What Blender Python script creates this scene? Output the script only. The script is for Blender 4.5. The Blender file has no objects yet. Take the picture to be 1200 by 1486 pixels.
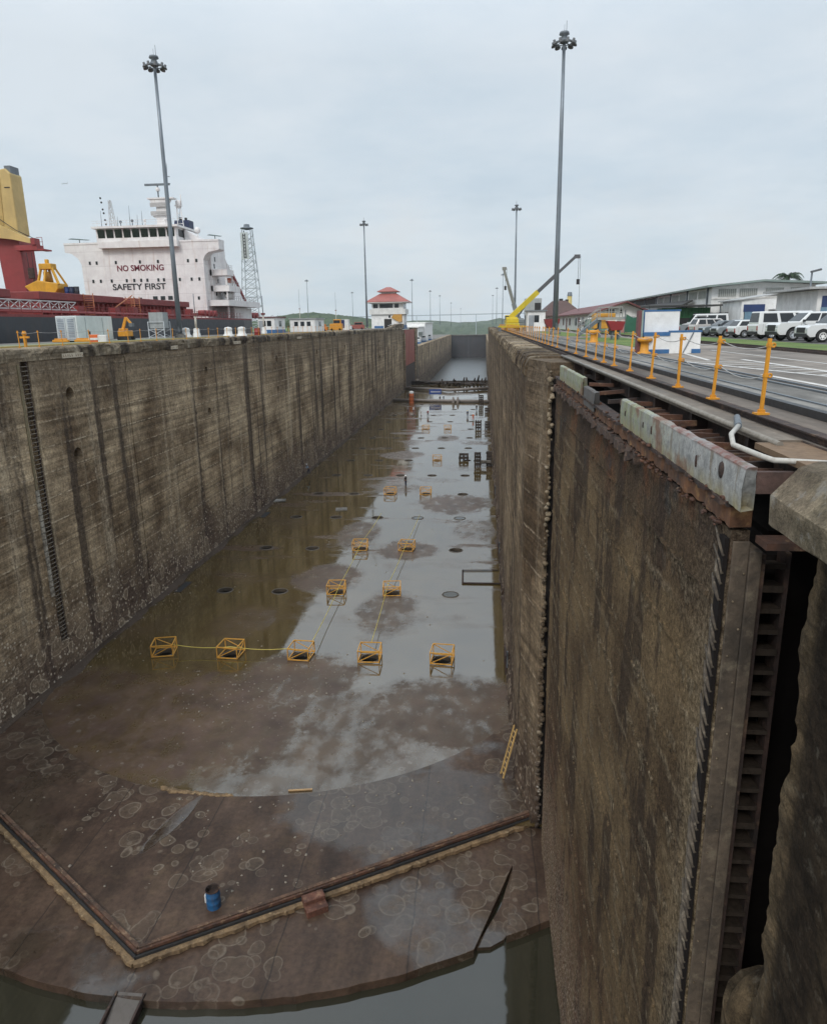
import bpy, bmesh, math, random
from mathutils import Vector as V, Matrix, noise as mn
SC = bpy.context.scene
COL = SC.collection
R = math.radians
random.seed(7)
XL, XR, LT, RT = -31.41, 2.12, 24.2, 23.85      # chamber walls and deck levels (m above the lock floor)

# ---------------------------------------------------------------- mesh builder
class MB:
    def __init__(s): s.v = []; s.f = []; s.sm = []
    def add(s, vs, fs, smooth=False):
        o = len(s.v); s.v += [tuple(p) for p in vs]
        s.f += [tuple(i + o for i in f) for f in fs]; s.sm += [smooth] * len(fs); return s
    def bx(s, x0, x1, y0, y1, z0, z1):
        vs = [(x, y, z) for z in (z0, z1) for y in (y0, y1) for x in (x0, x1)]
        return s.add(vs, [(0, 2, 3, 1), (4, 5, 7, 6), (0, 1, 5, 4), (2, 6, 7, 3), (0, 4, 6, 2), (1, 3, 7, 5)])
    def obx(s, c, d, rx=0, ry=0, rz=0):
        m = Matrix.Translation(c) @ Matrix.Rotation(rz, 4, 'Z') @ Matrix.Rotation(ry, 4, 'Y') @ Matrix.Rotation(rx, 4, 'X')
        t = MB().bx(-d[0]/2, d[0]/2, -d[1]/2, d[1]/2, -d[2]/2, d[2]/2)
        return s.add([m @ V(p) for p in t.v], t.f)
    def bar(s, a, b, w, h=None):
        h = h or w; a = V(a); b = V(b); d = (b - a).normalized()
        u = d.cross(V((0, 0, 1))); u = u.normalized() if u.length > 1e-4 else V((1, 0, 0)); t = u.cross(d)
        vs = [p + u * i * w/2 + t * j * h/2 for p in (a, b) for i, j in ((-1, -1), (1, -1), (1, 1), (-1, 1))]
        return s.add(vs, [(3, 2, 1, 0), (4, 5, 6, 7), (0, 1, 5, 4), (1, 2, 6, 5), (2, 3, 7, 6), (3, 0, 4, 7)])
    def tube(s, pts, r, n=8, cap=True):
        pts = [V(p) for p in pts]; rs = r if isinstance(r, (list, tuple)) else [r] * len(pts)
        vs = []; fs = []; u = None
        for i, p in enumerate(pts):
            d = (pts[min(i+1, len(pts)-1)] - pts[max(i-1, 0)]).normalized()
            if u is None:
                u = d.cross(V((0, 0, 1))); u = u if u.length > 1e-3 else V((1, 0, 0))
            u = (u - d * u.dot(d)).normalized(); w = d.cross(u)
            for k in range(n):
                a = 2 * math.pi * k / n; vs.append(p + (u * math.cos(a) + w * math.sin(a)) * rs[i])
        for i in range(len(pts) - 1):
            for k in range(n):
                a = i*n + k; b = i*n + (k+1) % n; fs.append((a, b, b+n, a+n))
        s.add(vs, fs, True)
        if cap:
            o = len(s.v) - len(vs); s.f += [tuple(o + k for k in reversed(range(n))), tuple(o + len(vs) - n + k for k in range(n))]; s.sm += [False, False]
        return s
    def prism(s, poly, a, b, ax='y'):
        def P(p, t): return (p[0], t, p[1]) if ax == 'y' else (t, p[0], p[1]) if ax == 'x' else (p[0], p[1], t)
        n = len(poly); vs = [P(p, a) for p in poly] + [P(p, b) for p in poly]
        return s.add(vs, [tuple(reversed(range(n))), tuple(range(n, 2*n))] + [(i, (i+1) % n, n + (i+1) % n, n + i) for i in range(n)])
    def lathe(s, prof, n=16, c=(0, 0, 0), m=None):
        vs = []; fs = []
        for r, z in prof:
            for k in range(n):
                a = 2 * math.pi * k / n; p = V((r * math.cos(a), r * math.sin(a), z))
                if m: p = m @ p
                vs.append(p + V(c))
        for i in range(len(prof) - 1):
            for k in range(n):
                a = i*n + k; b = i*n + (k+1) % n; fs.append((a, b, b+n, a+n))
        return s.add(vs, fs, True)
    def ball(s, c, r, n=10, k=6, sc=(1, 1, 1), jit=0):
        vs = []
        for i in range(k + 1):
            t = math.pi * i / k
            for j in range(n):
                a = 2 * math.pi * j / n; q = r * (1 + random.uniform(-jit, jit))
                vs.append((c[0] + q*sc[0]*math.sin(t)*math.cos(a), c[1] + q*sc[1]*math.sin(t)*math.sin(a), c[2] - q*sc[2]*math.cos(t)))
        return s.add(vs, [(i*n + j, i*n + (j+1) % n, (i+1)*n + (j+1) % n, (i+1)*n + j) for i in range(k) for j in range(n)], True)
    def mesh(s, name, org=(0, 0, 0)):
        me = bpy.data.meshes.new(name)
        me.from_pydata([(p[0]-org[0], p[1]-org[1], p[2]-org[2]) for p in s.v], [], s.f)
        me.polygons.foreach_set('use_smooth', s.sm); me.validate(); me.update()
        bm = bmesh.new(); bm.from_mesh(me); bmesh.ops.recalc_face_normals(bm, faces=bm.faces); bm.to_mesh(me); bm.free()
        return me
    def obj(s, name, mat, parent=None, org=None, bevel=0):
        """parent given: a part, vertices in the parent's root frame (minus org); else a top-level mesh at org"""
        org = org if org is not None else (tuple(root_org(parent)) if parent else (0, 0, 0))
        o = bpy.data.objects.new(name, s.mesh(name, org)); COL.objects.link(o)
        if mat: o.data.materials.append(mat)
        if parent: o.parent = parent
        else: o.location = org
        if bevel:
            b = o.modifiers.new('Bevel', 'BEVEL'); b.width = bevel; b.segments = 2; b.limit_method = 'ANGLE'; b.angle_limit = R(35)
        return o
def root_org(o):
    while o.parent: o = o.parent
    return o.get('_w', (0, 0, 0)) if '_w' in o else tuple(o.location)
def tag(o, label, cat, group=None):
    o['label'] = label; o['category'] = cat
    if group: o['group'] = group
    return o
def thing(name, org, label, cat, group=None):
    o = bpy.data.objects.new(name, None); COL.objects.link(o); o.location = org; o.empty_display_size = .3
    return tag(o, label, cat, group)
def kind(o, k): o['kind'] = k; return o
def copy_tree(o, loc=None, rz=None, parent=None, label=None, sc=None):
    c = o.copy(); COL.objects.link(c); c.parent = parent
    if loc is not None: c.location = loc
    if rz is not None: c.rotation_euler = (0, 0, rz)
    if sc is not None: c.scale = sc
    if label: c['label'] = label
    for ch in list(o.children): copy_tree(ch, parent=c)
    return c
def bake(o):
    """apply an object's modifiers to its mesh"""
    dg = bpy.context.evaluated_depsgraph_get(); dg.update()
    me = bpy.data.meshes.new_from_object(o.evaluated_get(dg)); o.modifiers.clear(); o.data = me; return o
def cut(o, cutters):
    m = MB()
    for c in cutters: m.add(c.v, c.f)
    k = bpy.data.objects.new('cutter', m.mesh('cutter', tuple(o.location))); COL.objects.link(k); k.location = o.location
    b = o.modifiers.new('B', 'BOOLEAN'); b.operation = 'DIFFERENCE'; b.solver = 'EXACT'; b.object = k; b.use_self = True
    bake(o); bpy.data.objects.remove(k)
ONES = 'zeroth first second third fourth fifth sixth seventh eighth ninth tenth eleventh twelfth thirteenth fourteenth fifteenth sixteenth seventeenth eighteenth nineteenth'.split()
TENS = {2: 'twent', 3: 'thirt', 4: 'fort', 5: 'fift', 6: 'sixt', 7: 'sevent', 8: 'eight', 9: 'ninet'}
def nth(n):
    if n < 20: return ONES[n]
    t, u = divmod(n, 10); return TENS[t] + ('ieth' if u == 0 else 'y-' + ONES[u])

# ---------------------------------------------------------------- material nodes
def MAT(name):
    m = bpy.data.materials.new(name); m.use_nodes = True; nt = m.node_tree; b = nt.nodes['Principled BSDF']
    if any(w in name for w in ('concrete', 'coping', 'plating', 'recess', 'rib', 'void', 'mud')) and 'sill' not in name and 'apron' not in name: b.inputs['Specular IOR Level'].default_value = .15
    return m, nt, b
def put(nt, sock, val):
    if hasattr(val, 'is_output') or isinstance(val, bpy.types.NodeSocket): nt.links.new(val, sock)
    else:
        if sock.type == 'RGBA' and len(val) == 3: val = (*val, 1)
        sock.default_value = val
def nd(nt, t, ins=(), **pr):
    n = nt.nodes.new(t)
    for k, v in pr.items(): setattr(n, k, v)
    for k, v in dict(ins).items(): put(nt, n.inputs[k], v)
    return n
def wpos(nt): return nd(nt, 'ShaderNodeNewGeometry').outputs['Position']
def opos(nt): return nd(nt, 'ShaderNodeTexCoord').outputs['Object']
def vmul(nt, v, s): return nd(nt, 'ShaderNodeVectorMath', {0: v, 1: s}, operation='MULTIPLY').outputs[0]
def vadd(nt, v, s): return nd(nt, 'ShaderNodeVectorMath', {0: v, 1: s}, operation='ADD').outputs[0]
def noise(nt, v, sc=1, det=5, ro=.55, s3=None, off=None, dist=0):
    if off: v = vadd(nt, v, off)
    if s3: v = vmul(nt, v, s3)
    return nd(nt, 'ShaderNodeTexNoise', {'Vector': v, 'Scale': sc, 'Detail': det, 'Roughness': ro, 'Distortion': dist}).outputs[0]
def vor(nt, v, sc=1, s3=None, feat='F1', out='Distance', rnd=1):
    if s3: v = vmul(nt, v, s3)
    return nd(nt, 'ShaderNodeTexVoronoi', {'Vector': v, 'Scale': sc, 'Randomness': rnd}, feature=feat).outputs[out]
def mth(nt, op, a, b=0.0, c=None):
    n = nd(nt, 'ShaderNodeMath', {0: a, 1: b}, operation=op)
    if c is not None: put(nt, n.inputs[2], c)
    return n.outputs[0]
def mr(nt, f, a, b, lo=0.0, hi=1.0): return nd(nt, 'ShaderNodeMapRange', {0: f, 1: a, 2: b, 3: lo, 4: hi}).outputs[0]
def mix(nt, f, a, b):
    n = nd(nt, 'ShaderNodeMix', {0: f}, data_type='RGBA'); put(nt, n.inputs[6], a); put(nt, n.inputs[7], b); return n.outputs[2]
def scal(nt, c, f):
    n = nd(nt, 'ShaderNodeMix', {0: 1.0}, data_type='RGBA', blend_type='MULTIPLY'); put(nt, n.inputs[6], c)
    cc = nd(nt, 'ShaderNodeCombineColor', {0: f, 1: f, 2: f}).outputs[0]; nt.links.new(cc, n.inputs[7]); return n.outputs[2]
def bump(nt, h, st=.3, d=.05, nrm=None):
    n = nd(nt, 'ShaderNodeBump', {'Height': h, 'Strength': st, 'Distance': d})
    if nrm: nt.links.new(nrm, n.inputs['Normal'])
    return n.outputs[0]
def sepxyz(nt, v): return nd(nt, 'ShaderNodeSeparateXYZ', {0: v}).outputs
_pm = {}
def paint(name, col, rough=.5, dirt=.35, dcol=(.09, .065, .045), sc=1.2, metal=0.0, streak=True, bmp=.1):
    if name in _pm: return _pm[name]
    m, nt, b = MAT(name); p = opos(nt)
    n1 = noise(nt, p, sc, 6, .6); n2 = noise(nt, p, sc * 5, 4, .6)
    c = mix(nt, mr(nt, n1, .3, .7), tuple(x * .82 for x in col), tuple(min(1, x * 1.1) for x in col))
    d = mr(nt, n2, .5, .75)
    if streak: d = mth(nt, 'MAXIMUM', d, mr(nt, noise(nt, p, sc * 3, 4, .6, s3=(1, 1, .08)), .5, .75))
    c = mix(nt, mth(nt, 'MULTIPLY', d, dirt), c, dcol)
    put(nt, b.inputs['Base Color'], c); put(nt, b.inputs['Roughness'], mr(nt, n2, .2, .8, max(.02, rough - .12), min(1, rough + .12)))
    b.inputs['Metallic'].default_value = metal
    if bmp: put(nt, b.inputs['Normal'], bump(nt, n2, bmp, .01))
    _pm[name] = m; return m
def rusty(name, base=(.13, .055, .03), dark=(.03, .018, .014), lite=(.25, .16, .09), sc=1.5, amt=.5, rough=.8):
    if name in _pm: return _pm[name]
    m, nt, b = MAT(name); p = wpos(nt)
    n1 = noise(nt, p, sc, 8, .65); n2 = noise(nt, p, sc * 6, 6, .7); n3 = noise(nt, p, sc * 2.2, 6, .65, off=(9, 3, 7))
    c = mix(nt, mr(nt, n1, .35, .65), dark, base); c = mix(nt, mr(nt, n3, .55, .7), c, lite)
    c = scal(nt, c, mr(nt, n2, .2, .8, .55, 1.3))
    put(nt, b.inputs['Base Color'], c); b.inputs['Roughness'].default_value = rough
    put(nt, b.inputs['Normal'], bump(nt, mth(nt, 'ADD', n2, n1), .5, .03)); _pm[name] = m; return m
def glassy(name, col=(.02, .025, .03), rough=.08):
    if name in _pm: return _pm[name]
    m, nt, b = MAT(name); p = opos(nt)
    put(nt, b.inputs['Base Color'], mix(nt, noise(nt, p, 2, 3), tuple(x * .7 for x in col), tuple(x * 1.4 for x in col)))
    b.inputs['Roughness'].default_value = rough; b.inputs['IOR'].default_value = 1.5; _pm[name] = m; return m

# ---------------------------------------------------------------- camera, world, sun
def setup():
    f, p, y, r, H = 1042.345, 0.25524955, 0.09835536, -0.0171398, 25.42207
    fw = V((-math.sin(y)*math.cos(p), math.cos(y)*math.cos(p), -math.sin(p))); rt = V((math.cos(y), math.sin(y), 0)); up = rt.cross(fw)
    r2 = rt * math.cos(r) + up * math.sin(r); u2 = up * math.cos(r) - rt * math.sin(r)
    cam = bpy.data.cameras.new('camera'); co = bpy.data.objects.new('camera', cam); COL.objects.link(co)
    m = Matrix((r2, u2, -fw)).transposed().to_4x4(); m.translation = (0, 0, H); co.matrix_world = m
    cam.sensor_fit = 'VERTICAL'; cam.sensor_height = 36; cam.lens = 36 * f / 1486; cam.clip_start = .2; cam.clip_end = 60000
    SC.camera = co
    w = bpy.data.worlds.new('World'); SC.world = w; w.use_nodes = True; nt = w.node_tree; bg = nt.nodes['Background']
    el, az = R(42), R(200)
    sky = nd(nt, 'ShaderNodeTexSky', sky_type='NISHITA', sun_disc=False, sun_elevation=el, sun_rotation=az, air_density=1.2, dust_density=3.0).outputs[0]
    d = nd(nt, 'ShaderNodeTexCoord').outputs['Generated']; z = sepxyz(nt, d)[2]
    # cloud deck: soft lumps flattened towards the horizon, brighter overhead
    zz = mth(nt, 'ADD', mth(nt, 'MAXIMUM', z, 0.0), .12)
    cv = nd(nt, 'ShaderNodeVectorMath', {0: d, 1: nd(nt, 'ShaderNodeCombineXYZ', {0: zz, 1: zz, 2: zz}).outputs[0]}, operation='DIVIDE').outputs[0]
    n1 = noise(nt, cv, .8, 7, .6, off=(3.1, 1.7, 0)); n2 = noise(nt, d, 6, 7, .6, s3=(1, 1, 2.2), off=(.3, .1, .2))
    cl = mix(nt, mr(nt, n1, .38, .62), (5.9, 6.95, 7.9), (7.55, 8.2, 8.8))
    low = mr(nt, z, .22, .02)
    cl = mix(nt, mth(nt, 'MULTIPLY', mr(nt, n2, .52, .66), mth(nt, 'MULTIPLY', low, .8)), cl, (7.5, 7.6, 7.75))
    cl = mix(nt, mth(nt, 'MULTIPLY', mr(nt, n2, .48, .34), mth(nt, 'MULTIPLY', low, .75)), cl, (5.0, 6.0, 6.85))
    cl = mix(nt, mr(nt, z, .16, .0, 0, .5), cl, (7.2, 8.1, 8.6))
    cl = scal(nt, cl, mr(nt, z, .3, .72, 1.0, 1.85))
    put(nt, bg.inputs[0], mix(nt, .9, sky, cl)); bg.inputs[1].default_value = .1
    s = bpy.data.lights.new('sun', 'SUN'); s.energy = 1.5; s.angle = R(16); s.color = (1, .97, .92)
    so = bpy.data.objects.new('sun', s); COL.objects.link(so)
    # direction TO the sun: behind the camera, to the left
    t = V((-math.sin(R(20)) * math.cos(el), -math.cos(R(20)) * math.cos(el), math.sin(el))); so.rotation_euler = t.to_track_quat('Z', 'Y').to_euler()
    SC.view_settings.view_transform = 'Standard'; SC.view_settings.look = 'None'; SC.view_settings.exposure = 0.0; SC.view_settings.gamma = 1
    SC.cycles.max_bounces = 6; SC.cycles.volume_bounces = 1; SC.cycles.diffuse_bounces = 3; SC.cycles.glossy_bounces = 3; SC.cycles.use_denoising = True
    SC.cycles.caustics_reflective = False; SC.cycles.caustics_refractive = False
setup()
# ================================================================ the lock chamber
def wall_mat(name, top, seed, tint=(1, 1, 1), dark=1.0, algae=0.0, fine=False):
    """old lock concrete: form boards, run-down streaks, barnacle speckle and ring scars towards the foot"""
    m, nt, b = MAT(name); p = wpos(nt); X, Y, Z = sepxyz(nt, p)
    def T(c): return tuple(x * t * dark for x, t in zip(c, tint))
    o = (seed * 13.7, seed * 7.1, seed * 3.3)
    n0 = noise(nt, p, .16, 7, .62, off=o); n1 = noise(nt, p, 1.3, 7, .65, off=o); n2 = noise(nt, p, 6, 7, .75); n3 = noise(nt, p, 2.6, 7, .75, off=o)
    c = mix(nt, mr(nt, n0, .38, .62), T((.13, .092, .058)), T((.42, .335, .23)))
    c = mix(nt, mr(nt, n1, .5, .72, 0, .7), c, T((.115, .085, .06)))
    # board lines, almost level
    bl = noise(nt, p, 1, 4, .6, s3=(.05, .05, 2.6), off=o); c = scal(nt, c, mr(nt, bl, .34, .66, .62, 1.3))
    bl2 = noise(nt, p, 1, 3, .6, s3=(.12, .12, 8), off=o); c = scal(nt, c, mr(nt, bl2, .35, .65, .92, 1.06))
    # pour joints every 1.8 m
    fr = mth(nt, 'FRACT', mth(nt, 'MULTIPLY', mth(nt, 'ADD', Z, mth(nt, 'MULTIPLY', n1, .25)), 1 / 1.83))
    jn = mr(nt, mth(nt, 'ABSOLUTE', mth(nt, 'SUBTRACT', fr, .5)), .04, .0); c = mix(nt, mth(nt, 'MULTIPLY', jn, mr(nt, n1, .42, .58, .0, .8)), c, T((.50, .43, .33))); c = mix(nt, mth(nt, 'MULTIPLY', mr(nt, mth(nt, 'ABSOLUTE', mth(nt, 'SUBTRACT', fr, .44)), .02, .0), .5), c, T((.05, .04, .032)))
    # run-down streaks
    ws = nd(nt, 'ShaderNodeCombineXYZ', {0: mth(nt, 'ADD', X, mth(nt, 'MULTIPLY', mth(nt, 'SUBTRACT', n1, .5), .5)), 1: mth(nt, 'ADD', Y, mth(nt, 'MULTIPLY', mth(nt, 'SUBTRACT', n1, .5), .6)), 2: Z}).outputs[0]
    s1 = noise(nt, ws, 1, 3, .6, s3=(.33, .33, .010), off=o); s2 = noise(nt, ws, 1, 4, .65, s3=(1.5, 1.5, .03), off=o); s3 = noise(nt, ws, 1, 3, .6, s3=(.7, .7, .02), off=(o[0] + 40, 3, 1))
    c = mix(nt, mth(nt, 'MULTIPLY', mr(nt, s3, .55, .68), mr(nt, n1, .3, .6, .1, .6)), c, T((.45, .39, .30)))
    c = mix(nt, mth(nt, 'MULTIPLY', mr(nt, s1, .55, .61), mr(nt, n1, .25, .55, .97, .8)), c, T((.046, .034, .028)))
    c = mix(nt, mr(nt, s2, .55, .66, 0, .55), c, T((.08, .06, .045)))
    # splash band at the top and the tidal foot
    c = mix(nt, mth(nt, 'MULTIPLY', mr(nt, Z, top - 5.5, top - .8), mr(nt, n0, .3, .6, .35, .75)), c, T((.10, .078, .057)))
    foot = mr(nt, mth(nt, 'ADD', Z, mth(nt, 'MULTIPLY', n0, 5)), 9.5, 4.5)
    c = mix(nt, mth(nt, 'MULTIPLY', foot, .75), c, T((.085, .060, .052))); c = mix(nt, mr(nt, Z, .45, .2, 0, .6), c, T((.045, .034, .028)))  # second mix darkens the base against sky light caught by the fillet
    sp = vor(nt, p, 2.7); spk = mth(nt, 'MULTIPLY', mr(nt, sp, .34, .18), mth(nt, 'MULTIPLY', mr(nt, n1, .38, .52), mr(nt, mth(nt, 'ADD', Z, mth(nt, 'MULTIPLY', n0, 4)), 11, 6)))
    c = mix(nt, mth(nt, 'MULTIPLY', spk, .85), c, T((.52, .46, .38)))
    F = vor(nt, p, .62); rad = mr(nt, noise(nt, p, .3, 2, .5, off=(5, 5, 5)), .36, .56, .0, .5)
    inn = mr(nt, mth(nt, 'SUBTRACT', F, rad), .01, -.01); edge = mth(nt, 'MULTIPLY', inn, mr(nt, mth(nt, 'SUBTRACT', rad, F), .07, .03))
    zf = mr(nt, mth(nt, 'ADD', Z, mth(nt, 'MULTIPLY', n1, 2)), 5.2, 3.6)
    c = mix(nt, mth(nt, 'MULTIPLY', mth(nt, 'MULTIPLY', inn, .5), zf), c, T((.25, .20, .15))); c = mix(nt, mth(nt, 'MULTIPLY', mth(nt, 'MULTIPLY', edge, .8), zf), c, T((.40, .34, .27)))
    if algae: c = mix(nt, mth(nt, 'MULTIPLY', mr(nt, noise(nt, p, .5, 5, .6, off=(2, 9, 4)), .5, .65), algae), c, T((.10, .115, .06)))
    c = scal(nt, c, mth(nt, 'MULTIPLY', mr(nt, n2, .3, .7, .5, 1.5), mr(nt, n3, .3, .7, .55, 1.4)))
    nh = None
    if fine:
        nh = noise(nt, p, 38, 6, .75); nv = vor(nt, p, 26); c = scal(nt, c, mr(nt, nh, .3, .7, .55, 1.4)); c = mix(nt, mr(nt, nv, .16, .08, 0, .6), c, T((.05, .04, .035))); c = mix(nt, mr(nt, noise(nt, p, 5, 6, .7, off=(3, 8, 1)), .58, .68, 0, .5), c, T((.42, .40, .36)))
    put(nt, b.inputs['Base Color'], c); put(nt, b.inputs['Roughness'], mr(nt, n1, .3, .7, .95, .7))
    h = mth(nt, 'ADD', mth(nt, 'MULTIPLY', n2, .35), mth(nt, 'ADD', mth(nt, 'MULTIPLY', bl2, .5), mth(nt, 'ADD', n1, mth(nt, 'MULTIPLY', spk, .4))))
    if fine: h = mth(nt, 'ADD', h, mth(nt, 'MULTIPLY', nh, .5))
    put(nt, b.inputs['Normal'], bump(nt, h, .85, .08)); return m

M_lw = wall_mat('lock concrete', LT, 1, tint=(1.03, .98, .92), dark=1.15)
M_rw = wall_mat('lock concrete shaded side', RT, 2, tint=(1.03, .95, .88), dark=.70)  # same concrete with the shade of this side put into the colour
M_cope = wall_mat('weathered coping', 40, 3, dark=.72)
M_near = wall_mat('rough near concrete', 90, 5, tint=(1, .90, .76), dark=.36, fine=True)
M_rust = rusty('rust'); M_darkrust = rusty('dark rust', (.06, .032, .024), (.02, .014, .012), (.13, .08, .05))
M_yel = paint('yellow paint', (.68, .29, .02), .5, .35, (.16, .07, .03), 3)
M_wht = paint('white paint', (.74, .73, .70), .5, .3, (.30, .24, .19), .6)
M_steel = paint('grey steel', (.16, .18, .20), .5, .3, (.07, .06, .05), 1, .3)
M_blk = paint('black rubber and gap shade', (.02, .02, .021), .7, .2)  # also colours the dark gaps and openings

def grid_wall(name, ys, zs, fn, mat, back, parent=None, org=(0, 0, 0)):
    """solid wall: front face fn(y, z) -> point, flat back at x = back"""
    m = MB(); ny, nz = len(ys), len(zs); P = lambda i, j: i * nz + j
    fr = [fn(y, z) for y in ys for z in zs]; bk = [(back, y, z) for y in ys for z in zs]
    fs = []; N = ny * nz
    for i in range(ny - 1):
        for j in range(nz - 1):
            fs.append((P(i, j), P(i+1, j), P(i+1, j+1), P(i, j+1)))
    # closed shell over the sides with a single big back face
    ring = [P(i, 0) for i in range(ny)] + [P(ny-1, j) for j in range(1, nz)] + [P(i, nz-1) for i in range(ny-2, -1, -1)] + [P(0, j) for j in range(nz-2, 0, -1)]
    bp = []; vs = list(fr)
    for k in ring: bp.append(len(vs)); vs.append((back, fr[k][1], fr[k][2]))
    for k in range(len(ring)):
        a, b2 = ring[k], ring[(k+1) % len(ring)]; fs.append((a, b2, bp[(k+1) % len(ring)], bp[k]))
    fs.append(tuple(bp)); m.add(vs, fs)
    return m.obj(name, mat, parent, org)
def steps(a, b, d0, d1=None):
    out = [a]; d1 = d1 or d0
    while out[-1] < b - 1e-6:
        t = (out[-1] - a) / (b - a); out.append(min(b, out[-1] + d0 + (d1 - d0) * t))
    return out
def nz3(p, s, o=0): return mn.fractal(V((p[0]*s + o, p[1]*s, p[2]*s)), .6, 2.2, 4)

# ---- left wall
def lw(y, z):
    d = .05 * nz3((0, y, z), .5) + .03 * nz3((0, y, z), 2.1, 5)
    if z < .3: d += (.3 - z) * .8
    return (XL + d, y, z)
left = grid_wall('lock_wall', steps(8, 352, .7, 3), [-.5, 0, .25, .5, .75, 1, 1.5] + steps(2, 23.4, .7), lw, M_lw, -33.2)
left_holes = []
for y in (52.7, 80.7, 109.6, 137.2, 165.5, 193.5, 221.8):
    for z in (20.7, 16.05):
        left_holes.append(MB().tube([(XL + 1, y, z), (XL - .9, y, z)], .52 + .05 * math.sin(y), 14))
for y in (61.9, 95, 124, 152, 180, 207, 236):            # shallow fender slots, expansion joints
    left_holes.append(MB().bx(XL - .14, XL + 1, y - .07, y + .07, .9, 23.2))
left_holes.append(MB().bx(XL - .55, XL + 1, 47.15, 48.15, 2.6, 23.6))
left_holes.append(MB().bx(XL - .5, XL + 1, 288, 341, -.4, 23.6))
cut(left, left_holes)
tag(left, 'tall streaked concrete lock wall along the left, with ladder slot and round holes', 'wall')
# coping: broken, rounded upper lip cast in lengths
cm = MB(); y = 8.0; k = 0
while y < 286:
    L = min(6.1, 286 - y)
    ys = steps(y + .02, y + L - .02, .5); prof = [(.07, 0), (.10, .25), (.12, .5), (.09, .72), (-.02, .86), (-.16, .9), (-.9, .9), (-1.75, .9), (-1.75, 0)]
    vs = []; fs = []; n = len(prof)
    for yy in ys:
        for px, pz in prof:
            j = .07 * nz3((px * 3, yy, pz * 3), .9, k) if px > -.5 else .012 * nz3((px, yy, pz), 1)
            if px > -.5 and mn.noise(V((yy * .45, k * 3.1, pz))) > .28: j -= .10
            vs.append((XL + px + j, yy, 23.4 + pz + (j * .6 if pz > .6 else 0) * (1 if px > -.5 else .3)))
    for i in range(len(ys) - 1):
        for q in range(n): fs.append((i*n + q, i*n + (q+1) % n, (i+1)*n + (q+1) % n, (i+1)*n + q))
    fs += [tuple(range(n)), tuple((len(ys)-1)*n + q for q in reversed(range(n)))]
    cm.add(vs, fs); y += L; k += 1
cm.obj('coping', M_cope, left)
ld = MB()
for x in (47.28, 48.02): ld.bar((XL - .12, x, 2.7), (XL - .12, x, 23.5), .07, .12)
lad = ld.obj('ladder', M_darkrust, left)
z = 2.9
for i in range(66):
    if z > 23.3: break
    MB().tube([(XL - .07, 47.26, z), (XL - .07, 48.04, z)], .042, 6).obj('rung', paint('old rung', (.16, .13, .10), .8, .4), lad); z += .31
def gauge_mat():
    m, nt, b = MAT('gauge board'); p = wpos(nt); Z = sepxyz(nt, p)[2]
    f = mth(nt, 'FRACT', mth(nt, 'MULTIPLY', Z, 2.2)); n = noise(nt, p, 3, 6, .65)
    c = mix(nt, mr(nt, n, .35, .6), (.16, .13, .10), (.44, .40, .33)); c = mix(nt, mth(nt, 'MULTIPLY', mr(nt, f, .82, .9), mr(nt, n, .3, .5)), c, (.07, .06, .05))
    put(nt, b.inputs['Base Color'], c); b.inputs['Roughness'].default_value = .7; return m
MB().bx(XL - .2, XL + .10, 46.7, 47.05, 6.5, 14.5).obj('depth_gauge', gauge_mat(), left)
MB().bx(XL - .2, XL + .07, 46.75, 47.0, 14.53, 23.2).obj('gauge_batten', paint('old batten', (.20, .16, .09), .8, .6), left)
# the next gate, folded into its recess far down the left wall
g = thing('recessed_lock_gate', (XL, 320, 0), 'red painted lock gate folded back into the far left wall recess', 'lock gate')
MB().bx(XL - .38, XL - .12, 297, 338, 9, 23.3).obj('upper_plate', paint('red lead', (.33, .085, .06), .6, .4, (.1, .05, .04), .4), g)
MB().bx(XL - .38, XL - .10, 297, 338, -.3, 8.97).obj('lower_plate', M_darkrust, g)
for y in range(300, 338, 6): MB().bx(XL - .11, XL - .02, y, y + .3, 9.1, 23.2).obj('stiffener', paint('red lead', ()), g)
MB().bx(XL - .4, XL + .1, 293, 296.5, 0, 22).obj('gate_pier', M_lw, g)

# ---- right wall, from the hollow quoin away
def rw(y, z):
    d = .05 * nz3((3, y, z), .5) + .025 * nz3((3, y, z), 2.3, 9)
    x = XR + max(0, (36.2 - y)) * .22 + d
    if z > 23.0: x += .10 + .10 * nz3((3, y, z), 1.3)
    if z < 1.0: x -= (1 - z) * .25
    return (x, y, z)
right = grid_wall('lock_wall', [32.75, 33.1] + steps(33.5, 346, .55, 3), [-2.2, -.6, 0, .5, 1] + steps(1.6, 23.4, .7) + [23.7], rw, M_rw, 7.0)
rh = []
for y in (50.2, 64.5, 78.3, 92.5, 107.5, 121.5, 136, 150, 164):
    rh.append(MB().bx(0, XR + .9, y - .9, y + .9, .12, 1.5 if y < 51 else 1.3))
for y in (43.5, 51.8, 66, 80, 95, 110, 125, 140, 160, 180, 200): rh.append(MB().bx(0, XR + .14, y - .06, y + .06, 1.1, 23.2))
for y, z in ((44.5, 20.4), (44.3, 15.8), (72.5, 20.5), (72.5, 16), (101, 20.5), (101, 16)): rh.append(MB().tube([(1, y, z), (XR + .8, y, z)], .3, 12))
cut(right, rh)
tag(right, 'dark concrete lock wall along the right, above the flooded floor, up to the yellow railing', 'wall')
cm = MB()                                                   # cast lip with the stubs of old rubbing strips
y = 36.6; k = 0
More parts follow.
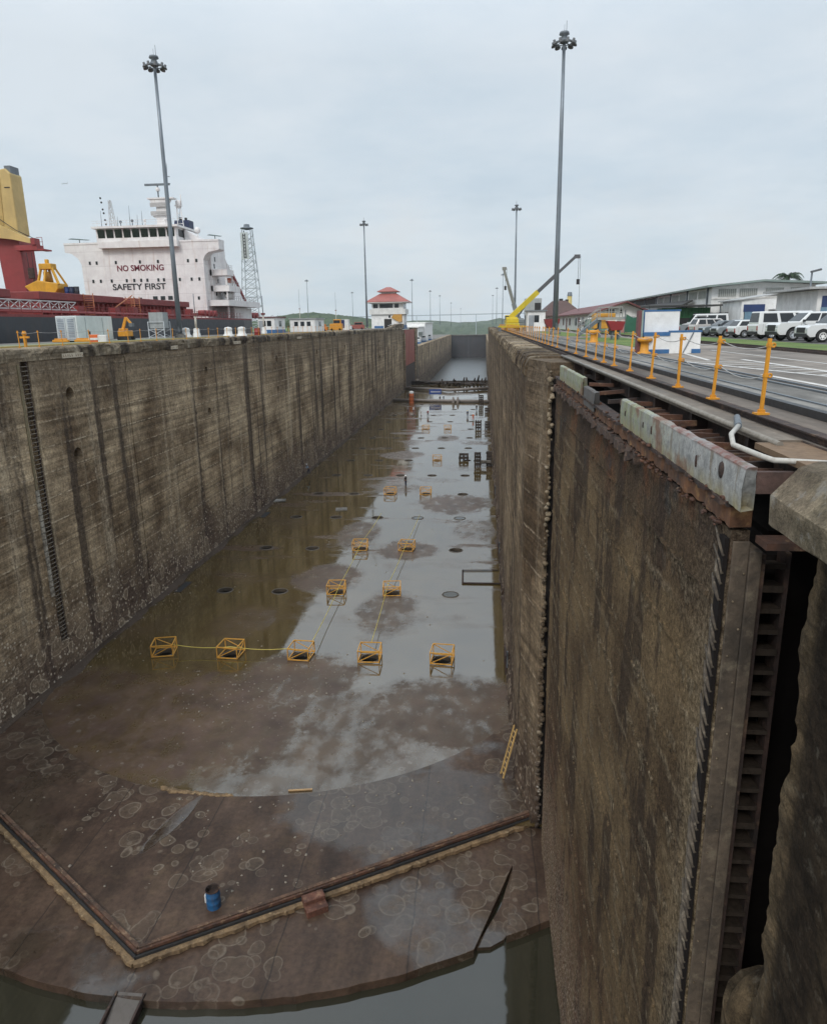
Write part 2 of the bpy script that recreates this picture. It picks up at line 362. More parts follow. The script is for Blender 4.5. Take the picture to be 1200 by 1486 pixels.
while y < 340:
    L = .62 + .25 * math.sin(k * 7.3); j = .2 * mn.noise(V((k * 2.7, 1, 4)))
    q = random.random() < .3; x0 = XR - .05 + j + (.22 if q else 0); top = RT - .03 + .08 * mn.noise(V((k * 1.7, 4, 9))) - (.16 if q else 0)
    cm.prism([(x0 + .22, 22.6 + .3 * mn.noise(V((k, 8, 2)))), (x0 - .05, 22.9), (x0 - .02, 23.35), (x0 + .2, top - .05), (x0 + .5, top), (3.9, top), (3.9, 22.6)], y, y + L, 'y')
    y += L + .12; k += 1
    if y > 130: y += .5
cm.obj('coping', M_cope, right, bevel=.05)
qn = MB()
for i in range(95):                                         # shell-crusted studs up the quoin edge
    z = .2 + i * .245; qn.ball((3.0 + random.uniform(-.1, .07), 32.45 + random.uniform(-.15, .15), z + random.uniform(-.08, .08)), random.uniform(.05, .15), 7, 5, jit=.3)
qn.obj('quoin_studs', M_cope, right)

# ---- recess the near gate leaf folds into, and the near pier
M_void = paint('recess concrete', (.016, .013, .012), .9, .4, (.01, .008, .008))  # near-black colour holds the shade of recess, gate interior and slot
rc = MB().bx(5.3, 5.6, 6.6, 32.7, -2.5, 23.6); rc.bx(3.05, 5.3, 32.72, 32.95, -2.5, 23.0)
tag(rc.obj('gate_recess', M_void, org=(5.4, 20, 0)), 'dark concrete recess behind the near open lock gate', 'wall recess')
def nw(y, z):
    e = .16 * abs(mn.noise(V((7, 1, z * .45)))) + .10 * mn.noise(V((3, y * .5, z * 1.7))) + .06 * mn.noise(V((5, y, z * 5.2))) + .03 * mn.noise(V((5, y, z * 13)))
    yy = y + (-e if y > 6.2 else 0)
    x = 3.06 + .025 * nz3((8, y, z), 1.1) + .018 * nz3((8, y, z), 5)
    if y > 6.7: x = 3.2 + .3 * (y - 6.7) / .3 + .06 * nz3((8, y, z), 3)
    return (x, yy, z)
near = grid_wall('lock_pier', [-4, -2, 0, 2, 3, 4, 4.4, 4.7] + steps(4.8, 6.6, .1) + [6.7, 6.8, 6.9, 7.0], steps(-2.5, 12, 1) + steps(12.3, 23.45, .07), nw, M_near, 6.5)
tag(near, 'broken rough concrete pier edge at the near right corner beside the gate recess', 'pier')
m = MB(); sec = [(2.58, 23.62), (2.57, 23.88), (2.80, 24.14), (2.95, 24.18), (5.2, 24.18), (5.2, 23.46), (2.75, 23.5)]
ys = steps(-3, 6.55, .22); vs = []; fs = []; n = len(sec)
for yy in ys:
    for q, (a, b_) in enumerate(sec):
        j = .022 * nz3((a * 2, yy, b_ * 2), 1.6) + .01 * nz3((a, yy, b_), 7); vs.append((a + j, yy + (.05 * nz3((a, 1, b_), 3) if yy > 6.4 else 0), b_ + j * .7))
for i in range(len(ys) - 1):
    for q in range(n): fs.append((i*n + q, i*n + (q+1) % n, (i+1)*n + (q+1) % n, (i+1)*n + q))
fs += [tuple(range(n)), tuple((len(ys)-1)*n + q for q in reversed(range(n)))]
m.add(vs, fs).obj('coping', wall_mat('lichened coping', 60, 8, tint=(1, 1.01, 1.03), dark=.82, algae=.25, fine=True), near)
m = MB().ball((3.75, 7.15, 17.3), .78, 20, 12, (1, .5, 1)); m.tube([(3.75, 7.15, 17.3), (3.75, 7.15, 5)], [.78, .7], 18).obj('rounded_nib', M_near, near)

# ---- floor
def floor_mat():
    m, nt, b = MAT('wet lock floor'); p = wpos(nt); X, Y, Z = sepxyz(nt, p)
    n0 = noise(nt, p, .055, 6, .6, off=(4, 11, 0)); n1 = noise(nt, p, .35, 7, .65); n2 = noise(nt, p, 2.2, 6, .7); n3 = noise(nt, p, .12, 5, .6, off=(20, 3, 0), dist=.6)
    mud = mix(nt, mr(nt, n1, .35, .65), (.056, .032, .021), (.122, .076, .052)); mud = mix(nt, mr(nt, n3, .5, .64, 0, .7), mud, (.088, .052, .040))
    mud = mix(nt, mr(nt, n2, .55, .75, 0, .6), mud, (.17, .135, .105))
    pale = vor(nt, p, 2.0); mud = mix(nt, mth(nt, 'MULTIPLY', mr(nt, pale, .1, .05), mr(nt, n1, .5, .6)), mud, (.45, .42, .38))
    # where the film of water is broken by mud banks (their own fixed shapes on the floor)
    dry = mr(nt, n0, .55, .65, 0, .6)
    wob = mth(nt, 'MULTIPLY', mth(nt, 'SUBTRACT', n1, .5), 1.6); wob = mth(nt, 'ADD', wob, mth(nt, 'MULTIPLY', mth(nt, 'SUBTRACT', n2, .5), .9))
    for cx, cy, rx, ry, k in ((-24, 107.6, 6, 1.5, 1), (-4, 102, 5.5, 6.5, 1), (-8.6, 79.5, 3.8, 4, .9), (-15.5, 86, 3, 6, .75), (-16, 69.5, 4, 4.5, .9), (-8.6, 61, 3, 6, .7), (-8, 164, 3, 5, .9), (-1, 157, 4, 3, .7), (-28, 100.5, 3, 1.5, .8), (-27.5, 79.5, 4, 1.3, .9), (-18, 172, 5, 2, .9),
                             (-1, 43.6, 8, 5.2, .8), (-9.5, 41, 8, 6, .6), (-5, 38.5, 15, 8, .42), (-12, 37, 8, 4, .5), (-21, 41, 11, 7.5, 1), (-13.5, 48, 5, 4, .9), (-29, 44, 4, 5, .8), (-16, 142, 5, 5, .8), (-1, 88, 3, 6, .6), (-7, 118, 4, 2, .5), (-21, 58, 3, 4, .5), (-3, 128, 4, 3, .4), (-24, 150, 6, 2, .5), (-20, 200, 8, 2, .5), (-10, 215, 9, 2, .5)):
        dx = mth(nt, 'DIVIDE', mth(nt, 'SUBTRACT', X, cx), rx); dy = mth(nt, 'DIVIDE', mth(nt, 'SUBTRACT', Y, cy), ry)
        d = mth(nt, 'ADD', mth(nt, 'MULTIPLY', dx, dx), mth(nt, 'MULTIPLY', dy, dy))
        dry = mth(nt, 'MAXIMUM', dry, mr(nt, mth(nt, 'ADD', d, mth(nt, 'MULTIPLY', wob, 1.0)), 1.15, .55, 0, k))
    tr = noise(nt, p, 1, 6, .65, s3=(.07, .26, 1), off=(7, 2, 0)); dry = mth(nt, 'MAXIMUM', dry, mth(nt, 'MULTIPLY', mr(nt, tr, .54, .66, 0, .85), mr(nt, Y, 52, 75)))
    # streaky edges: swept mud
    sw = noise(nt, p, 1, 5, .6, s3=(.8, .5, 1), off=(0, 3, 1)); dry = mth(nt, 'MULTIPLY', dry, mr(nt, sw, .28, .60, .35, 1))
    bed = mix(nt, mr(nt, n1, .3, .7), (.056, .037, .011), (.092, .062, .020))
    F = vor(nt, p, 1.1); ring = mth(nt, 'MULTIPLY', mr(nt, mth(nt, 'ABSOLUTE', mth(nt, 'SUBTRACT', F, mr(nt, n3, .45, .7, 0, .36))), .06, .02), mr(nt, Y, 50, 44, 0, .5))
    c = mix(nt, dry, bed, mud); c = mix(nt, ring, c, (.2, .165, .135))
    put(nt, b.inputs['Base Color'], c)
    put(nt, b.inputs['Roughness'], mth(nt, 'ADD', mr(nt, dry, .1, .8, .035, .42), mr(nt, n2, .4, .7, 0, .05))); put(nt, b.inputs['IOR'], mr(nt, dry, .05, .6, 2.6, 1.4))
    rip = noise(nt, p, 1.6, 3, .5)
    h = mth(nt, 'ADD', mth(nt, 'MULTIPLY', mth(nt, 'MULTIPLY', n2, dry), 1.0), mth(nt, 'MULTIPLY', rip, .012)); put(nt, b.inputs['Normal'], bump(nt, h, .35, .04))
    return m
DX = [-25.5, -19.93, -14.2, -8.7, -3.0]; DY = [51.3 + 14.15 * i for i in range(14)]; HR = .70
m = MB(); xs = [XL - .4, -28.3] + [x + .5 * (DX[1] - DX[0]) for x in DX[:-1]] + [-.2, XR + 1.2]
ye = [DY[0] - 3.5] + [y + 7.075 for y in DY]
m.add([(XL - .4, 32.5, 0), (XR + 1.2, 32.5, 0), (XR + 1.2, ye[0], 0), (XL - .4, ye[0], 0)], [(0, 1, 2, 3)])
for j in range(14):
    a, b_ = ye[j], ye[j+1]
    m.add([(xs[0], a, 0), (xs[1], a, 0), (xs[1], b_, 0), (xs[0], b_, 0)], [(0, 1, 2, 3)]); m.add([(xs[6], a, 0), (xs[7], a, 0), (xs[7], b_, 0), (xs[6], b_, 0)], [(0, 1, 2, 3)])
    for i in range(5):
        x0, x1, cx, cy = xs[i+1], xs[i+2], DX[i], DY[j]; vs = []; N = 28
        angs = sorted([2 * math.pi * k / N for k in range(N)] + [math.atan2(yy - cy, xx - cx) % (2 * math.pi) for xx in (x0, x1) for yy in (a, b_)])
        for t in angs:
            c_, s_ = math.cos(t), math.sin(t); q = min(((x1 if c_ > 0 else x0) - cx) / c_ if abs(c_) > 1e-9 else 1e9, ((b_ if s_ > 0 else a) - cy) / s_ if abs(s_) > 1e-9 else 1e9)
            vs += [(cx + HR * c_, cy + HR * s_, 0), (cx + q * c_, cy + q * s_, 0)]
        K = len(angs); m.add(vs, [(2*k, 2*k+1, 2*((k+1) % K)+1, 2*((k+1) % K)) for k in range(K)])
m.add([(XL - .4, ye[-1], 0), (XR + 1.2, ye[-1], 0), (XR + 1.2, 322, 0), (XL - .4, 322, 0)], [(0, 1, 2, 3)])
M_floor = floor_mat(); kind(m.obj('lock_floor', M_floor), 'structure')
# drains: a lip and a shaft; some are brim-full
M_shaft = paint('drain shaft', (.075, .058, .042), .6, .5, (.02, .016, .012))
def water_mat(name, col, rough=.03, rip=.006, sc=2.0, ior=1.5):
    m, nt, b = MAT(name); p = wpos(nt); n = noise(nt, p, .2, 4)
    put(nt, b.inputs['Base Color'], mix(nt, n, tuple(x * .7 for x in col), tuple(x * 1.3 for x in col))); b.inputs['Roughness'].default_value = rough; b.inputs['IOR'].default_value = ior
    put(nt, b.inputs['Normal'], bump(nt, noise(nt, p, sc, 3, .5), .3, rip)); return m
M_pool = water_mat('pool water', (.03, .026, .014))
dr = MB().lathe([(HR - .01, -.35), (HR - .01, .004), (HR, .045), (HR + .10, .05), (HR + .14, -.002)], 28).obj('drain_hole', M_shaft)
shaft = MB().lathe([(HR - .012, -3.2), (HR - .012, -.3)], 24); shaft.lathe([(.001, -3.18), (HR - .01, -3.18)], 24); shaft.obj('shaft', paint('shaft shade', (.006, .005, .004), .95, .1), dr)  # the hole's darkness is put into a near-black shaft colour
dr['group'] = 'round drain holes in the lock floor'; dr['category'] = 'drain'
brim = MB().lathe([(.001, .0), (HR - .02, .0)], 24); first = True
cols = ['by the left wall', 'one in from the left wall', 'on the middle line', 'right of the middle', 'nearest the right wall']
cage_at = {(0, i) for i in range(5)} | {(1, 2), (1, 3), (2, 2), (2, 3), (4, 2), (4, 3), (6, 3), (9, 2), (9, 3)}
for j in range(14):
    for i in range(5):
        o = dr if first else copy_tree(dr); first = False; o.location = (DX[i], DY[j], 0)
        row = 'front row' if j == 0 else nth(j + 1) + ' row'
        o['label'] = ('caged ' if (j, i) in cage_at else 'round uncaged ') + 'drain hole, %s of the floor, %s' % (row, cols[i])
        if (i, j) in ((4, 1), (3, 3), (4, 3)):
            w = brim.obj('standing_water', M_pool, None, (0, 0, 0)); w.parent = o; w.location = (0, 0, .02)

# ---- gate sill: upper platform, V-shaped seal beams, lower apron and the sump before it
def sill_mat(name, wet, seed, dry=.5):
    m, nt, b = MAT(name); p = wpos(nt); X, Y, Z = sepxyz(nt, p); o = (seed * 9.1, seed * 4.7, 0)
    n0 = noise(nt, p, .13, 6, .6, off=o); n1 = noise(nt, p, .6, 7, .65, off=o); n2 = noise(nt, p, 4, 6, .7); fld = noise(nt, p, .16, 3, .5, off=(o[0] + 3, 1, 0))
    c = mix(nt, mr(nt, n0, .35, .65), (.044, .026, .018), (.085, .054, .037)); c = mix(nt, mr(nt, n1, .52, .7, 0, .55), c, (.118, .078, .048)); sc_ = noise(nt, p, 1, 6, .65, s3=(.9, .22, 1), off=o); c = scal(nt, c, mr(nt, sc_, .35, .65, .7, 1.3))
    pts = mth(nt, 'ADD', mth(nt, 'MULTIPLY', n1, .11), mth(nt, 'ADD', mth(nt, 'MULTIPLY', n2, .06), -.085))
    F = mth(nt, 'ADD', vor(nt, p, .78, rnd=1), pts); r = mr(nt, fld, .42, .54, .0, .5)
    inn = mr(nt, mth(nt, 'SUBTRACT', r, F), 0, .02); edge = mth(nt, 'MULTIPLY', inn, mr(nt, mth(nt, 'SUBTRACT', r, F), .075, .035))
    F2 = mth(nt, 'ADD', vor(nt, vadd(nt, p, (3.3, 7.7, 0)), 1.15), pts); r2 = mr(nt, fld, .42, .54, .0, .42); in2 = mr(nt, mth(nt, 'SUBTRACT', r2, F2), 0, .02); ed2 = mth(nt, 'MULTIPLY', in2, mr(nt, mth(nt, 'SUBTRACT', r2, F2), .08, .04))
    c = mix(nt, mth(nt, 'MULTIPLY', mth(nt, 'MAXIMUM', inn, in2), mr(nt, n1, .35, .65, .1, .55)), c, (.115, .085, .058)); c = mix(nt, mth(nt, 'MULTIPLY', mth(nt, 'MAXIMUM', edge, mth(nt, 'MULTIPLY', ed2, .7)), mr(nt, n1, .35, .6, .2, .7)), c, (.19, .152, .115))
    pud = mth(nt, 'MULTIPLY', mr(nt, noise(nt, p, .1, 5, .55, off=(o[0] + 30, 2, 0)), .55 - wet, .60 - wet), mr(nt, n1, .7, .45, .3, 1))
    if seed == 1:                                           # the film fed from the drag-mark runs back to the chamber
        for cx, cy, rx, ry, k in ((-16.1, 31.2, .45, 2.3, 1), (-5, 33, 6, 3.2, .75), (-1, 34.5, 4, 2.5, .7)):
            ddx = mth(nt, 'DIVIDE', mth(nt, 'SUBTRACT', mth(nt, 'ADD', X, mth(nt, 'MULTIPLY', mth(nt, 'SUBTRACT', Y, cy), -.28 if rx < 1 else 0)), cx), rx); ddy = mth(nt, 'DIVIDE', mth(nt, 'SUBTRACT', Y, cy), ry)
            q = mth(nt, 'ADD', mth(nt, 'MULTIPLY', ddx, ddx), mth(nt, 'MULTIPLY', ddy, ddy)); pud = mth(nt, 'MAXIMUM', pud, mr(nt, mth(nt, 'ADD', q, mth(nt, 'MULTIPLY', mth(nt, 'SUBTRACT', n1, .5), 1.2)), 1.1, .8, 0, k))
    c = mix(nt, mth(nt, 'MULTIPLY', pud, .45), c, (.045, .036, .026)); c = scal(nt, c, mr(nt, n2, .25, .75, .62, 1.35)); jx = mth(nt, 'ABSOLUTE', mth(nt, 'SUBTRACT', mth(nt, 'FRACT', mth(nt, 'MULTIPLY', mth(nt, 'ADD', X, mth(nt, 'MULTIPLY', n1, .25)), 1 / 5.6)), .5)); c = mix(nt, mr(nt, jx, .008, .003, 0, .7), c, (.02, .015, .012))
    put(nt, b.inputs['Base Color'], c); put(nt, b.inputs['Roughness'], mth(nt, 'SUBTRACT', mr(nt, n1, .3, .7, dry - .12, dry + .1), mth(nt, 'MULTIPLY', pud, dry - .1))); put(nt, b.inputs['IOR'], mr(nt, pud, 0, 1, 1.3, 1.6))
    put(nt, b.inputs['Normal'], bump(nt, mth(nt, 'MULTIPLY', mth(nt, 'ADD', n2, n1), mr(nt, pud, 0, 1, 1, .05)), .4, .03)); return m
def arcN(x): return 52.9 - math.sqrt(max(0, 19.3**2 - (x + 14.3)**2))
def arcF(x): return 47.1 - math.sqrt(25.6**2 - (x + 13)**2) + .07 * nz3((x, 0, 0), .8)
VA, VL, VR = (-14.26, 23.28), (XL - .3, 35.2), (3.4, 33.7)
def vy(x): return VA[1] + (x - VA[0]) * ((VL[1] - VA[1]) / (VL[0] - VA[0]) if x < VA[0] else (VR[1] - VA[1]) / (VR[0] - VA[0]))
xx = [XL - .3] + steps(-31, 2.6, .8) + [3.4]; top = [(x, max(arcN(x), vy(x) + .05)) for x in xx]
up = [(VL[0], VL[1]), VA, VR]
poly = [(x, y) for x, y in up] + [p for p in reversed(top)]
kind(MB().prism(poly, -1.5, .16, 'z').obj('sill_platform', sill_mat('sill concrete', .0, 1, .5), bevel=.03), 'structure')
xs2 = steps(XL - .3, -.2, .5)
lowp = [(x, arcF(x)) for x in xs2] + [(1.62, 30.0), (1.18, 25.7), (2.0, 26.1), (2.9, 26.6), (3.4, 26.9), (3.4, 33.6)] + [(VA[0], VA[1] + .1), (XL - .3, 35.0)]
apron = MB().prism(lowp, -2.9, -.28, 'z').obj('sill_apron', sill_mat('apron concrete', .03, 2, .44), bevel=.05); kind(apron, 'structure')
kind(MB().prism([(-.15, 25.2), (1.0, 27.6), (1.55, 29.8), (1.7, 29.9), (1.3, 26.2), (1.1, 25.75), (.5, 25.3)], -2.8, -.50, 'z').obj('sill_shelf', apron.data.materials[0]), 'structure')
MB().add([(XL - .4, -30, -.66), (5.4, -30, -.66), (5.4, 34, -.66), (XL - .4, 34, -.66)], [(0, 1, 2, 3)])
kind(MB().add([(XL - .4, -30, -.66), (5.4, -30, -.66), (5.4, 34, -.66), (XL - .4, 34, -.66)], [(0, 1, 2, 3)]).obj('sump_water', water_mat('sump water', (.030, .028, .018), .04, .004, 1.2, 1.7)), 'structure')
M_beam = rusty('rusty timber', (.16, .085, .05), (.035, .022, .016), (.30, .20, .12), 1.2)
M_ochre = rusty('ochre ledge', (.27, .175, .09), (.12, .078, .043), (.38, .27, .15), 1.6, rough=.9)
def arm(a, b, label):
    d = V((b[0]-a[0], b[1]-a[1], 0)); L = d.length; d.normalize(); n = V((d.y, -d.x, 0))
    if n.y > 0: n = -n
    t = thing('sill_seal_beam', (*a, 0), label, 'sill beam')
    def sec(o0, o1, z0, z1, jit=0, seg=40, s0=0, s1=L, seed=0):
        s0 = -.32 * (o0 + o1)
        vs = []; fs = []
        for k in range(seg + 1):
            q = s0 + (s1 - s0) * k / seg; p = V((*a, 0)) + d * q; j = jit * (mn.noise(V((q * 2.1, seed, 1))) + mn.noise(V((q * 6, seed, 1))) * .6)
            vs += [p + n * o0 + V((0, 0, z0)), p + n * (o1 + j) + V((0, 0, z0)), p + n * (o1 + j) + V((0, 0, z1 + j * .3)), p + n * o0 + V((0, 0, z1))]
        for k in range(seg):
            for c in range(4): fs.append((k*4 + c, k*4 + (c+1) % 4, k*4 + 4 + (c+1) % 4, k*4 + 4 + c))
        fs += [(0, 1, 2, 3), (seg*4 + 3, seg*4 + 2, seg*4 + 1, seg*4)]; return MB().add(vs, fs)
    sec(-.20, -.03, .1, .28, .025, 80, .35, L).obj('seal_timber', M_beam, t); sec(-.03, .08, .1, .23, .02, 80, .2, L, 3).obj('bearing_plate', M_rust, t)
    sec(.08, .19, -.2, .06, .0, 60, .1, L).obj('gap_shade_strip', M_blk, t); sec(.19, .44, -.24, -.06, .10, 170, 0, L, 7).obj('silted_ledge', M_ochre, t)  # black strip painted for the dark gap between plate and ledge
    return t
arm(VA, VR, 'long rusty seal beam on the sill running up to the right wall')
arm(VA, VL, 'long rusty seal beam on the sill running off to the left wall')
m = MB(); d = V((VR[0]-VA[0], VR[1]-VA[1], 0)).normalized(); n = V((d.y, -d.x, 0)); p0 = V((-7.75, vy(-7.75), 0)); rzb = math.atan2(d.y, d.x)
br = thing('sill_bracket', (p0.x, p0.y, -.28), 'stepped rust red steel bracket halfway along the sill beam', 'bracket')
for i, nm in enumerate(('upper_step', 'lower_step')): MB().obx(p0 + n * (.42 + .42 * i) + V((0, 0, .05 - .2 * i)), (1.0, .48, .38), rz=rzb).obj(nm, rusty('bracket rust', (.19, .075, .045), (.07, .03, .02), (.28, .15, .09)), br, bevel=.03)
sl = MB()
for k in range(60):                                         # ochre silt heaped at the platform edge
    x = -17.9 + 4.2 * k / 60; sl.ball((x, arcN(x) + .06 + random.uniform(-.1, .12), .16), random.uniform(.05, .16) * (1.6 if k < 12 else 1), 6, 4, (1.6, .8, .4), .3)
kind(sl.obj('silt', M_ochre), 'stuff')
tag(MB().obx((-10.1, 34.55, .06), (1.35, .1, .06), rz=.16).obj('timber_lath', paint('bare wood', (.5, .32, .16), .7, .3), org=(-10.1, 34.55, 0)), 'short bare wooden lath lying at the curved platform edge', 'lath')
pl = thing('plank_walkway', (-13.75, 21, -.4), 'flat grey plank walkway leading from the apron down into the sump', 'walkway')
MB().prism([(21.75, -.25), (21.75, -.40), (16, -1.9), (16, -1.75)], -14.35, -13.3, 'x').obj('deck_board', paint('wet plank', (.105, .088, .075), .5, .5, (.05, .04, .03), .8), pl)
for x in (-14.40, -13.25): MB().prism([(21.75, -.2), (21.75, -.45), (16, -1.95), (16, -.66)], x - .045, x + .045, 'x').obj('edge_rail', M_darkrust, pl)

# mud banked against the wall feet, stones and scraps lying about
def bank(xw, sgn, y0, y1, seed):
    ys = steps(y0, y1, .45); vs = []; fs = []
    for yy in ys:
        w = max(.05, .28 + .7 * mn.fractal(V((seed, yy * .16, 1)), 1, 2, 3) + .25 * mn.noise(V((seed, yy * 1.3, 2)))); h = .10 + .14 * max(0, mn.noise(V((seed, yy * .3, 5)))) + .05 * mn.noise(V((seed, yy * 2, 5)))
        vs += [(xw, yy, h + .5 * (sgn > 0) * .5), (xw + sgn * w * .5, yy, h * .5 + .02), (xw + sgn * w, yy, -.01)]
    for i in range(len(ys) - 1):
        for q in range(2): fs.append((i*3 + q, i*3 + q + 1, i*3 + 4 + q, i*3 + 3 + q))
    return MB().add(vs, fs, True)
M_mud = paint('bank mud', (.070, .050, .038), .85, .5, (.14, .11, .085), 1.5, streak=False, bmp=.4)
kind(bank(XL + .25, 1, 36, 316, 3).obj('mud', M_mud), 'stuff'); kind(bank(XR + .02, -1, 38, 316, 9).obj('mud', M_mud), 'stuff')
def rubble(n, seed):
    r = random.Random(seed); m = MB()
    for k in range(n):
        t = r.random()
        if t < .35: x, y = r.gauss(-15, 4), r.gauss(46, 4)
        elif t < .6: x, y = XL + abs(r.gauss(.7, .5)), r.uniform(38, 250)
        elif t < .75: x, y = r.uniform(-29, 1), r.uniform(36, 120)
        else: x, y = r.uniform(-26, 2), r.uniform(26, 36); 
        if t >= .75: z = .16 if y > vy(x) + .5 and y < arcN(x) - .1 else None
        else: z = 0 if y > arcN(x) + .2 else (.16 if y > vy(x) + .5 else None)
        if z is None or x > 1.8: continue
        m.ball((x, y, z), r.uniform(.02, .085) * (1.3 if y > 60 else 1), 5, 3, (1, r.uniform(.7, 1.6), .7), .35)
    return m
kind(rubble(700, 4).obj('rubble', paint('pale stones', (.28, .24, .19), .8, .5, (.08, .06, .05), 2)), 'stuff')
# ---- blue drum, yellow ladder, pipe frame
d0 = thing('oil_drum', (-11.9, 25.9, .16), 'open blue steel drum standing on the sill by the beam', 'drum')
bl = paint('blue drum paint', (.02, .115, .27), .45, .4, (.09, .05, .03), 3)
MB().lathe([(.31, .16), (.31, .42), (.325, .45), (.31, .48), (.31, .74), (.325, .77), (.31, .8), (.31, 1.07)], 24, (-11.9, 25.9, 0)).obj('shell', bl, d0)
MB().lathe([(.31, 1.06), (.33, 1.07), (.33, 1.10), (.30, 1.10), (.29, 1.05), (.29, .5), (.0, .5)], 24, (-11.9, 25.9, 0)).obj('rim', M_darkrust, d0)
MB().lathe([(.0, .8), (.28, .84)], 20, (-11.9, 25.9, 0)).obj('contents', M_rust, d0)
MB().obx((-12.22, 25.84, .62), (.06, .14, .4)).obj('white_tag', M_wht, d0)
t = thing('ladder', (1.55, 36.6, .16), 'short yellow ladder leaning on the foot of the right wall', 'ladder')
a, b_ = V((1.25, 36.5, .17)), V((1.98, 36.75, 3.2)); wv = V((.12, -.42, 0)).normalized() * .23
for s in (-1, 1): MB().bar(a + wv * s, b_ + wv * s, .05, .08).obj('rail', paint('ladder yellow', (.62, .40, .15), .5, .3), t)
for k in range(9): q = a.lerp(b_, .07 + k * .105); MB().tube([q - wv, q + wv], .022, 6).obj('rung', paint('ladder yellow', ()), t)
t = thing('pipe_frame', (0, 70.5, 0), 'rectangular rusty pipe frame lying on the flooded floor by the right wall', 'frame')
P = [(-2.0, 72.4), (1.75, 72.6), (2.0, 68.5), (-1.9, 68.5)]
for k, (i, j) in enumerate(((0, 1), (0, 3), (3, 2))): MB().tube([(*P[i], .09), (*P[j], .09)], .09 if k else .06, 8).obj('pipe', M_darkrust, t)
for y in (50.2, 78.3, 107.5):
    t = thing('culvert_frame', (XR, y, 0), {50.2: 'dark steel culvert frame low on the right wall, level with the front cages', 78.3: 'small dark culvert frame on the right wall beyond the pipe frame', 107.5: 'dark culvert frame on the far right wall past the mud bank'}[y], 'culvert', 'culvert openings along the foot of the right wall')
    x = XR - .3
    for q, nm in (((x, y - .95, .02), (x, y - .95, 1.5)), 'jamb'), (((x, y + .95, .02), (x, y + .95, 1.5)), 'jamb'), (((x, y - 1, 1.5), (x, y + 1, 1.5)), 'head'): MB().bar(*q, .12).obj(nm, M_darkrust, t)
    MB().bx(x + .05, x + .2, y - .1, y + .1, .05, 1.44).obj('centre_bar', M_steel, t)
for i, (y, tx) in enumerate(((66.2, 'nearer'), (94.8, 'farther'))):
    t = thing('culvert_slot_sheet', (-30.1, y, 0), tx + ' dark sheet standing for a culvert opening along the left wall foot', 'culvert slot', 'dark culvert opening sheets at the left wall foot')
    MB().bx(-30.5, -29.8, y - 1.5, y + 1.5, .003, .02).obj('slot', M_blk, t)  # flat black sheet in place of the dark inside of an opening
    for k in range(2): MB().bx(-30.55 + .72 * k, -30.47 + .72 * k, y - 1.55, y + 1.55, .003, .06).obj('edge_bar', M_darkrust, t)

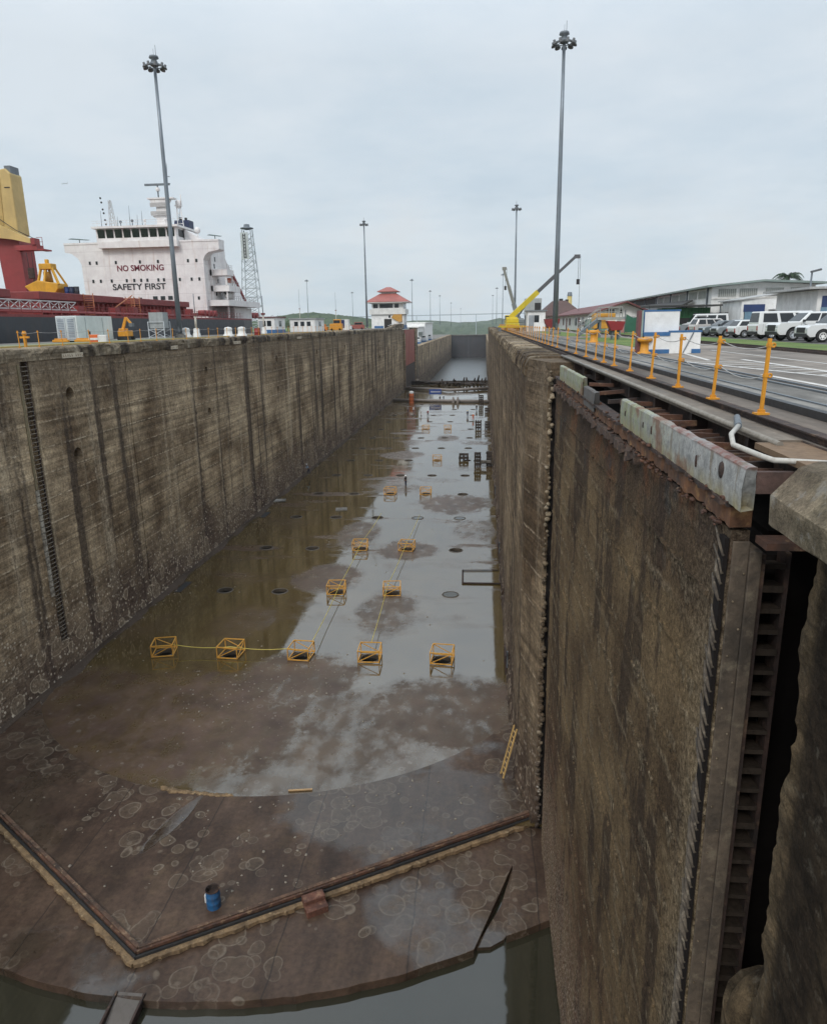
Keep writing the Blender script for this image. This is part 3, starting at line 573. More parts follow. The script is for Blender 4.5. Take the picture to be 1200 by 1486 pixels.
# ---- the near gate leaf, folded open
def leaf_mat():
    m, nt, b = MAT('fouled gate plating'); p = wpos(nt); X, Y, Z = sepxyz(nt, p)
    n0 = noise(nt, p, .3, 7, .62, off=(3, 3, 9)); n1 = noise(nt, p, 1.7, 7, .68); n2 = noise(nt, p, 9, 6, .75); ns = noise(nt, p, 1, 6, .65, s3=(1, .55, .16), off=(7, 1, 1)); nf = noise(nt, p, 26, 4, .7)
    c = mix(nt, mr(nt, n0, .36, .62), (.075, .052, .034), (.22, .165, .100)); c = mix(nt, mr(nt, ns, .52, .56, 0, .8), c, (.052, .038, .030)); c = mix(nt, mr(nt, n1, .55, .72, 0, .6), c, (.25, .20, .13))
    # riveted plate laps: rows of shell growth
    zz = mth(nt, 'ADD', Z, mth(nt, 'MULTIPLY', mth(nt, 'SUBTRACT', n1, .5), .5)); fr = mth(nt, 'FRACT', mth(nt, 'MULTIPLY', zz, 1 / 1.45)); lap = mr(nt, mth(nt, 'ABSOLUTE', mth(nt, 'SUBTRACT', fr, .5)), .09, .01); lap = mth(nt, 'MULTIPLY', lap, mr(nt, noise(nt, p, .45, 5, .65, off=(1, 5, 2)), .44, .62, .04, 1)); drip = mth(nt, 'SUBTRACT', mr(nt, noise(nt, p, 1, 5, .7, s3=(1, 1.5, .35), off=(3, 1, 9)), .46, .72, -.02, .62), mth(nt, 'SUBTRACT', 1.0, fr)); drip = mth(nt, 'MULTIPLY', mr(nt, drip, 0, .03), mr(nt, n2, .3, .55, .25, 1)); lap = mth(nt, 'MAXIMUM', lap, drip)
    c = mix(nt, mth(nt, 'MULTIPLY', lap, mr(nt, n2, .3, .6, .15, .7)), c, (.31, .265, .195))
    edge = mth(nt, 'MULTIPLY', mr(nt, Y, 10.6, 9.3), mr(nt, n2, .38, .6)); c = mix(nt, mth(nt, 'MULTIPLY', edge, .75), c, (.34, .295, .22))
    lowz = mr(nt, mth(nt, 'ADD', Z, mth(nt, 'MULTIPLY', n0, 6)), 13.5, 7); c = mix(nt, mth(nt, 'MULTIPLY', lowz, mr(nt, n1, .42, .62, .1, .75)), c, (.19, .105, .07)); c = mix(nt, mth(nt, 'MULTIPLY', mr(nt, Z, 7, 3), mr(nt, n2, .5, .6, 0, .8)), c, (.42, .38, .33))
    c = mix(nt, mth(nt, 'MULTIPLY', mr(nt, Z, 20.6, 22.6), mr(nt, n1, .3, .6, .35, .85)), c, (.07, .052, .045)); c = mix(nt, mth(nt, 'MULTIPLY', mr(nt, Z, 21, 22.4), mr(nt, n0, .52, .6, 0, .75)), c, (.17, .072, .035))
    c = mix(nt, mth(nt, 'MULTIPLY', mr(nt, Z, 20.5, 22), mr(nt, noise(nt, p, .7, 4, .6, off=(11, 4, 2)), .58, .66, 0, .7)), c, (.055, .07, .08))
    c = scal(nt, c, mth(nt, 'MULTIPLY', mr(nt, n2, .3, .7, .3, 1.65), mr(nt, nf, .3, .7, .45, 1.5)))
    tn = nd(nt, 'ShaderNodeMix', {0: 1.0}, data_type='RGBA', blend_type='MULTIPLY'); put(nt, tn.inputs[6], c); put(nt, tn.inputs[7], (1.0, .91, .81)); put(nt, b.inputs['Base Color'], tn.outputs[2]); b.inputs['Roughness'].default_value = .9
    h = mth(nt, 'ADD', mth(nt, 'ADD', n2, mth(nt, 'MULTIPLY', nf, .5)), mth(nt, 'ADD', mth(nt, 'MULTIPLY', n1, .7), mth(nt, 'MULTIPLY', lap, .8))); put(nt, b.inputs['Normal'], bump(nt, h, 1.0, .10)); return m
M_leaf = leaf_mat()
G = thing('lock_gate_leaf', (3.1, 9, 0), 'huge rusted shell-crusted steel lock gate leaf folded open against the right wall', 'lock gate')
def lf(y, z): return (3.12 + .022 * nz3((1, y, z), 1.4) - .03 * max(0, mn.noise(V((y * 1.3, z * 3, 2)))), y, z)
ys = steps(9.0, 31.5, .13, .4); grid_wall('skin_plate', ys, steps(-.4, 22.85, .3), lf, M_leaf, 3.34, G, (3.1, 9, 0))
M_cp = rusty('contact plate', (.125, .092, .064), (.058, .044, .032), (.18, .145, .10), 1.6)
cp = MB().bx(3.345, 3.50, 8.93, 9.5, -.4, 22.6).bx(3.14, 3.343, 8.96, 8.998, -.4, 22.72).obj('contact_plate', M_cp, G, bevel=.012)
bt = MB()
for k in range(38): bt.ball((3.30 - .1 * (k % 2), 8.95, 22.3 - k * .38), .016, 6, 4)
bt.obj('rivets', M_cope, cp)
MB().bx(3.50, 3.56, 8.98, 9.3, -.4, 22.55).bx(3.90, 3.96, 9.2, 9.5, -.4, 22.5).obj('rib_frame', M_darkrust, G)
for k in range(42): MB().obx((3.73 + random.uniform(-.015, .015), 9.34, 22.3 - k * .3), (.335, .36, .06 + .03 * (k % 3 == 1)), rx=-.12 + random.uniform(-.08, .08)).obj('rib', paint('rib steel', (.045, .034, .026), .85, .6, (.012, .010, .009), 3), G)
MB().bx(4.19, 5.1, 10.6, 31.2, -.4, 22.4).bx(3.345, 4.18, 9.75, 31.2, -.4, 22.3).obj('shaded_interior_fill', M_void, G)  # solid black box painted as the shaded inside of the leaf
es = MB()
MB().bx(3.045, 3.10, 9.0, 9.22, 10, 22.75).obj('slot_shade_strip', M_void, G)  # proud black strip painted for the dark gap behind the lugs
for k in range(120):
    if random.random() < .12: continue
    z = 22.6 - k * .185 + random.uniform(-.05, .05); f = min(1, .25 + k / 80) * random.choice((.55, .8, 1, 1, 1.15)); es.tube([(3.05, 9.0, z - .13), (3.04 - .03 * f, 9.12 + random.uniform(-.03, .03), z + random.uniform(-.02, .02)), (3.06, 9.3 + random.uniform(-.04, .14), z + .14 + random.uniform(-.05, .05))], [.022, random.uniform(.025, .05) * (.5 + f), .015], 7)
kind(es.obj('edge_seal', rusty('shell crust', (.13, .10, .07), (.05, .038, .028), (.22, .18, .13), 5), G), 'stuff')
# top edge: fender blocks, ledge, exposed cross-beams
def fender_mat():
    m, nt, b = MAT('old white fender paint'); p = wpos(nt); X, Y, Z = sepxyz(nt, p)
    n0 = noise(nt, p, .9, 6, .6); n1 = noise(nt, p, 3, 7, .68); n2 = noise(nt, p, 12, 5, .7); st = noise(nt, p, 1, 5, .65, s3=(3, 3.5, .5))
    c = mix(nt, mr(nt, n1, .35, .7), (.24, .24, .232), (.46, .45, .425)); c = mix(nt, mth(nt, 'MULTIPLY', mr(nt, Y, 11, 15), mr(nt, n1, .4, .55, .2, .85)), c, (.23, .25, .13))
    c = mix(nt, mth(nt, 'MULTIPLY', mr(nt, Z, 23.45, 23.22), mr(nt, st, .38, .55, .25, .9)), c, (.30, .25, .12)); c = mix(nt, mr(nt, st, .55, .62, 0, .7), c, (.17, .13, .085)); c = mix(nt, mr(nt, n0, .57, .64, 0, .85), c, (.19, .10, .062))
    c = mix(nt, mr(nt, n1, .61, .68), c, (.09, .065, .048)); topr = mth(nt, 'MULTIPLY', mr(nt, Z, 23.70, 23.73), mr(nt, Y, 13.2, 12)); c = mix(nt, mth(nt, 'MULTIPLY', topr, mr(nt, n1, .40, .58, .0, .95)), c, (.17, .068, .05)); c = scal(nt, c, mr(nt, n2, .3, .7, .8, 1.15))
    put(nt, b.inputs['Base Color'], c); b.inputs['Roughness'].default_value = .75; put(nt, b.inputs['Normal'], bump(nt, mth(nt, 'ADD', n1, mth(nt, 'MULTIPLY', n2, .5)), .6, .03)); return m
M_fend = fender_mat()
def block(y0, y1, seed):
    ys = steps(y0, y1, .07); sec = [(3.05, 23.21), (3.04, 23.5), (3.045, 23.735), (3.075, 23.76), (3.17, 23.76), (3.19, 23.5), (3.19, 23.23)]; n = len(sec); vs = []; fs = []
    for i, yy in enumerate(ys):
        bite = .035 * max(0, mn.noise(V((yy * 1.7, seed, 0)))) + .02 * max(0, mn.noise(V((yy * 6, seed, 0)))); e = -.05 * abs(mn.noise(V((seed, 3, yy * 9)))) if i in (0, len(ys)-1) else 0
        for q, (a, b_) in enumerate(sec):
            j = .005 * nz3((a * 4, yy, b_ * 4), 2.2, seed) + .004 * mn.noise(V((a * 9, yy * 7, b_ * 9))); vs.append((a + j + (bite if q in (2, 3) else 0), yy + e * (1 if i else -1) + (.5 * (23.76 - b_) if i == 0 else 0), b_ + j - (bite * .8 if q in (2, 3, 4) else 0) - (.03 * max(0, mn.noise(V((yy * 3, 7, 1)))) if q == 0 else 0)))
    for i in range(len(ys) - 1):
        for q in range(n): fs.append((i*n + q, i*n + (q+1) % n, (i+1)*n + (q+1) % n, (i+1)*n + q))
    fs += [tuple(range(n)), tuple((len(ys)-1)*n + q for q in reversed(range(n)))]; return MB().add(vs, fs)
fb = block(8.5, 16.4, 1).obj('fender_block', M_fend, G)
hs = MB()
for yy, w, h, z in ((9.35, .16, .20, 23.56), (10.45, .05, .16, 23.47), (13.3, .05, .14, 23.5), (14.0, .04, .1, 23.5), (15.8, .05, .1, 23.5)): hs.lathe([(.0, .012), (w / 2, .008), (w / 2 * 1.15, -.012)], 10, (3.03, yy, z), Matrix.Diagonal((1, 1, 1, 1)) @ Matrix.Rotation(R(-90), 4, 'Y') @ Matrix.Diagonal((h / w, 1, 1, 1)))
hs.obj('bolt_hole', M_darkrust, fb)
block(22.7, 29.6, 2).obj('fender_block', M_fend, G); block(20.2, 22.5, 4).obj('broken_block', paint('grimy block', (.10, .095, .09), .8, .6), G).location.z = -.22
def ledge(y0, y1, x0, z0, z1, jit, seed):
    ys = steps(y0, y1, .12); vs = []; fs = []
    for yy in ys:
        j = jit * (mn.noise(V((yy * 2.3, seed, 1))) + .7 * mn.noise(V((yy * 7, seed, 4)))); vs += [(x0 + j, yy, z0 + j), (x0 + j * .7, yy, z1 + j * .4), (3.345, yy, z1), (3.345, yy, z0)]
    for i in range(len(ys) - 1):
        for q in range(4): fs.append((i*4 + q, i*4 + (q+1) % 4, i*4 + 4 + (q+1) % 4, i*4 + 4 + q))
    fs += [(0, 1, 2, 3), tuple((len(ys)-1)*4 + q for q in (3, 2, 1, 0))]; return MB().add(vs, fs)
ledge(14.3, 31.3, 2.97, 22.68, 22.86, .11, 1).obj('crusted_ledge', rusty('crusted ledge', (.10, .06, .042), (.03, .02, .016), (.23, .14, .09), 3), G)
ledge(9.0, 31.4, 3.09, 22.9, 23.18, .04, 5).obj('top_girder', rusty('orange rust', (.20, .085, .035), (.055, .034, .026), (.36, .20, .08), 1.4), G)
ledge(9.0, 31.4, 3.03, 23.15, 23.21, .05, 9).obj('lip_plate', M_darkrust, G)
for q, zl in enumerate((21.75, 20.4, 18.6, 17.35, 15.4, 13.6, 11.2, 8.6)): ledge(9.7 + .4 * (q % 3), 31.3, 3.085, zl - .03, zl + .03, .045, 20 + q).obj('plate_lap', M_leaf, G)
rl = MB()
for k in range(420):
    yy = random.uniform(9, 31.3); rl.ball((3.02 + random.uniform(-.06, .3), yy, 22.87 + random.uniform(-.03, .05) + (.32 if random.random() < .3 else 0)), random.uniform(.015, .055), 5, 3, (1, random.uniform(1, 2.5), .7), .4)
kind(rl.obj('rust_scale', M_rust, G), 'stuff')
for k in range(27):
    y = 9.0 + k * .33 if k < 23 else 17.2 + (k - 23) * 1.7; MB().obx((3.54, y, 23.50 + random.uniform(-.06, .08)), (.72, .09, .10), rz=random.uniform(-.12, .12), ry=random.uniform(-.09, .05)).obj('cross_beam', M_rust if k % 3 else M_darkrust, G)
MB().bx(3.2, 4.1, 8.6, 8.7, 23.42, 23.68).obj('end_board', rusty('end board', (.105, .06, .048), (.05, .03, .024), (.15, .1, .08), 2), G)
MB().bx(3.36, 4.12, 8.5, 8.86, 22.75, 22.84).obj('end_flange', M_rust, G)
t = thing('bent_handrail', (3.4, 9.3, 23.8), 'bent pale pipe handrail lying over the gap beside the gate top', 'handrail')
MB().tube([(3.62, 10.6, 23.95), (3.20, 9.6, 23.98), (3.12, 9.25, 23.90), (3.30, 8.75, 23.84), (3.38, 8.62, 23.82), (4.2, 8.45, 23.80)], .033, 10).obj('pipe', paint('pale pipe', (.50, .47, .42), .5, .4, (.2, .14, .1), 4), t)
MB().tube([(3.86, 11.4, 23.97), (3.62, 10.6, 23.95)], .05, 10).obj('socket', M_steel, t)
# ================================================================ ground, decks, lawn
def ground_mat(name, col, col2, rough=.85, sc=.5, crack=0):
    m, nt, b = MAT(name); p = wpos(nt); n0 = noise(nt, p, sc * .3, 6, .6); n1 = noise(nt, p, sc * 3, 6, .65); st = noise(nt, p, 1, 5, .6, s3=(1.6, .12, 1)); n2 = noise(nt, p, 14, 4, .7)
    c = mix(nt, mr(nt, n0, .35, .65), col, col2); c = scal(nt, c, mr(nt, n1, .3, .7, .8, 1.18)); c = scal(nt, c, mr(nt, st, .35, .65, .6, 1.3))
    c = mix(nt, mr(nt, noise(nt, p, .7, 5, .6, off=(4, 4, 1)), .58, .68, 0, .5), c, tuple(x * .45 for x in col)); c = scal(nt, c, mr(nt, n2, .3, .7, .85, 1.12))
    put(nt, b.inputs['Base Color'], c); put(nt, b.inputs['Roughness'], mr(nt, n0, .4, .65, rough + .1, rough - .08)); put(nt, b.inputs['Normal'], bump(nt, n1, .2, .02)); return m
M_pave = ground_mat('lock deck paving', (.16, .132, .108), (.27, .228, .19), .75)
M_asph = ground_mat('asphalt', (.07, .066, .062), (.11, .10, .095), .8)
M_gconc = ground_mat('smooth grey concrete', (.15, .138, .122), (.24, .225, .205), .8)
M_plank = ground_mat('walkway steel', (.15, .118, .090), (.22, .178, .138), .75, 1.5)
M_dkpave = ground_mat('dark deck strip', (.105, .080, .062), (.175, .14, .11), .8)
M_line = paint('road line', (.66, .63, .59), .7, .45, (.2, .17, .15), 2)
def grass_mat():
    m, nt, b = MAT('mown grass'); p = wpos(nt); n0 = noise(nt, p, .3, 5, .6); n1 = noise(nt, p, 6, 5, .7)
    c = mix(nt, mr(nt, n0, .35, .65), (.07, .135, .022), (.15, .19, .04)); c = scal(nt, c, mr(nt, n1, .25, .75, .6, 1.35)); put(nt, b.inputs['Base Color'], c); b.inputs['Roughness'].default_value = .9
    put(nt, b.inputs['Normal'], bump(nt, n1, .8, .06)); return m
M_grass = grass_mat()
def sheet(name, mat, x0, x1, y0, y1, z, ny=1):
    m = MB()
    for i in range(ny): a = y0 + (y1-y0)*i/ny; b = y0 + (y1-y0)*(i+1)/ny; m.add([(x0, a, z), (x1, a, z), (x1, b, z), (x0, b, z)], [(0, 1, 2, 3)])
    return kind(m.obj(name, mat), 'structure')
sheet('right_ground', M_pave, 4.25, 420, -25, 352, RT - .012)
kind(MB().bx(4.2, 4.26, -2.9, 352, RT - .6, RT - .014).obj('ground_edge', M_darkrust), 'structure')
sheet('paved_deck', M_pave, 7.7, 15.3, -25, 345, RT, 8)
t = thing('edge_walkway', (4, 20, RT), 'rusty plank walkway running along the right wall edge below the railing', 'walkway')
MB().bx(3.84, 4.22, 9.9, 36.5, RT - .10, RT + .004).obj('deck_plate', M_plank, t)
MB().bx(3.6, 4.22, 7.0, 9.86, RT - .10, RT - .02).obj('end_plank', paint('tan plank', (.20, .125, .07), .8, .5, (.08, .05, .035), 2), t)
MB().tube([(3.82, 9.6, RT - .01), (3.82, 36.5, RT - .01)], .045, 8).obj('edge_pipe', paint('edge pipe', (.26, .235, .20), .6, .5, (.09, .07, .05), 2), t)
for y in range(11, 36, 3): MB().bx(3.9, 5.2, y - .06, y + .06, RT - .42, RT - .11).obj('bearer', M_darkrust, t)
sheet('deck_strip', M_dkpave, 4.5, 5.28, -25, 345, RT + .004, 8); sheet('concrete_track', M_gconc, 5.5, 7.2, -25, 345, RT + .004, 8)
t = thing('towing_rail', (4.35, 40, RT), 'low rusty steel rail along the foot of the right railing posts', 'rail')
MB().bx(4.30, 4.36, 6, 340, RT - .002, RT + .09).obj('web', M_darkrust, t); MB().bx(4.24, 4.42, 6, 340, RT + .092, RT + .115).obj('head', M_darkrust, t)
t = thing('cable_trough', (5.35, 40, RT), 'raised black cable trough between the dark strip and the pale track', 'trough')
MB().bx(5.29, 5.44, 5, 340, RT - .002, RT + .13).obj('cover', paint('black trough', (.022, .022, .024), .5, .2), t); MB().bx(5.45, 5.49, 5, 340, RT - .002, RT + .09).obj('flange', M_steel, t)
t = thing('rack_track', (7.4, 40, RT), 'steel rack track for towing locomotives set beside the pale concrete strip', 'track')
for x in (7.25, 7.62): MB().bx(x, x + .07, 5, 340, RT - .002, RT + .035).obj('rail', M_steel, t)
MB().bx(6.2, 6.26, 5, 340, RT + .005, RT + .03).obj('centre_rail', M_steel, t)
sheet('rail_bed', M_dkpave, 14.6, 15.9, -25, 330, RT + .008, 8)
t = thing('return_track', (15.3, 40, RT), 'dark return track along the edge of the lawn', 'track')
for x in (14.75, 15.65): MB().bx(x, x + .09, 0, 330, RT + .004, RT + .10).obj('rail', M_darkrust, t)
sheet('lawn', M_grass, 15.95, 20.05, 10, 330, RT + .03, 8); sheet('near_lawn', M_grass, 9.2, 13.3, 47, 74, RT + .02); sheet('far_lawn', M_grass, 9.0, 12.6, 84, 130, RT + .02)
sheet('car_park', M_asph, 20.06, 29, 25, 99, RT + .006, 3)
m = MB()
def ln(a, b, w=.16, z=RT + .008):
    a = V((*a, 0)); b = V((*b, 0)); d = (b - a).normalized(); n = V((-d.y, d.x, 0)) * w / 2
    m.add([(*(p + s).xy, z) for p, s in ((a, -n), (b, -n), (b, n), (a, n))], [(0, 1, 2, 3)])
ln((7.75, 29.5), (9.6, 20.2), .2); ln((9.6, 20.2), (12.6, 11), .16); ln((10.3, 30.5), (10.25, 15), .2); ln((8.05, 22), (8.05, 12), .18); ln((9.7, 37), (8.9, 30), .18); ln((11.9, 40), (12.0, 16), .14, RT + .012)
for k in range(9): y = 29.0 - k * 1.05; ln((7.95 + k * .2, y - .2), (10.2, y + .1), .17, RT + .012)
kind(m.obj('road_markings', M_line), 'structure')

# ---------------------------------------------------------------- railing posts
def stanchion(full):
    o = MB().bx(-.023, .023, -.023, .023, 0, 1.16).obj('railing_post', M_yel)
    if full:
        MB().bx(-.10, .10, -.08, .08, .0, .03).bx(-.042, .042, -.04, .04, .03, .08).obj('base_plate', M_yel, o)
        for z in (.6, 1.06): MB().lathe([(.018, -.015), (.042, -.015), (.042, .015), (.018, .015), (.018, -.015)], 10, (.065, 0, z), Matrix.Rotation(R(90), 4, 'X')).bx(-.032, .032, -.032, .032, z - .025, z + .025).obj('rope_eye', M_yel, o)
    else:
        t = MB().bx(-.08, .08, -.06, .06, 0, .04).bx(-.05, .05, -.05, .05, 1.0, 1.1); b = bmesh.new(); b.from_mesh(o.data); me = t.mesh('t'); b.from_mesh(me); b.to_mesh(o.data); b.free(); bpy.data.meshes.remove(me)
    o['category'] = 'railing post'; return o
pf, pl_ = stanchion(True), stanchion(False)
ry = [11.77, 14.14, 16.7, 19.4, 22.4, 25.1, 27.3, 29.3, 31.9, 35.2, 39.2, 44.3]
while ry[-1] < 205: ry.append(ry[-1] + 2.85)
wires = MB(); prev = None
for i, y in enumerate(ry):
    src = pf if i < 16 else pl_; o = src if i in (0, 16) else copy_tree(src)
    zb = RT + .116; o.location = (4.34 + random.uniform(-.03, .03), y, zb); o.rotation_euler = (random.uniform(-.02, .02), random.uniform(-.015, .05), random.uniform(-.2, .2))
    o['label'] = ('yellow railing post nearest the camera on the right wall edge' if i == 0 else 'yellow railing post on the right wall edge, %s away from the camera' % nth(i + 1)); o['group'] = 'yellow railing posts along the right wall'
    if prev is not None:
        for z, sg in ((1.06, .10), (.6, .12)):
            if i < 45: wires.tube([(4.41, prev + (y - prev) * q / 6, zb + z - sg * math.sin(math.pi * q / 6)) for q in range(7)], .009, 4, False)
    prev = y
tag(wires.obj('railing_wire', paint('galvanised wire', (.42, .41, .39), .5, .3), org=(4.41, 30, RT)), 'thin slack wire ropes strung through the yellow posts on the right wall', 'wire')
ly = [48.65, 50.96, 53.98, 58.0, 61.2, 64.6, 67.1, 70.5, 74.4, 78.0, 81.2, 84.5, 87.6]
while ly[-1] < 176: ly.append(ly[-1] + 3.3)
wires = MB(); prev = None
for i, y in enumerate(ly):
    o = copy_tree(pl_); o.location = (-32.2, y, LT + .10); o.rotation_euler = (random.uniform(-.04, .04), random.uniform(-.04, .04), 0); o['group'] = 'yellow railing posts along the left wall'
    o['label'] = 'yellow railing post on the left wall edge, %s from the photo edge' % nth(i + 1)
    if prev is not None: wires.tube([(-32.2, prev + (y - prev) * q / 4, LT + 1.13 - .07 * math.sin(math.pi * q / 4)) for q in range(5)], .012, 4, False)
    prev = y
tag(wires.obj('railing_wire', paint('galvanised wire', ()), org=(-32.2, 60, LT)), 'thin grey rope strung through the yellow posts on the left wall', 'wire')

# ---------------------------------------------------------------- mooring bollards (right), low blue and white parapet
def boll(loc, label, mat, grp, s=1):
    t = thing('mooring_bollard', loc, label, 'bollard', grp); x, y, z = loc
    MB().lathe([(.42*s, 0), (.42*s, .06), (.27*s, .12), (.25*s, .62*s), (.30*s, .70*s)], 18, loc).obj('stem', mat, t); MB().lathe([(.28*s, .68*s), (.44*s, .74*s), (.47*s, .86*s), (.38*s, .96*s), (0.0, .99*s)], 18, loc).obj('cap', mat, t); return t
boll((7.85, 37.0, RT), 'squat yellow mooring bollard in front of the blue and white parapet', M_yel, 'yellow mooring bollards', .8); boll((8.5, 58.5, RT), 'squat yellow mooring bollard on the deck farther off near the gangway', M_yel, 'yellow mooring bollards', .95)
M_blue = paint('blue trim', (.035, .13, .30), .5, .3, (.2, .2, .2), 2); M_wwall = paint('white masonry', (.82, .81, .79), .8, .2, (.38, .33, .28), .8)
t = thing('parapet', (8.95, 37.2, RT), 'low white masonry parapet with blue trim and a taller end panel', 'parapet')
MB().bx(7.80, 10.45, 36.9, 37.3, RT - .02, RT + .98).obj('low_wall', M_wwall, t); MB().bx(7.85, 9.50, 37.32, 37.7, RT - .02, RT + 1.98).obj('tall_panel', M_wwall, t)
MB().bx(7.75, 9.00, 36.86, 37.31, RT + .84, RT + 1.02).bx(9.02, 10.50, 36.89, 37.33, RT + .99, RT + 1.08).obj('coping_trim', M_blue, t); MB().bx(7.83, 9.55, 37.31, 37.73, RT + 1.985, RT + 2.07).bx(7.77, 7.85, 37.33, 37.72, RT + .99, RT + 2.06).obj('panel_trim', M_blue, t)
MB().bx(7.75, 9.00, 36.87, 36.898, RT, RT + .2).obj('foot_trim', M_blue, t); MB().bx(10.05, 10.48, 36.87, 36.898, RT, RT + .2).obj('foot_trim', M_blue, t)
MB().bx(7.50, 7.65, 37.1, 37.6, RT - .01, RT + 2.05).obj('post', paint('maroon post', (.16, .06, .06), .6, .4), t); MB().bx(7.66, 7.74, 37.1, 37.7, RT - .01, RT + 2.05).obj('corner_post', paint('pale green post', (.28, .36, .33), .6, .3), t)
MB().bar((9.65, 36.86, RT + .02), (10.1, 36.86, RT + 1.0), .04).obj('brace', M_steel, t)

# ---------------------------------------------------------------- high light masts
M_mast = paint('galvanised mast', (.20, .225, .25), .45, .15, (.12, .11, .10), .3, .4)
def mast(full, r0=.36):
    t = bpy.data.objects.new('light_mast', None); COL.objects.link(t); t['category'] = 'light mast'; t['group'] = 'tall floodlight masts'
    MB().tube([(0, 0, 0), (0, 0, 12), (0, 0, 24), (0, 0, 34.2)], [r0, r0 * .83, r0 * .67, r0 * .52], 14).obj('pole', M_mast, t)
    if full:
        MB().lathe([(.75, 0), (.75, .35), (.5, .4), (.5, .55), (.36, .55)], 14).obj('base', M_gconc, t); MB().bx(-.14, .14, -.40, -.33, .7, 1.5).obj('access_door', M_steel, t)
        MB().lathe([(.2, 33.9), (.5, 34.0), (.55, 34.25), (.3, 34.75), (.62, 34.9), (.55, 35.15), (.0, 35.3)], 14).obj('head', M_steel, t); MB().tube([(.3, 0, 35), (.3, 0, 36.4)], .03, 5).tube([(0, 0, 35), (0, 0, 36)], .02, 5).obj('lightning_rod', M_steel, t)
        hr = MB(); 
        for k in range(24):
            a, b = 2*math.pi*k/24, 2*math.pi*(k+1)/24; hr.tube([(1.0*math.cos(a), 1.0*math.sin(a), 34.05), (1.0*math.cos(b), 1.0*math.sin(b), 34.05)], .06, 5, False)
        for k in range(4): a = math.pi*k/2 + .4; hr.bar((0, 0, 34.15), (math.cos(a), math.sin(a), 34.05), .08)
        hr.obj('lamp_ring', M_steel, t)
        for k in range(9):
            a = 2*math.pi*k/9 + .3; mx = Matrix.Rotation(a, 4, 'Z') @ Matrix.Translation((1.25, 0, 33.95)) @ Matrix.Rotation(R(22), 4, 'Y')
            MB().lathe([(.0, .32), (.14, .3), (.17, .08), (.34, -.08), (.36, -.2), (.0, -.2)], 10, (0, 0, 0), mx).obj('floodlight', paint('lamp housing', (.10, .105, .11), .5, .2), t)
    else: MB().lathe([(.2, 34.0), (1.5, 34.1), (1.6, 34.5), (.6, 34.7), (.5, 35.2), (.0, 35.3)], 10).obj('lamp_head', M_steel, t)
    return t
A, B = mast(True), mast(False, .30)
ms = [(-42.4, 100.5, LT, A, 'nearest tall grey floodlight mast on the left deck before the ship'), (9.35, 99, RT, A, 'nearest tall grey floodlight mast on the right deck'), (-40.2, 255, LT, A, 'tall floodlight mast just left of the white control house'), (9.4, 229, RT, A, 'tall floodlight mast standing over the yellow crane on the right'),
      (-132, 554, 24, B, 'distant floodlight mast above the green hill, between the ship and control house'), (-55, 575, 24, B, 'distant floodlight mast just right of the control house'), (-136, 770, 24, B, 'faint distant floodlight mast left of the control house'), (-55, 772, 24, B, 'faint floodlight mast above the white block beyond the chamber, taller one'),
      (-53, 905, 24, B, 'faint floodlight mast over the far gate, second past the white block'), (-50, 1150, 22, B, 'faint small floodlight mast over the far gate, third past the white block'), (-46, 1500, 20, B, 'faintest floodlight mast above the closed far gate'), (13.4, 537, 24, B, 'distant floodlight mast behind the dark lattice crane'), (12.6, 740, 24, B, 'distant floodlight mast left of the crane boom tip'), (11, 930, 24, B, 'faint distant floodlight mast left of the cranes, shortest of three')]
seen = set()
for x, y, z, src, lab in ms:
    o = src if id(src) not in seen else copy_tree(src); seen.add(id(src)); o.location = (x, y, z - .02); o.rotation_euler = (0, 0, random.uniform(0, 2)); o['label'] = lab
# signal posts with dark red boxes on white feet
def sigpost(x, y, h, lab, src=None):
    t = thing('signal_post', (x, y, LT), lab, 'signal post', 'signal posts on the left deck')
    MB().lathe([(.55, 0), (.5, .5), (.42, .62), (.42, 1.1), (.3, 1.2), (.0, 1.2)], 14, (x, y, LT)).obj('foot', M_wht, t); MB().tube([(x, y, LT + 1.1), (x, y, LT + h * .55)], .16, 8).obj('post', paint('cream post', (.5, .45, .38), .5, .3), t)
    MB().bx(x - .35, x + .35, y - .25, y + .25, LT + h * .55, LT + h * .55 + .35).obj('box', paint('dark red box', (.15, .03, .03), .5, .3), t); MB().tube([(x, y, LT + h * .55 + .3), (x, y, LT + h * 1.1)], .06, 6).obj('aerial', M_steel, t)
sigpost(-39.8, 100, 5.3, 'slim signal post with red box in front of the ship deckhouse'); sigpost(-42.5, 141, 6.4, 'slim signal post with red box beside the white and blue hut'); sigpost(-43.3, 103, 4.3, 'short signal post right beside the nearest left mast')
sigpost(-95, 380, 18, 'distant signal post with red box before the green hill'); sigpost(-70, 350, 15, 'distant signal post with dark box left of the control house')
for i, (x, y, lab) in enumerate(((-42.1, 101.9, 'white bell shaped cap on the deck just past the mast'), (-35.0, 99.3, 'white bell shaped cap on the left deck, nearer of the close pair'), (-33.2, 99.6, 'white bell shaped cap on the left deck, right one of the close pair'))):
    t = thing('capstan', (x, y, LT), lab, 'capstan', 'white capstan covers on the left deck'); MB().lathe([(.75, 0), (.72, .25), (.55, .4), (.5, .9)], 16, (x, y, LT)).obj('skirt', M_wht, t); MB().lathe([(.52, .85), (.56, 1.0), (.45, 1.25), (.0, 1.35)], 16, (x, y, LT)).obj('cap', M_wht, t)

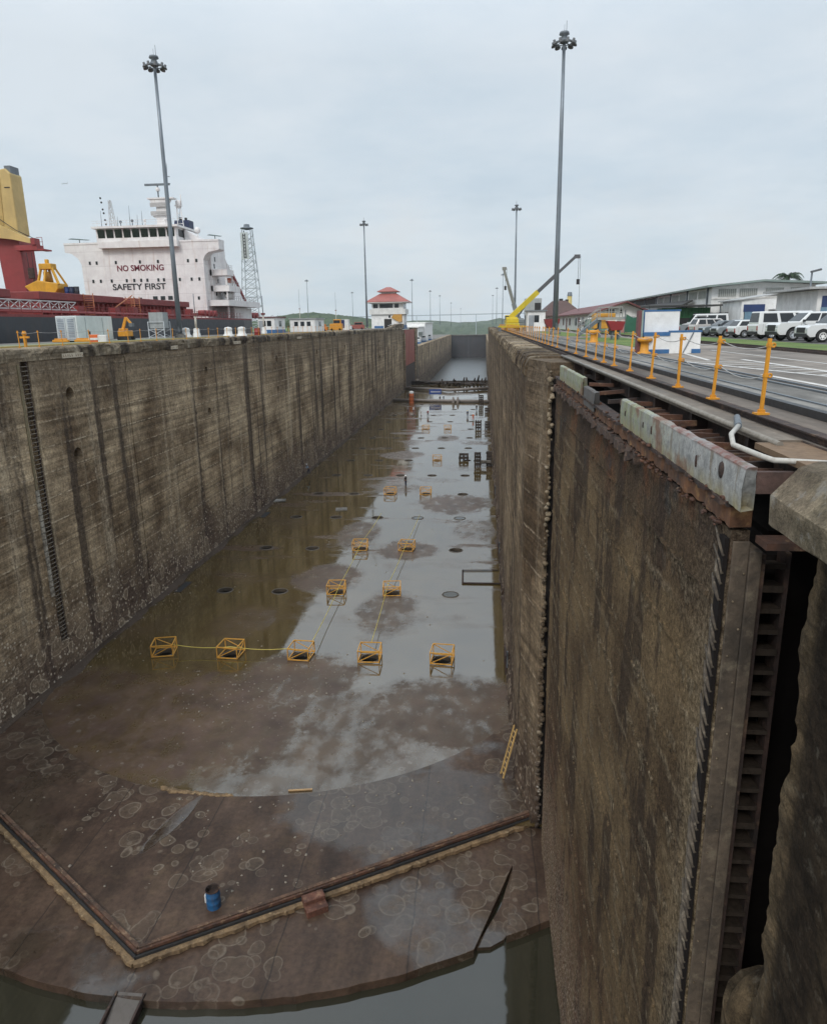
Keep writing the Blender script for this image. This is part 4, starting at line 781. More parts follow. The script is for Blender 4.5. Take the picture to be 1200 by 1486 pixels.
# ---------------------------------------------------------------- left deck (centre pier)
sheet('centre_pier', M_gconc, -51, XL - 1.74, 5, 345, LT - .02, 8)
kind(MB().bx(-51.2, -50.8, 5, 345, 10, LT - .03).obj('pier_face', M_cope), 'structure')
sheet('pier_track', M_dkpave, -34.6, -33.3, 5, 345, LT + .004, 8)
kind(MB().bx(-34.95, -34.62, 20, 180, LT - .02, LT + .16).obj('yellow_kerb', paint('faded yellow', (.50, .36, .10), .6, .4, (.2, .15, .1), .5)), 'structure')
sheet('pier_lawn', paint('pale lawn', (.20, .215, .13), .9, .3), -44, -36, 40, 96, LT + .004)
def sign(y, w, lab, zc=.62):
    t = thing('wall_sign', (XL + .12, y, LT), lab, 'sign', 'pale boards on the left wall coping')
    MB().bx(XL + .08, XL + .14, y - w/2, y + w/2, 24.2 - zc - .17, 24.2 - zc + .17).obj('board', paint('cream board', (.58, .50, .38), .6, .3, (.3, .2, .12), 3), t)
    mm = MB(); n = int(w / .28)
    for k in range(n):
        if k == n // 2: continue
        yy = y - w/2 + .17 + k * (w - .34) / max(1, n - 1); mm.bx(XL + .141, XL + .15, yy - .02, yy + .03, 24.2 - zc - .10, 24.2 - zc + .10); mm.bx(XL + .141, XL + .149, yy + .035, yy + .09, 24.2 - zc - .10 + (k % 3) * .05, 24.2 - zc - .03 + (k % 3) * .05)
    mm.obj('faded_marks', paint('faded brown', (.25, .15, .09), .7, .2), t)
sign(53.6, 2.9, 'long cream name board on the left wall coping above the upper hole'); sign(72.4, 1.7, 'cream board on the left wall coping below the mast'); sign(91.8, 2.6, 'cream board on the coping below the two capstans'); sign(124, 3, 'cream board on the left coping below the white hut')
t = thing('steel_container', (-44, 80.8, LT), 'white equipment container with grey louvred end beside the ship', 'container'); M_cw = paint('container white', (.66, .70, .69), .5, .2, (.35, .33, .3), .5)
MB().bx(-46.4, -44, 77, 84.7, LT + .12, LT + 2.75).obj('body', M_cw, t, bevel=.03)
for x in (-46.3, -45.15): 
    f = MB().bx(x, x + .98, 76.93, 76.99, LT + .3, LT + 2.6).obj('louvre_door', paint('louvre grey', (.52, .56, .58), .5, .2), t); s = MB()
    for k in range(11): s.bx(x + .14, x + .84, 76.90, 76.925, LT + .5 + k * .18, LT + .59 + k * .18)
    s.obj('louvres', paint('louvre shade', (.24, .28, .33), .5, .2), f)
MB().bx(-43.99, -43.95, 78.7, 78.76, LT + .3, LT + 2.6).bx(-43.99, -43.95, 82.4, 82.46, LT + .3, LT + 2.6).obj('side_seam', paint('seam', (.45, .48, .48), .5, .2), t); MB().bx(-43.985, -43.94, 79.1, 79.5, LT + .75, LT + 1.1).obj('vent', M_blk, t)
for y in (78, 83.6): MB().bx(-46.2, -44.1, y - .2, y + .2, LT, LT + .12).obj('skid', M_steel, t)
t = thing('mini_excavator', (-42.6, 85, LT), 'small yellow machine with raised arm beside the white container', 'excavator')
MB().bx(-43.4, -41.8, 84.4, 84.7, LT, LT + .4).bx(-43.4, -41.8, 85.4, 85.7, LT, LT + .4).obj('tracks', M_blk, t); MB().bx(-43.3, -42.0, 84.4, 85.7, LT + .42, LT + 1.1).bx(-43.2, -42.5, 84.5, 85.6, LT + 1.1, LT + 1.35).obj('body', M_yel, t, bevel=.06)
MB().bar((-42.9, 85, LT + 1.2), (-42.35, 85, LT + 2.6), .25, .3).obj('boom', M_yel, t); MB().bar((-42.35, 85, LT + 2.6), (-41.8, 85, LT + 1.9), .2, .22).obj('arm', M_yel, t); MB().obx((-41.75, 85, LT + 1.75), (.4, .6, .4)).obj('bucket', M_steel, t)
for i, (x, y, lab) in enumerate(((-45.6, 76.2, 'orange pallet barrier left of the white container'), (-43.2, 76.4, 'orange base plate standing under the container louvres'))):
    t = thing('barrier', (x, y, LT), lab, 'barrier'); MB().bx(x - .9, x + .9, y - .2, y + .2, LT, LT + .25).obj('base', M_yel, t, bevel=.04); MB().bx(x - .7, x + .7, y - .06, y + .06, LT + .26, LT + .4).obj('rail', M_yel, t)
t = thing('traffic_marker', (-33.4, 51.2, LT), 'yellow cross armed marker post among the left railing', 'marker'); MB().bx(-33.47, -33.33, 51.1, 51.3, LT, LT + 1.25).obj('post', M_yel, t); MB().bx(-33.75, -33.05, 51.12, 51.28, LT + .72, LT + .86).obj('arm', M_yel, t); MB().ball((-33.4, 51.2, LT + 1.05), .17).obj('lamp', M_yel, t)
t = thing('lattice_cage', (-44.2, 98, LT), 'white lattice scaffold box beside the nearest left mast', 'scaffold'); M_lat = paint('lattice white', (.55, .58, .60), .5, .2)
for x in (-45.3, -43.1):
    for y in (97, 99): MB().bx(x - .05, x + .05, y - .05, y + .05, LT, LT + 2.2).obj('post', M_lat, t)
for y in (97, 99):
    for z in (.15, 1.15, 2.15): MB().bar((-45.3, y, LT + z), (-43.1, y, LT + z), .07).obj('rail', M_lat, t)
    for a, b in ((.15, 1.15), (1.15, .15)): MB().bar((-45.3, y, LT + a), (-43.1, y, LT + b), .06).obj('brace', M_lat, t)
MB().bx(-45.2, -43.2, 97.2, 98.8, LT + 1.3, LT + 3.4).obj('grey_tank', paint('tank grey', (.34, .36, .36), .5, .3), t)
t = thing('striped_barrier', (-36.5, 67.5, LT), 'orange and white striped barrier on the left deck near the kerb', 'barrier'); MB().bx(-37.4, -36.6, 67.3, 67.7, LT, LT + .8).obj('orange_block', paint('safety orange', (.7, .14, .03), .5, .2), t, bevel=.05); MB().bx(-36.58, -35.7, 67.3, 67.7, LT, LT + .75).obj('white_block', M_wht, t, bevel=.05); MB().bx(-37.45, -36.55, 67.27, 67.73, LT + .3, LT + .5).obj('stripe', M_wht, t)
t = thing('oil_drum', (-33.3, 107, LT), 'red drum standing on the left deck under the ship stern', 'drum'); MB().lathe([(.45, 0), (.45, .5), (.48, .53), (.45, .56), (.45, 1.1)], 16, (-33.3, 107, LT)).obj('shell', paint('drum red', (.30, .03, .025), .5, .3), t); MB().lathe([(.46, 1.1), (.46, 1.14), (0, 1.12)], 16, (-33.3, 107, LT)).obj('lid', M_darkrust, t)
M_hroof = paint('hut roof', (.16, .05, .05), .7, .3)
def hut(x0, x1, y0, y1, z, h, lab, blue=True, roof=M_hroof, wins=2, door=True, name='hut'):
    t = thing(name, ((x0+x1)/2, (y0+y1)/2, z), lab, 'hut'); MB().bx(x0, x1, y0, y1, z, z + h).obj('wall', M_wwall, t)
    MB().bx(x0 - .3, x1 + .3, y0 - .3, y1 + .3, z + h + .002, z + h + .2).obj('roof', roof, t)
    if blue: MB().bx(x0 - .03, x1 + .03, y0 - .03, y1 + .03, z, z + h * .22).obj('blue_band', M_blue, t)
    for k in range(wins): x = x0 + (x1 - x0) * (k + 1) / (wins + 1); w = MB().bx(x - .45, x + .45, y0 - .04, y0 + .02, z + h * .45, z + h * .8).obj('window', glassy('dark glass'), t)
    MB().bx(x1 - .02, x1 + .04, y0 + (y1-y0) * .4, y0 + (y1-y0) * .65, z + h * .42, z + h * .8).obj('window', glassy('dark glass'), t)
    if door: MB().bx(x0 + .15, x0 + 1.1, y0 - .05, y0 + .02, z, z + h * .8).obj('door', paint('grey door', (.32, .34, .36), .5, .3), t)
    return t
hut(-46.4, -42.9, 150, 158, LT, 3.1, 'small white hut with blue foot and red roof past the ship stern')
hut(-45.5, -39.5, 172, 182, LT, 2.9, 'low grey shed behind the white hut on the left deck', False, paint('grey sheet', (.35, .36, .36), .5, .3), 3, False)
def lump(x, y, w, d, h, mat, lab, cat, name):
    t = thing(name, (x, y, LT), lab, cat); MB().bx(x - w/2, x + w/2, y - d/2, y + d/2, LT + .15, LT + h * .62).obj('body', mat, t, bevel=.08); MB().bx(x - w*.2, x + w*.38, y - d*.4, y + d*.4, LT + h * .62, LT + h).obj('cab', mat, t, bevel=.08)
    MB().bx(x - w*.17, x + w*.35, y - d*.41, y - d*.39, LT + h*.66, LT + h*.92).obj('window', glassy('dark glass'), t)
    for s in (-.33, .33): MB().tube([(x + w*s, y - d*.5, LT + .3), (x + w*s, y + d*.5, LT + .3)], .3, 10).obj('wheel', M_blk, t)
M_or = paint('machine orange', (.65, .2, .03), .5, .4)
lump(-43, 192, 4.5, 2.2, 1.7, M_or, 'long low orange works machine on the left deck before the hill', 'works machine', 'works_machine'); lump(-39, 195, 3.2, 2.0, 2.9, M_yel, 'tall yellow works machine right of the orange one', 'works machine', 'works_machine')
lump(-42.5, 225, 4.4, 2, 1.9, M_wht, 'white van on the left deck, left of the blue cabinet', 'van', 'parked_van'); lump(-41.5, 243, 4.6, 2, 2.3, paint('dull red', (.3, .08, .06), .5, .3), 'dull red truck on the left deck behind the blue cabinet', 'truck', 'parked_truck')
t = thing('control_cabinet', (-40.5, 215, LT), 'white cabinet with dark blue door on the left deck', 'cabinet'); MB().bx(-41.9, -39.2, 214, 216, LT, LT + 3.0).obj('body', M_wht, t); MB().bx(-41.7, -40.4, 213.95, 214, LT + .6, LT + 2.9).obj('door', paint('navy', (.01, .025, .10), .5, .2), t)
# control house
t = thing('control_house', (-39, 306, LT), 'white control house with tiered red roof on the centre pier', 'control house'); cx, cy = -38.8, 306; M_roof = paint('red tin roof', (.36, .11, .09), .55, .45, (.2, .12, .10), .4)
MB().bx(cx - 6.6, cx + 6.6, cy - 6, cy + 6, LT - .5, LT + 7.2).obj('lower_storey', M_wwall, t); MB().bx(cx - 7.3, cx + 7.3, cy - 6.7, cy + 6.7, LT + 5.4, LT + 7.4).obj('balcony', M_wht, t); MB().bx(cx - 6.4, cx + 6.4, cy - 5.8, cy + 5.8, LT + 7.4, LT + 10.2).obj('upper_storey', M_wwall, t)
def hip(x0, x1, y0, y1, z0, z1, k): 
    a = [(x0, y0, z0), (x1, y0, z0), (x1, y1, z0), (x0, y1, z0)]; dx, dy = (x1-x0)/2*k, (y1-y0)/2*k; b = [(x0+dx, y0+dy, z1), (x1-dx, y0+dy, z1), (x1-dx, y1-dy, z1), (x0+dx, y1-dy, z1)]
    return MB().add([(p[0], p[1], p[2] - .25) for p in a] + a + b, [(3, 2, 1, 0), (0, 1, 5, 4), (1, 2, 6, 5), (2, 3, 7, 6), (3, 0, 4, 7), (4, 5, 9, 8), (5, 6, 10, 9), (6, 7, 11, 10), (7, 4, 8, 11), (8, 9, 10, 11)])
rf = hip(cx - 8.6, cx + 8.6, cy - 8, cy + 8, LT + 10.4, LT + 13.6, .62).obj('roof', M_roof, t); MB().bx(cx - 8.65, cx + 8.65, cy - 8.05, cy + 8.05, LT + 9.95, LT + 10.14).obj('fascia', M_wht, rf)
MB().bx(cx - 2.9, cx + 2.9, cy - 2.7, cy + 2.7, LT + 13.4, LT + 14.3).obj('cupola_wall', M_wht, t); hip(cx - 4.3, cx + 4.3, cy - 4, cy + 4, LT + 14.5, LT + 16.2, .8).obj('cupola_roof', M_roof, t)
for x0, x1 in ((-5.8, -3.9), (-3.2, 2.2), (2.9, 4.6)): MB().bx(cx + x0, cx + x1, cy - 5.86, cy - 5.78, LT + 7.9, LT + 9.5).obj('window', glassy('dark glass'), t)
for y in (-4.6, -2, .8, 3.4): MB().bx(cx + 6.38, cx + 6.46, cy + y, cy + y + 1.6, LT + 7.9, LT + 9.4).obj('window', glassy('dark glass'), t)
for y, z in ((-3.5, 1.2), (-3.5, 3.6), (1, 1.2), (1, 3.6)): MB().bx(cx + 6.58, cx + 6.66, cy + y, cy + y + .9, LT + z, LT + z + 1.2).obj('window', glassy('dark glass'), t)
MB().bx(cx - 1.4, cx + 1.6, cy - 6.07, cy - 5.98, LT - .4, LT + 3.6).obj('doorway', paint('dark opening', (.02, .018, .017), .8, .2), t); MB().bx(cx - 5.5, cx - 1.8, cy - 6.06, cy - 5.98, LT - .2, LT + .9).bx(cx + 2, cx + 6.63, cy - 6.06, cy - 5.98, LT - .4, LT + 1.1).bx(cx + 6.59, cx + 6.65, cy - 5.97, cy + 6, LT - .4, LT + 1.1).obj('blue_band', M_blue, t)
MB().prism([(cx + 1.6, LT + 4.2), (cx + 4.6, LT + 2.2), (cx + 5.9, LT + 2.4), (cx + 5.9, LT + 7.4), (cx + 4.2, LT + 7.0)], cy - 6.6, cy - 6.02, 'y').obj('stair_panel', paint('ochre stair', (.55, .28, .05), .6, .2), t); MB().bx(cx + .4, cx + 1.2, cy - 6.05, cy - 5.98, LT + 4.0, LT + 5.0).obj('window', glassy('dark glass'), t)
# left far wall stub: sloping approach beside the control house
t = thing('stair_ramp', (-33, 280, LT), 'sloping concrete stair wall rising from the left coping to the control house', 'ramp'); MB().prism([(250, LT - .1), (284, LT + 1.6), (300, LT + 1.6), (300, LT - .1)], -34.0, -32.2, 'x').obj('ramp_wall', M_cope, t); MB().tube([(-32.3, 250, LT + .95), (-32.3, 284, LT + 2.6), (-32.3, 300, LT + 2.6)], .06, 6).obj('handrail', M_wht, t)
# ================================================================ bulk carrier in the neighbouring lane
S = thing('cargo_ship', (-68, 120, 18), 'white and dark red bulk carrier with NO SMOKING lettering on its deckhouse', 'ship')
M_hull = paint('ship hull', (.030, .034, .042), .5, .25, (.09, .06, .05), .25); M_deck = paint('ship deck red', (.215, .035, .033), .6, .35, (.10, .03, .025), .5)
def ship_mat():
    m, nt, b = MAT('ship white'); p = wpos(nt); X, Y, Z = sepxyz(nt, p); n = noise(nt, p, .6, 6, .6); st = noise(nt, p, 1, 5, .6, s3=(1.6, 1.6, .12))
    c = mix(nt, mr(nt, n, .35, .65), (.66, .62, .61), (.78, .75, .73)); pz = mth(nt, 'ABSOLUTE', mth(nt, 'SUBTRACT', mth(nt, 'FRACT', mth(nt, 'MULTIPLY', Z, 1 / 2.8)), .5)); px = mth(nt, 'ABSOLUTE', mth(nt, 'SUBTRACT', mth(nt, 'FRACT', mth(nt, 'MULTIPLY', X, 1 / 4.1)), .5))
    c = mix(nt, mth(nt, 'MULTIPLY', mr(nt, pz, .03, .01), .35), c, (.42, .38, .37)); c = mix(nt, mth(nt, 'MULTIPLY', mr(nt, px, .015, .006), .25), c, (.42, .38, .37))
    c = mix(nt, mr(nt, st, .58, .72, 0, .45), c, (.42, .28, .20)); put(nt, b.inputs['Base Color'], c); b.inputs['Roughness'].default_value = .5; return m
M_sw = ship_mat(); M_swr = M_sw
M_cream = paint('crane cream', (.56, .40, .15), .5, .25, (.3, .2, .1), .3); M_ped = paint('crane red', (.26, .035, .035), .55, .3, (.14, .03, .025), .3)
hp = [(-84, 40), (-52, 40), (-52, 158), (-54, 170), (-59, 177), (-77, 177), (-82, 170), (-84, 158)]
MB().prism(hp, 14, 27.0, 'z').obj('hull', M_hull, S); MB().prism([(x + .02 * (1 if x > -68 else -1), y) for x, y in hp], 27.004, 27.3, 'z').obj('deck_edge', M_deck, S)
hr = MB()
for y in range(42, 158, 2): hr.bx(-52.15, -52.08, y, y + .07, 27.3, 28.4)
for z in (27.65, 28.0, 28.38): hr.bx(-52.14, -52.09, 42, 158, z, z + .05)
hr.obj('deck_railing', M_deck, S)
for i, (y0, y1) in enumerate(((44, 62), (66, 84), (90.5, 112), (116, 138))):
    c = MB().bx(-80, -56.5, y0, y1, 27.32, 29.3).obj('hatch_coaming', M_deck, S); MB().bx(-80.5, -56, y0 - .4, y1 + .4, 29.32, 30.3).obj('hatch_cover', M_deck, c, bevel=.08)
    for q in range(int((y1 - y0) / 1.4)): MB().bx(-56.48, -56.1, y0 + q * 1.4, y0 + q * 1.4 + .14, 27.4, 29.2).obj('coaming_stay', M_deck, c)
st = MB()
for y in (100.5, 112.8, 114.6): 
    for x in (-56, -54.6): st.bx(x, x + .09, y, y + .09, 27.3, 30.4)
    for q in range(9): st.bx(-56, -54.6, y, y + .06, 27.5 + q * .32, 27.56 + q * .32)
for q in range(8): st.bar((-55.4, 108, 28.6), (-55.4, 114, 30.6), .12); break
st.obj('deck_ladders', paint('ladder orange', (.45, .16, .07), .6, .3), S)
g = MB()
for z in (27.9, 28.9): g.bx(-53.6, -53.45, 66, 94, z, z + .14)
for q in range(14): g.bar((-53.5, 66 + q*2, 27.95), (-53.5, 68 + q*2, 28.95), .08); g.bar((-53.5, 66 + q*2, 28.95), (-53.5, 68 + q*2, 27.95), .08); g.bx(-53.56, -53.48, 66 + q*2, 66.1 + q*2, 27.9, 29)
g.obj('gangway', paint('gangway', (.55, .53, .52), .5, .3), S)
for y, x in ((106, -54.5), (113, -55), (120, -54.6), (127, -55), (134, -54.4), (96, -54.4), (88, -54.7), (78, -54.6)):
    MB().bx(x - .5, x + .5, y - .7, y + .7, 27.32, 28.5 + (y % 5) * .1).obj('deck_locker', M_deck if y % 2 else M_ped, S)
# deckhouse
D = MB().prism([(-80.6, 27.3), (-55.4, 27.3), (-55.4, 38.6), (-55.0, 39.4), (-54.2, 40.0), (-52.4, 40.3), (-52.0, 40.5), (-52.0, 42.0), (-84, 42.0), (-84, 40.6), (-82.6, 40.3), (-81.4, 39.4), (-80.8, 38.2)], 146, 149, 'y').obj('deckhouse_front', M_sw, S)
MB().bx(-79.5, -56.5, 149.003, 162, 27.3, 41.9).obj('deckhouse', M_sw, S)
MB().bx(-84.02, -51.98, 145.9, 149.1, 42.003, 42.35).obj('wing_rail', M_sw, S)
MB().bx(-76.6, -60.2, 145.3, 156, 42.36, 44.75).obj('bridge', M_sw, S); MB().bx(-77.2, -59.6, 144.7, 156.4, 44.76, 45.15).obj('bridge_roof', M_sw, S); MB().bx(-76.2, -60, 144.75, 146.3, 41.1, 42.3).obj('bridge_apron', M_sw, S)
M_win = glassy('bridge glass', (.015, .02, .022))
for k in range(9): x = -76.2 + k * 1.78; MB().add([(x, 145.28, 43.0), (x + 1.42, 145.28, 43.0), (x + 1.42, 145.02, 44.55), (x, 145.02, 44.55)], [(0, 1, 2, 3)]).add([(x, 145.32, 43.0), (x + 1.42, 145.32, 43.0), (x + 1.42, 145.1, 44.55), (x, 145.1, 44.55)], [(0, 1, 2, 3)]).obj('bridge_window', M_win, S)
MB().bx(-60.19, -60.15, 146.5, 149, 43.1, 44.5).bx(-60.19, -60.15, 150, 152.5, 43.1, 44.5).obj('bridge_side_window', M_win, S)
def port(x, z, w=.42, h=.62): MB().bx(x - w/2, x + w/2, 145.94, 146.01, z - h/2, z + h/2).obj('porthole', M_win, S)
PX = lambda u: -84.05 + (u - 100) * (32.42 / 225); PZ = lambda v: 42.1 - (v - 350) * .1402
for u in (135, 145, 173, 208, 234, 256, 277, 289): port(PX(u), PZ(376))
for u in (137, 148, 164, 186, 197, 207, 216, 232, 240, 263, 280, 291): port(PX(u), PZ(401))
for u in (140, 150, 172, 194, 204, 288): port(PX(u), PZ(427))
for u in (225, 236, 247): port(PX(u), PZ(426), .95, .75)
def text(s, x0, x1, z, h, mat, parent, y, name):
    cu = bpy.data.curves.new('txt', 'FONT'); cu.body = s; cu.extrude = .02; cu.offset = .02; o = bpy.data.objects.new('txt', cu); COL.objects.link(o)
    dg = bpy.context.evaluated_depsgraph_get(); dg.update(); me = bpy.data.meshes.new_from_object(o.evaluated_get(dg)); bpy.data.objects.remove(o)
    xs = [v.co.x for v in me.vertices]; zs = [v.co.y for v in me.vertices]; ox, oz, w, hh = min(xs), min(zs), max(xs) - min(xs), max(zs) - min(zs); L = root_org(parent)
    for v in me.vertices: v.co = V((x0 + (v.co.x - ox) / w * (x1 - x0) - L[0], y - v.co.z - L[1], z + (v.co.y - oz) / hh * h - L[2]))
    t = bpy.data.objects.new(name, me); COL.objects.link(t); me.materials.append(mat); t.parent = parent; return t
text('NO SMOKING', PX(174), PX(241.5), 36.75, 1.15, paint('maroon letters', (.16, .018, .035), .6, .1), D, 145.96, 'lettering'); text('SAFETY FIRST', PX(164.5), PX(242), 33.15, 1.2, paint('charcoal letters', (.028, .03, .034), .6, .1), D, 145.96, 'lettering')
# decks stepping aft on the near side
for z, y0, y1, x1 in ((36.0, 149, 153, -51.8), (32.9, 149, 156, -51.6), (30.0, 147, 168, -51.2)):
    MB().bx(-57, x1, y0, y1, z - .25, z + .9).obj('side_gallery', M_sw, S)
for z, h in ((27.4, 2.3), (31.1, 1.8), (33.9, 2)):
    for y in (149.4, 153): MB().bx(-52.4, -52.1, y, y + .25, z, z + h).obj('gallery_post', M_sw, S)
MB().prism([(149, 30.9), (168, 30.9), (162, 36.5), (155, 41.6), (149, 41.8)], -56.5, -55, 'x').obj('aft_house', M_sw, S)
for y, z in ((151, 38.6), (152, 34.4), (150.5, 31.9), (153.5, 31.9), (157, 34.2), (150.4, 37.2)): MB().bx(-55.01, -54.96, y, y + .7, z, z + .9).obj('side_opening', M_win, S)
lb = MB().ball((-53.2, 153.6, 32.0), 1, 14, 8, (.9, 2.2, .9)).obj('lifeboat', paint('lifeboat', (.62, .60, .58), .5, .2), S); MB().tube([(-53.2, 151.2, 32.4), (-53.2, 153, 33.2), (-53.2, 155.6, 32.4)], [.4, .75, .4], 10).obj('canopy', paint('lifeboat cover', (.02, .02, .02), .6, .1), lb)
MB().bar((-52, 153, 36), (-52, 160, 31), .35, .5).obj('davit', M_ped, S); MB().obx((-53, 154, 35), (.8, 2.2, .9)).obj('rescue_boat', paint('rescue orange', (.55, .12, .04), .5, .2), S)
for y0 in (160,): MB().bx(-79, -53, y0 - 5, y0 + 7, 27.3, 29.6).obj('poop_house', M_sw, S)
wn = MB()
for y in range(139, 146, 2): wn.tube([(-54.5, y, 28.2), (-53.2, y, 28.2)], .6, 10)
for y in range(158, 174, 3): wn.tube([(-54.2, y, 28.1), (-53.4, y, 28.1)], .7, 10)
wn.obj('mooring_winch', M_ped, S)
for k in range(5): MB().lathe([(.18, 27.3), (.16, 29.4), (.45, 29.6), (.4, 30.1), (0, 30.2)], 8, (-53.6, 158 + k * 1.6, 0)).obj('deck_vent', M_sw, S)
# top hamper
mt = MB().prism([(-65.6, 45.1), (-63.1, 45.1), (-63.3, 49.4), (-62.6, 50.4), (-66.6, 50.6), (-66.4, 49.9), (-65.3, 49.4), (-65.4, 47.6), (-66.3, 47.4), (-66, 47.1), (-65.4, 46.8)], 149, 150.4, 'y').bx(-67, -61.6, 148.8, 150.6, 50.5, 50.75).obj('radar_mast', M_sw, S)
MB().tube([(-62.9, 149.6, 50.7), (-62.6, 149.6, 57)], [.12, .05], 6).tube([(-63.4, 149.6, 50.7), (-63.5, 149.6, 56)], .04, 5).bx(-63.5, -62.2, 149.5, 149.7, 54.6, 54.7).bx(-63.5, -62.2, 149.5, 149.7, 53.3, 53.42).obj('pole_aerials', M_steel, mt)
MB().tube([(-64.9, 149.6, 50.7), (-64.9, 149.6, 53.1)], .14, 6).bx(-67.5, -62.4, 149.4, 149.9, 53.1, 53.45).obj('radar_scanner', M_steel, mt); MB().lathe([(.3, 52), (.42, 52.3), (.3, 52.7), (0, 52.8)], 10, (-64.9, 149.6, 0)).obj('radar_motor', M_sw, mt)
lm = MB()
for dx, dy in ((-.35, -.35), (.35, -.35), (.35, .35), (-.35, .35)): lm.bar((-74.2 + dx*1.6, 148 + dy, 45.1), (-74.4 + dx * .5, 148 + dy*.6, 50.4), .09)
for z in range(46, 51): f = 1.6 - (z - 45) * .2; lm.bx(-74.3 - .35*f, -74.3 + .35*f, 147.7, 147.78, z, z + .08); lm.bar((-74.3 - .35*f, 147.7, z), (-74.3 + .35*f, 147.7, z - .9), .06)
lm.obj('signal_mast', paint('mast grey', (.42, .40, .39), .5, .2), S)
for k, z in enumerate((45.9, 46.7, 48.0, 48.7, 50.0, 50.8)): MB().ball((-75.5 - k * .12, 147.7, z), .2, 8, 6).obj('signal_lamp', M_blk, S)
MB().bx(-65.4, -62.2, 157.5, 160, 41.9, 47.6).obj('funnel', paint('funnel blue', (.012, .022, .075), .5, .2), S); MB().tube([(-64.4, 158.5, 47.6), (-64.4, 158.5, 48.3)], .35, 8).tube([(-63.2, 158.5, 47.6), (-63.2, 158.5, 48.2)], .3, 8).obj('exhaust_pipe', M_blk, S)
ml = MB()
for dx in (-.5, .5): ml.bar((-61.4 + dx*1.3, 151, 45.1), (-61.5 + dx*.7, 151, 49.5), .12)
for z in range(46, 50): ml.bx(-62, -60.9, 150.95, 151.05, z, z + .09)
ml.lathe([(.8, 49.4), (.8, 49.5), (.8, 49.5)], 12, (-61.5, 151, 0)).lathe([(.0, 48.9), (.55, 49.1), (.55, 50.3), (0, 50.6)], 10, (-61.5, 151, 0)).tube([(-60.9, 151, 49.5), (-60.9, 151, 51.6)], .1, 6).obj('after_mast', M_sw, S)
MB().prism([(-60, 44.8), (-56.2, 42.4), (-56.2, 42.35), (-60, 42.35)], 149, 153, 'y').obj('side_stair', M_sw, S); MB().ball((-57.6, 150, 44.6), .62, 10, 8).tube([(-57.6, 150, 42.4), (-57.6, 150, 44.2)], .1, 6).obj('satellite_dome', M_sw, S)
for x0, x1 in ((-83.6, -79.6), (-54.6, -52)): MB().add([(x0, 147, 43.2), (x1, 147, 42.9), (x1, 148.5, 43.1), (x0, 148.5, 43.5)], [(0, 1, 2, 3)]).add([(x0, 147, 43.27), (x1, 147, 42.97), (x1, 148.5, 43.17), (x0, 148.5, 43.57)], [(3, 2, 1, 0)]).tube([((x0+x1)/2, 147.8, 42.3), ((x0+x1)/2, 147.8, 43.1)], .08, 6).obj('wing_awning', paint('awning green', (.06, .10, .085), .6, .2), S)
fr = MB()
for x in range(-76, -60, 2): fr.bx(x, x + .06, 145, 145.06, 45.15, 46.2)
fr.bx(-77, -60, 145, 145.05, 45.7, 45.75).bx(-77, -60, 145, 145.05, 46.15, 46.2); fr.obj('monkey_rail', M_sw, S)
for x, h in ((-75.9, 3.2), (-73.0, 2.2), (-70.6, 4.2), (-68.9, 2.4), (-67.6, 3.0), (-60.3, 3.8), (-59.9, 2.2)): MB().tube([(x, 146.5 + (x % 2), 45.1), (x + .1, 146.5 + (x % 2), 45.1 + h)], [.07, .03], 5).obj('whip_aerial', M_steel, S)
for x, y in ((-72.2, 147.2), (-69.2, 146), (-66.8, 146.4), (-62.4, 146.2)): MB().tube([(x, y, 45.1), (x, y, 46.0)], .1, 6).ball((x, y, 46.2), .3, 8, 6).obj('deck_instrument', M_steel if x < -68 else M_sw, S)
for z in (47.4, 49.0): MB().bx(-66.4, -62.4, 148.6, 148.7, z, z + .8).bx(-66.4, -62.4, 148.58, 148.62, z + .35, z + .42).obj('mast_platform_rail', paint('mast grey', ()), S)
for z, y0, y1 in ((30.9, 147.2, 167.8), (33.8, 149.2, 155.8), (36.9, 149.2, 152.8)):
    rr = MB()
    for k in range(int((y1 - y0) / 1.3) + 1): rr.bx(-51.85, -51.78, y0 + k * 1.3, y0 + k * 1.3 + .07, z, z + .9)
    rr.bx(-51.85, -51.79, y0, y1, z + .42, z + .47).bx(-51.85, -51.79, y0, y1, z + .87, z + .92); rr.obj('side_railing', paint('mast grey', ()), S)
pr = MB()
for k in range(5): pr.tube([(-53.0 - .25 * k, 64, 27.6 + .05 * k), (-53.0 - .25 * k, 138, 27.6 + .05 * k)], .09, 6)
pr.obj('deck_pipe', M_ped, S)
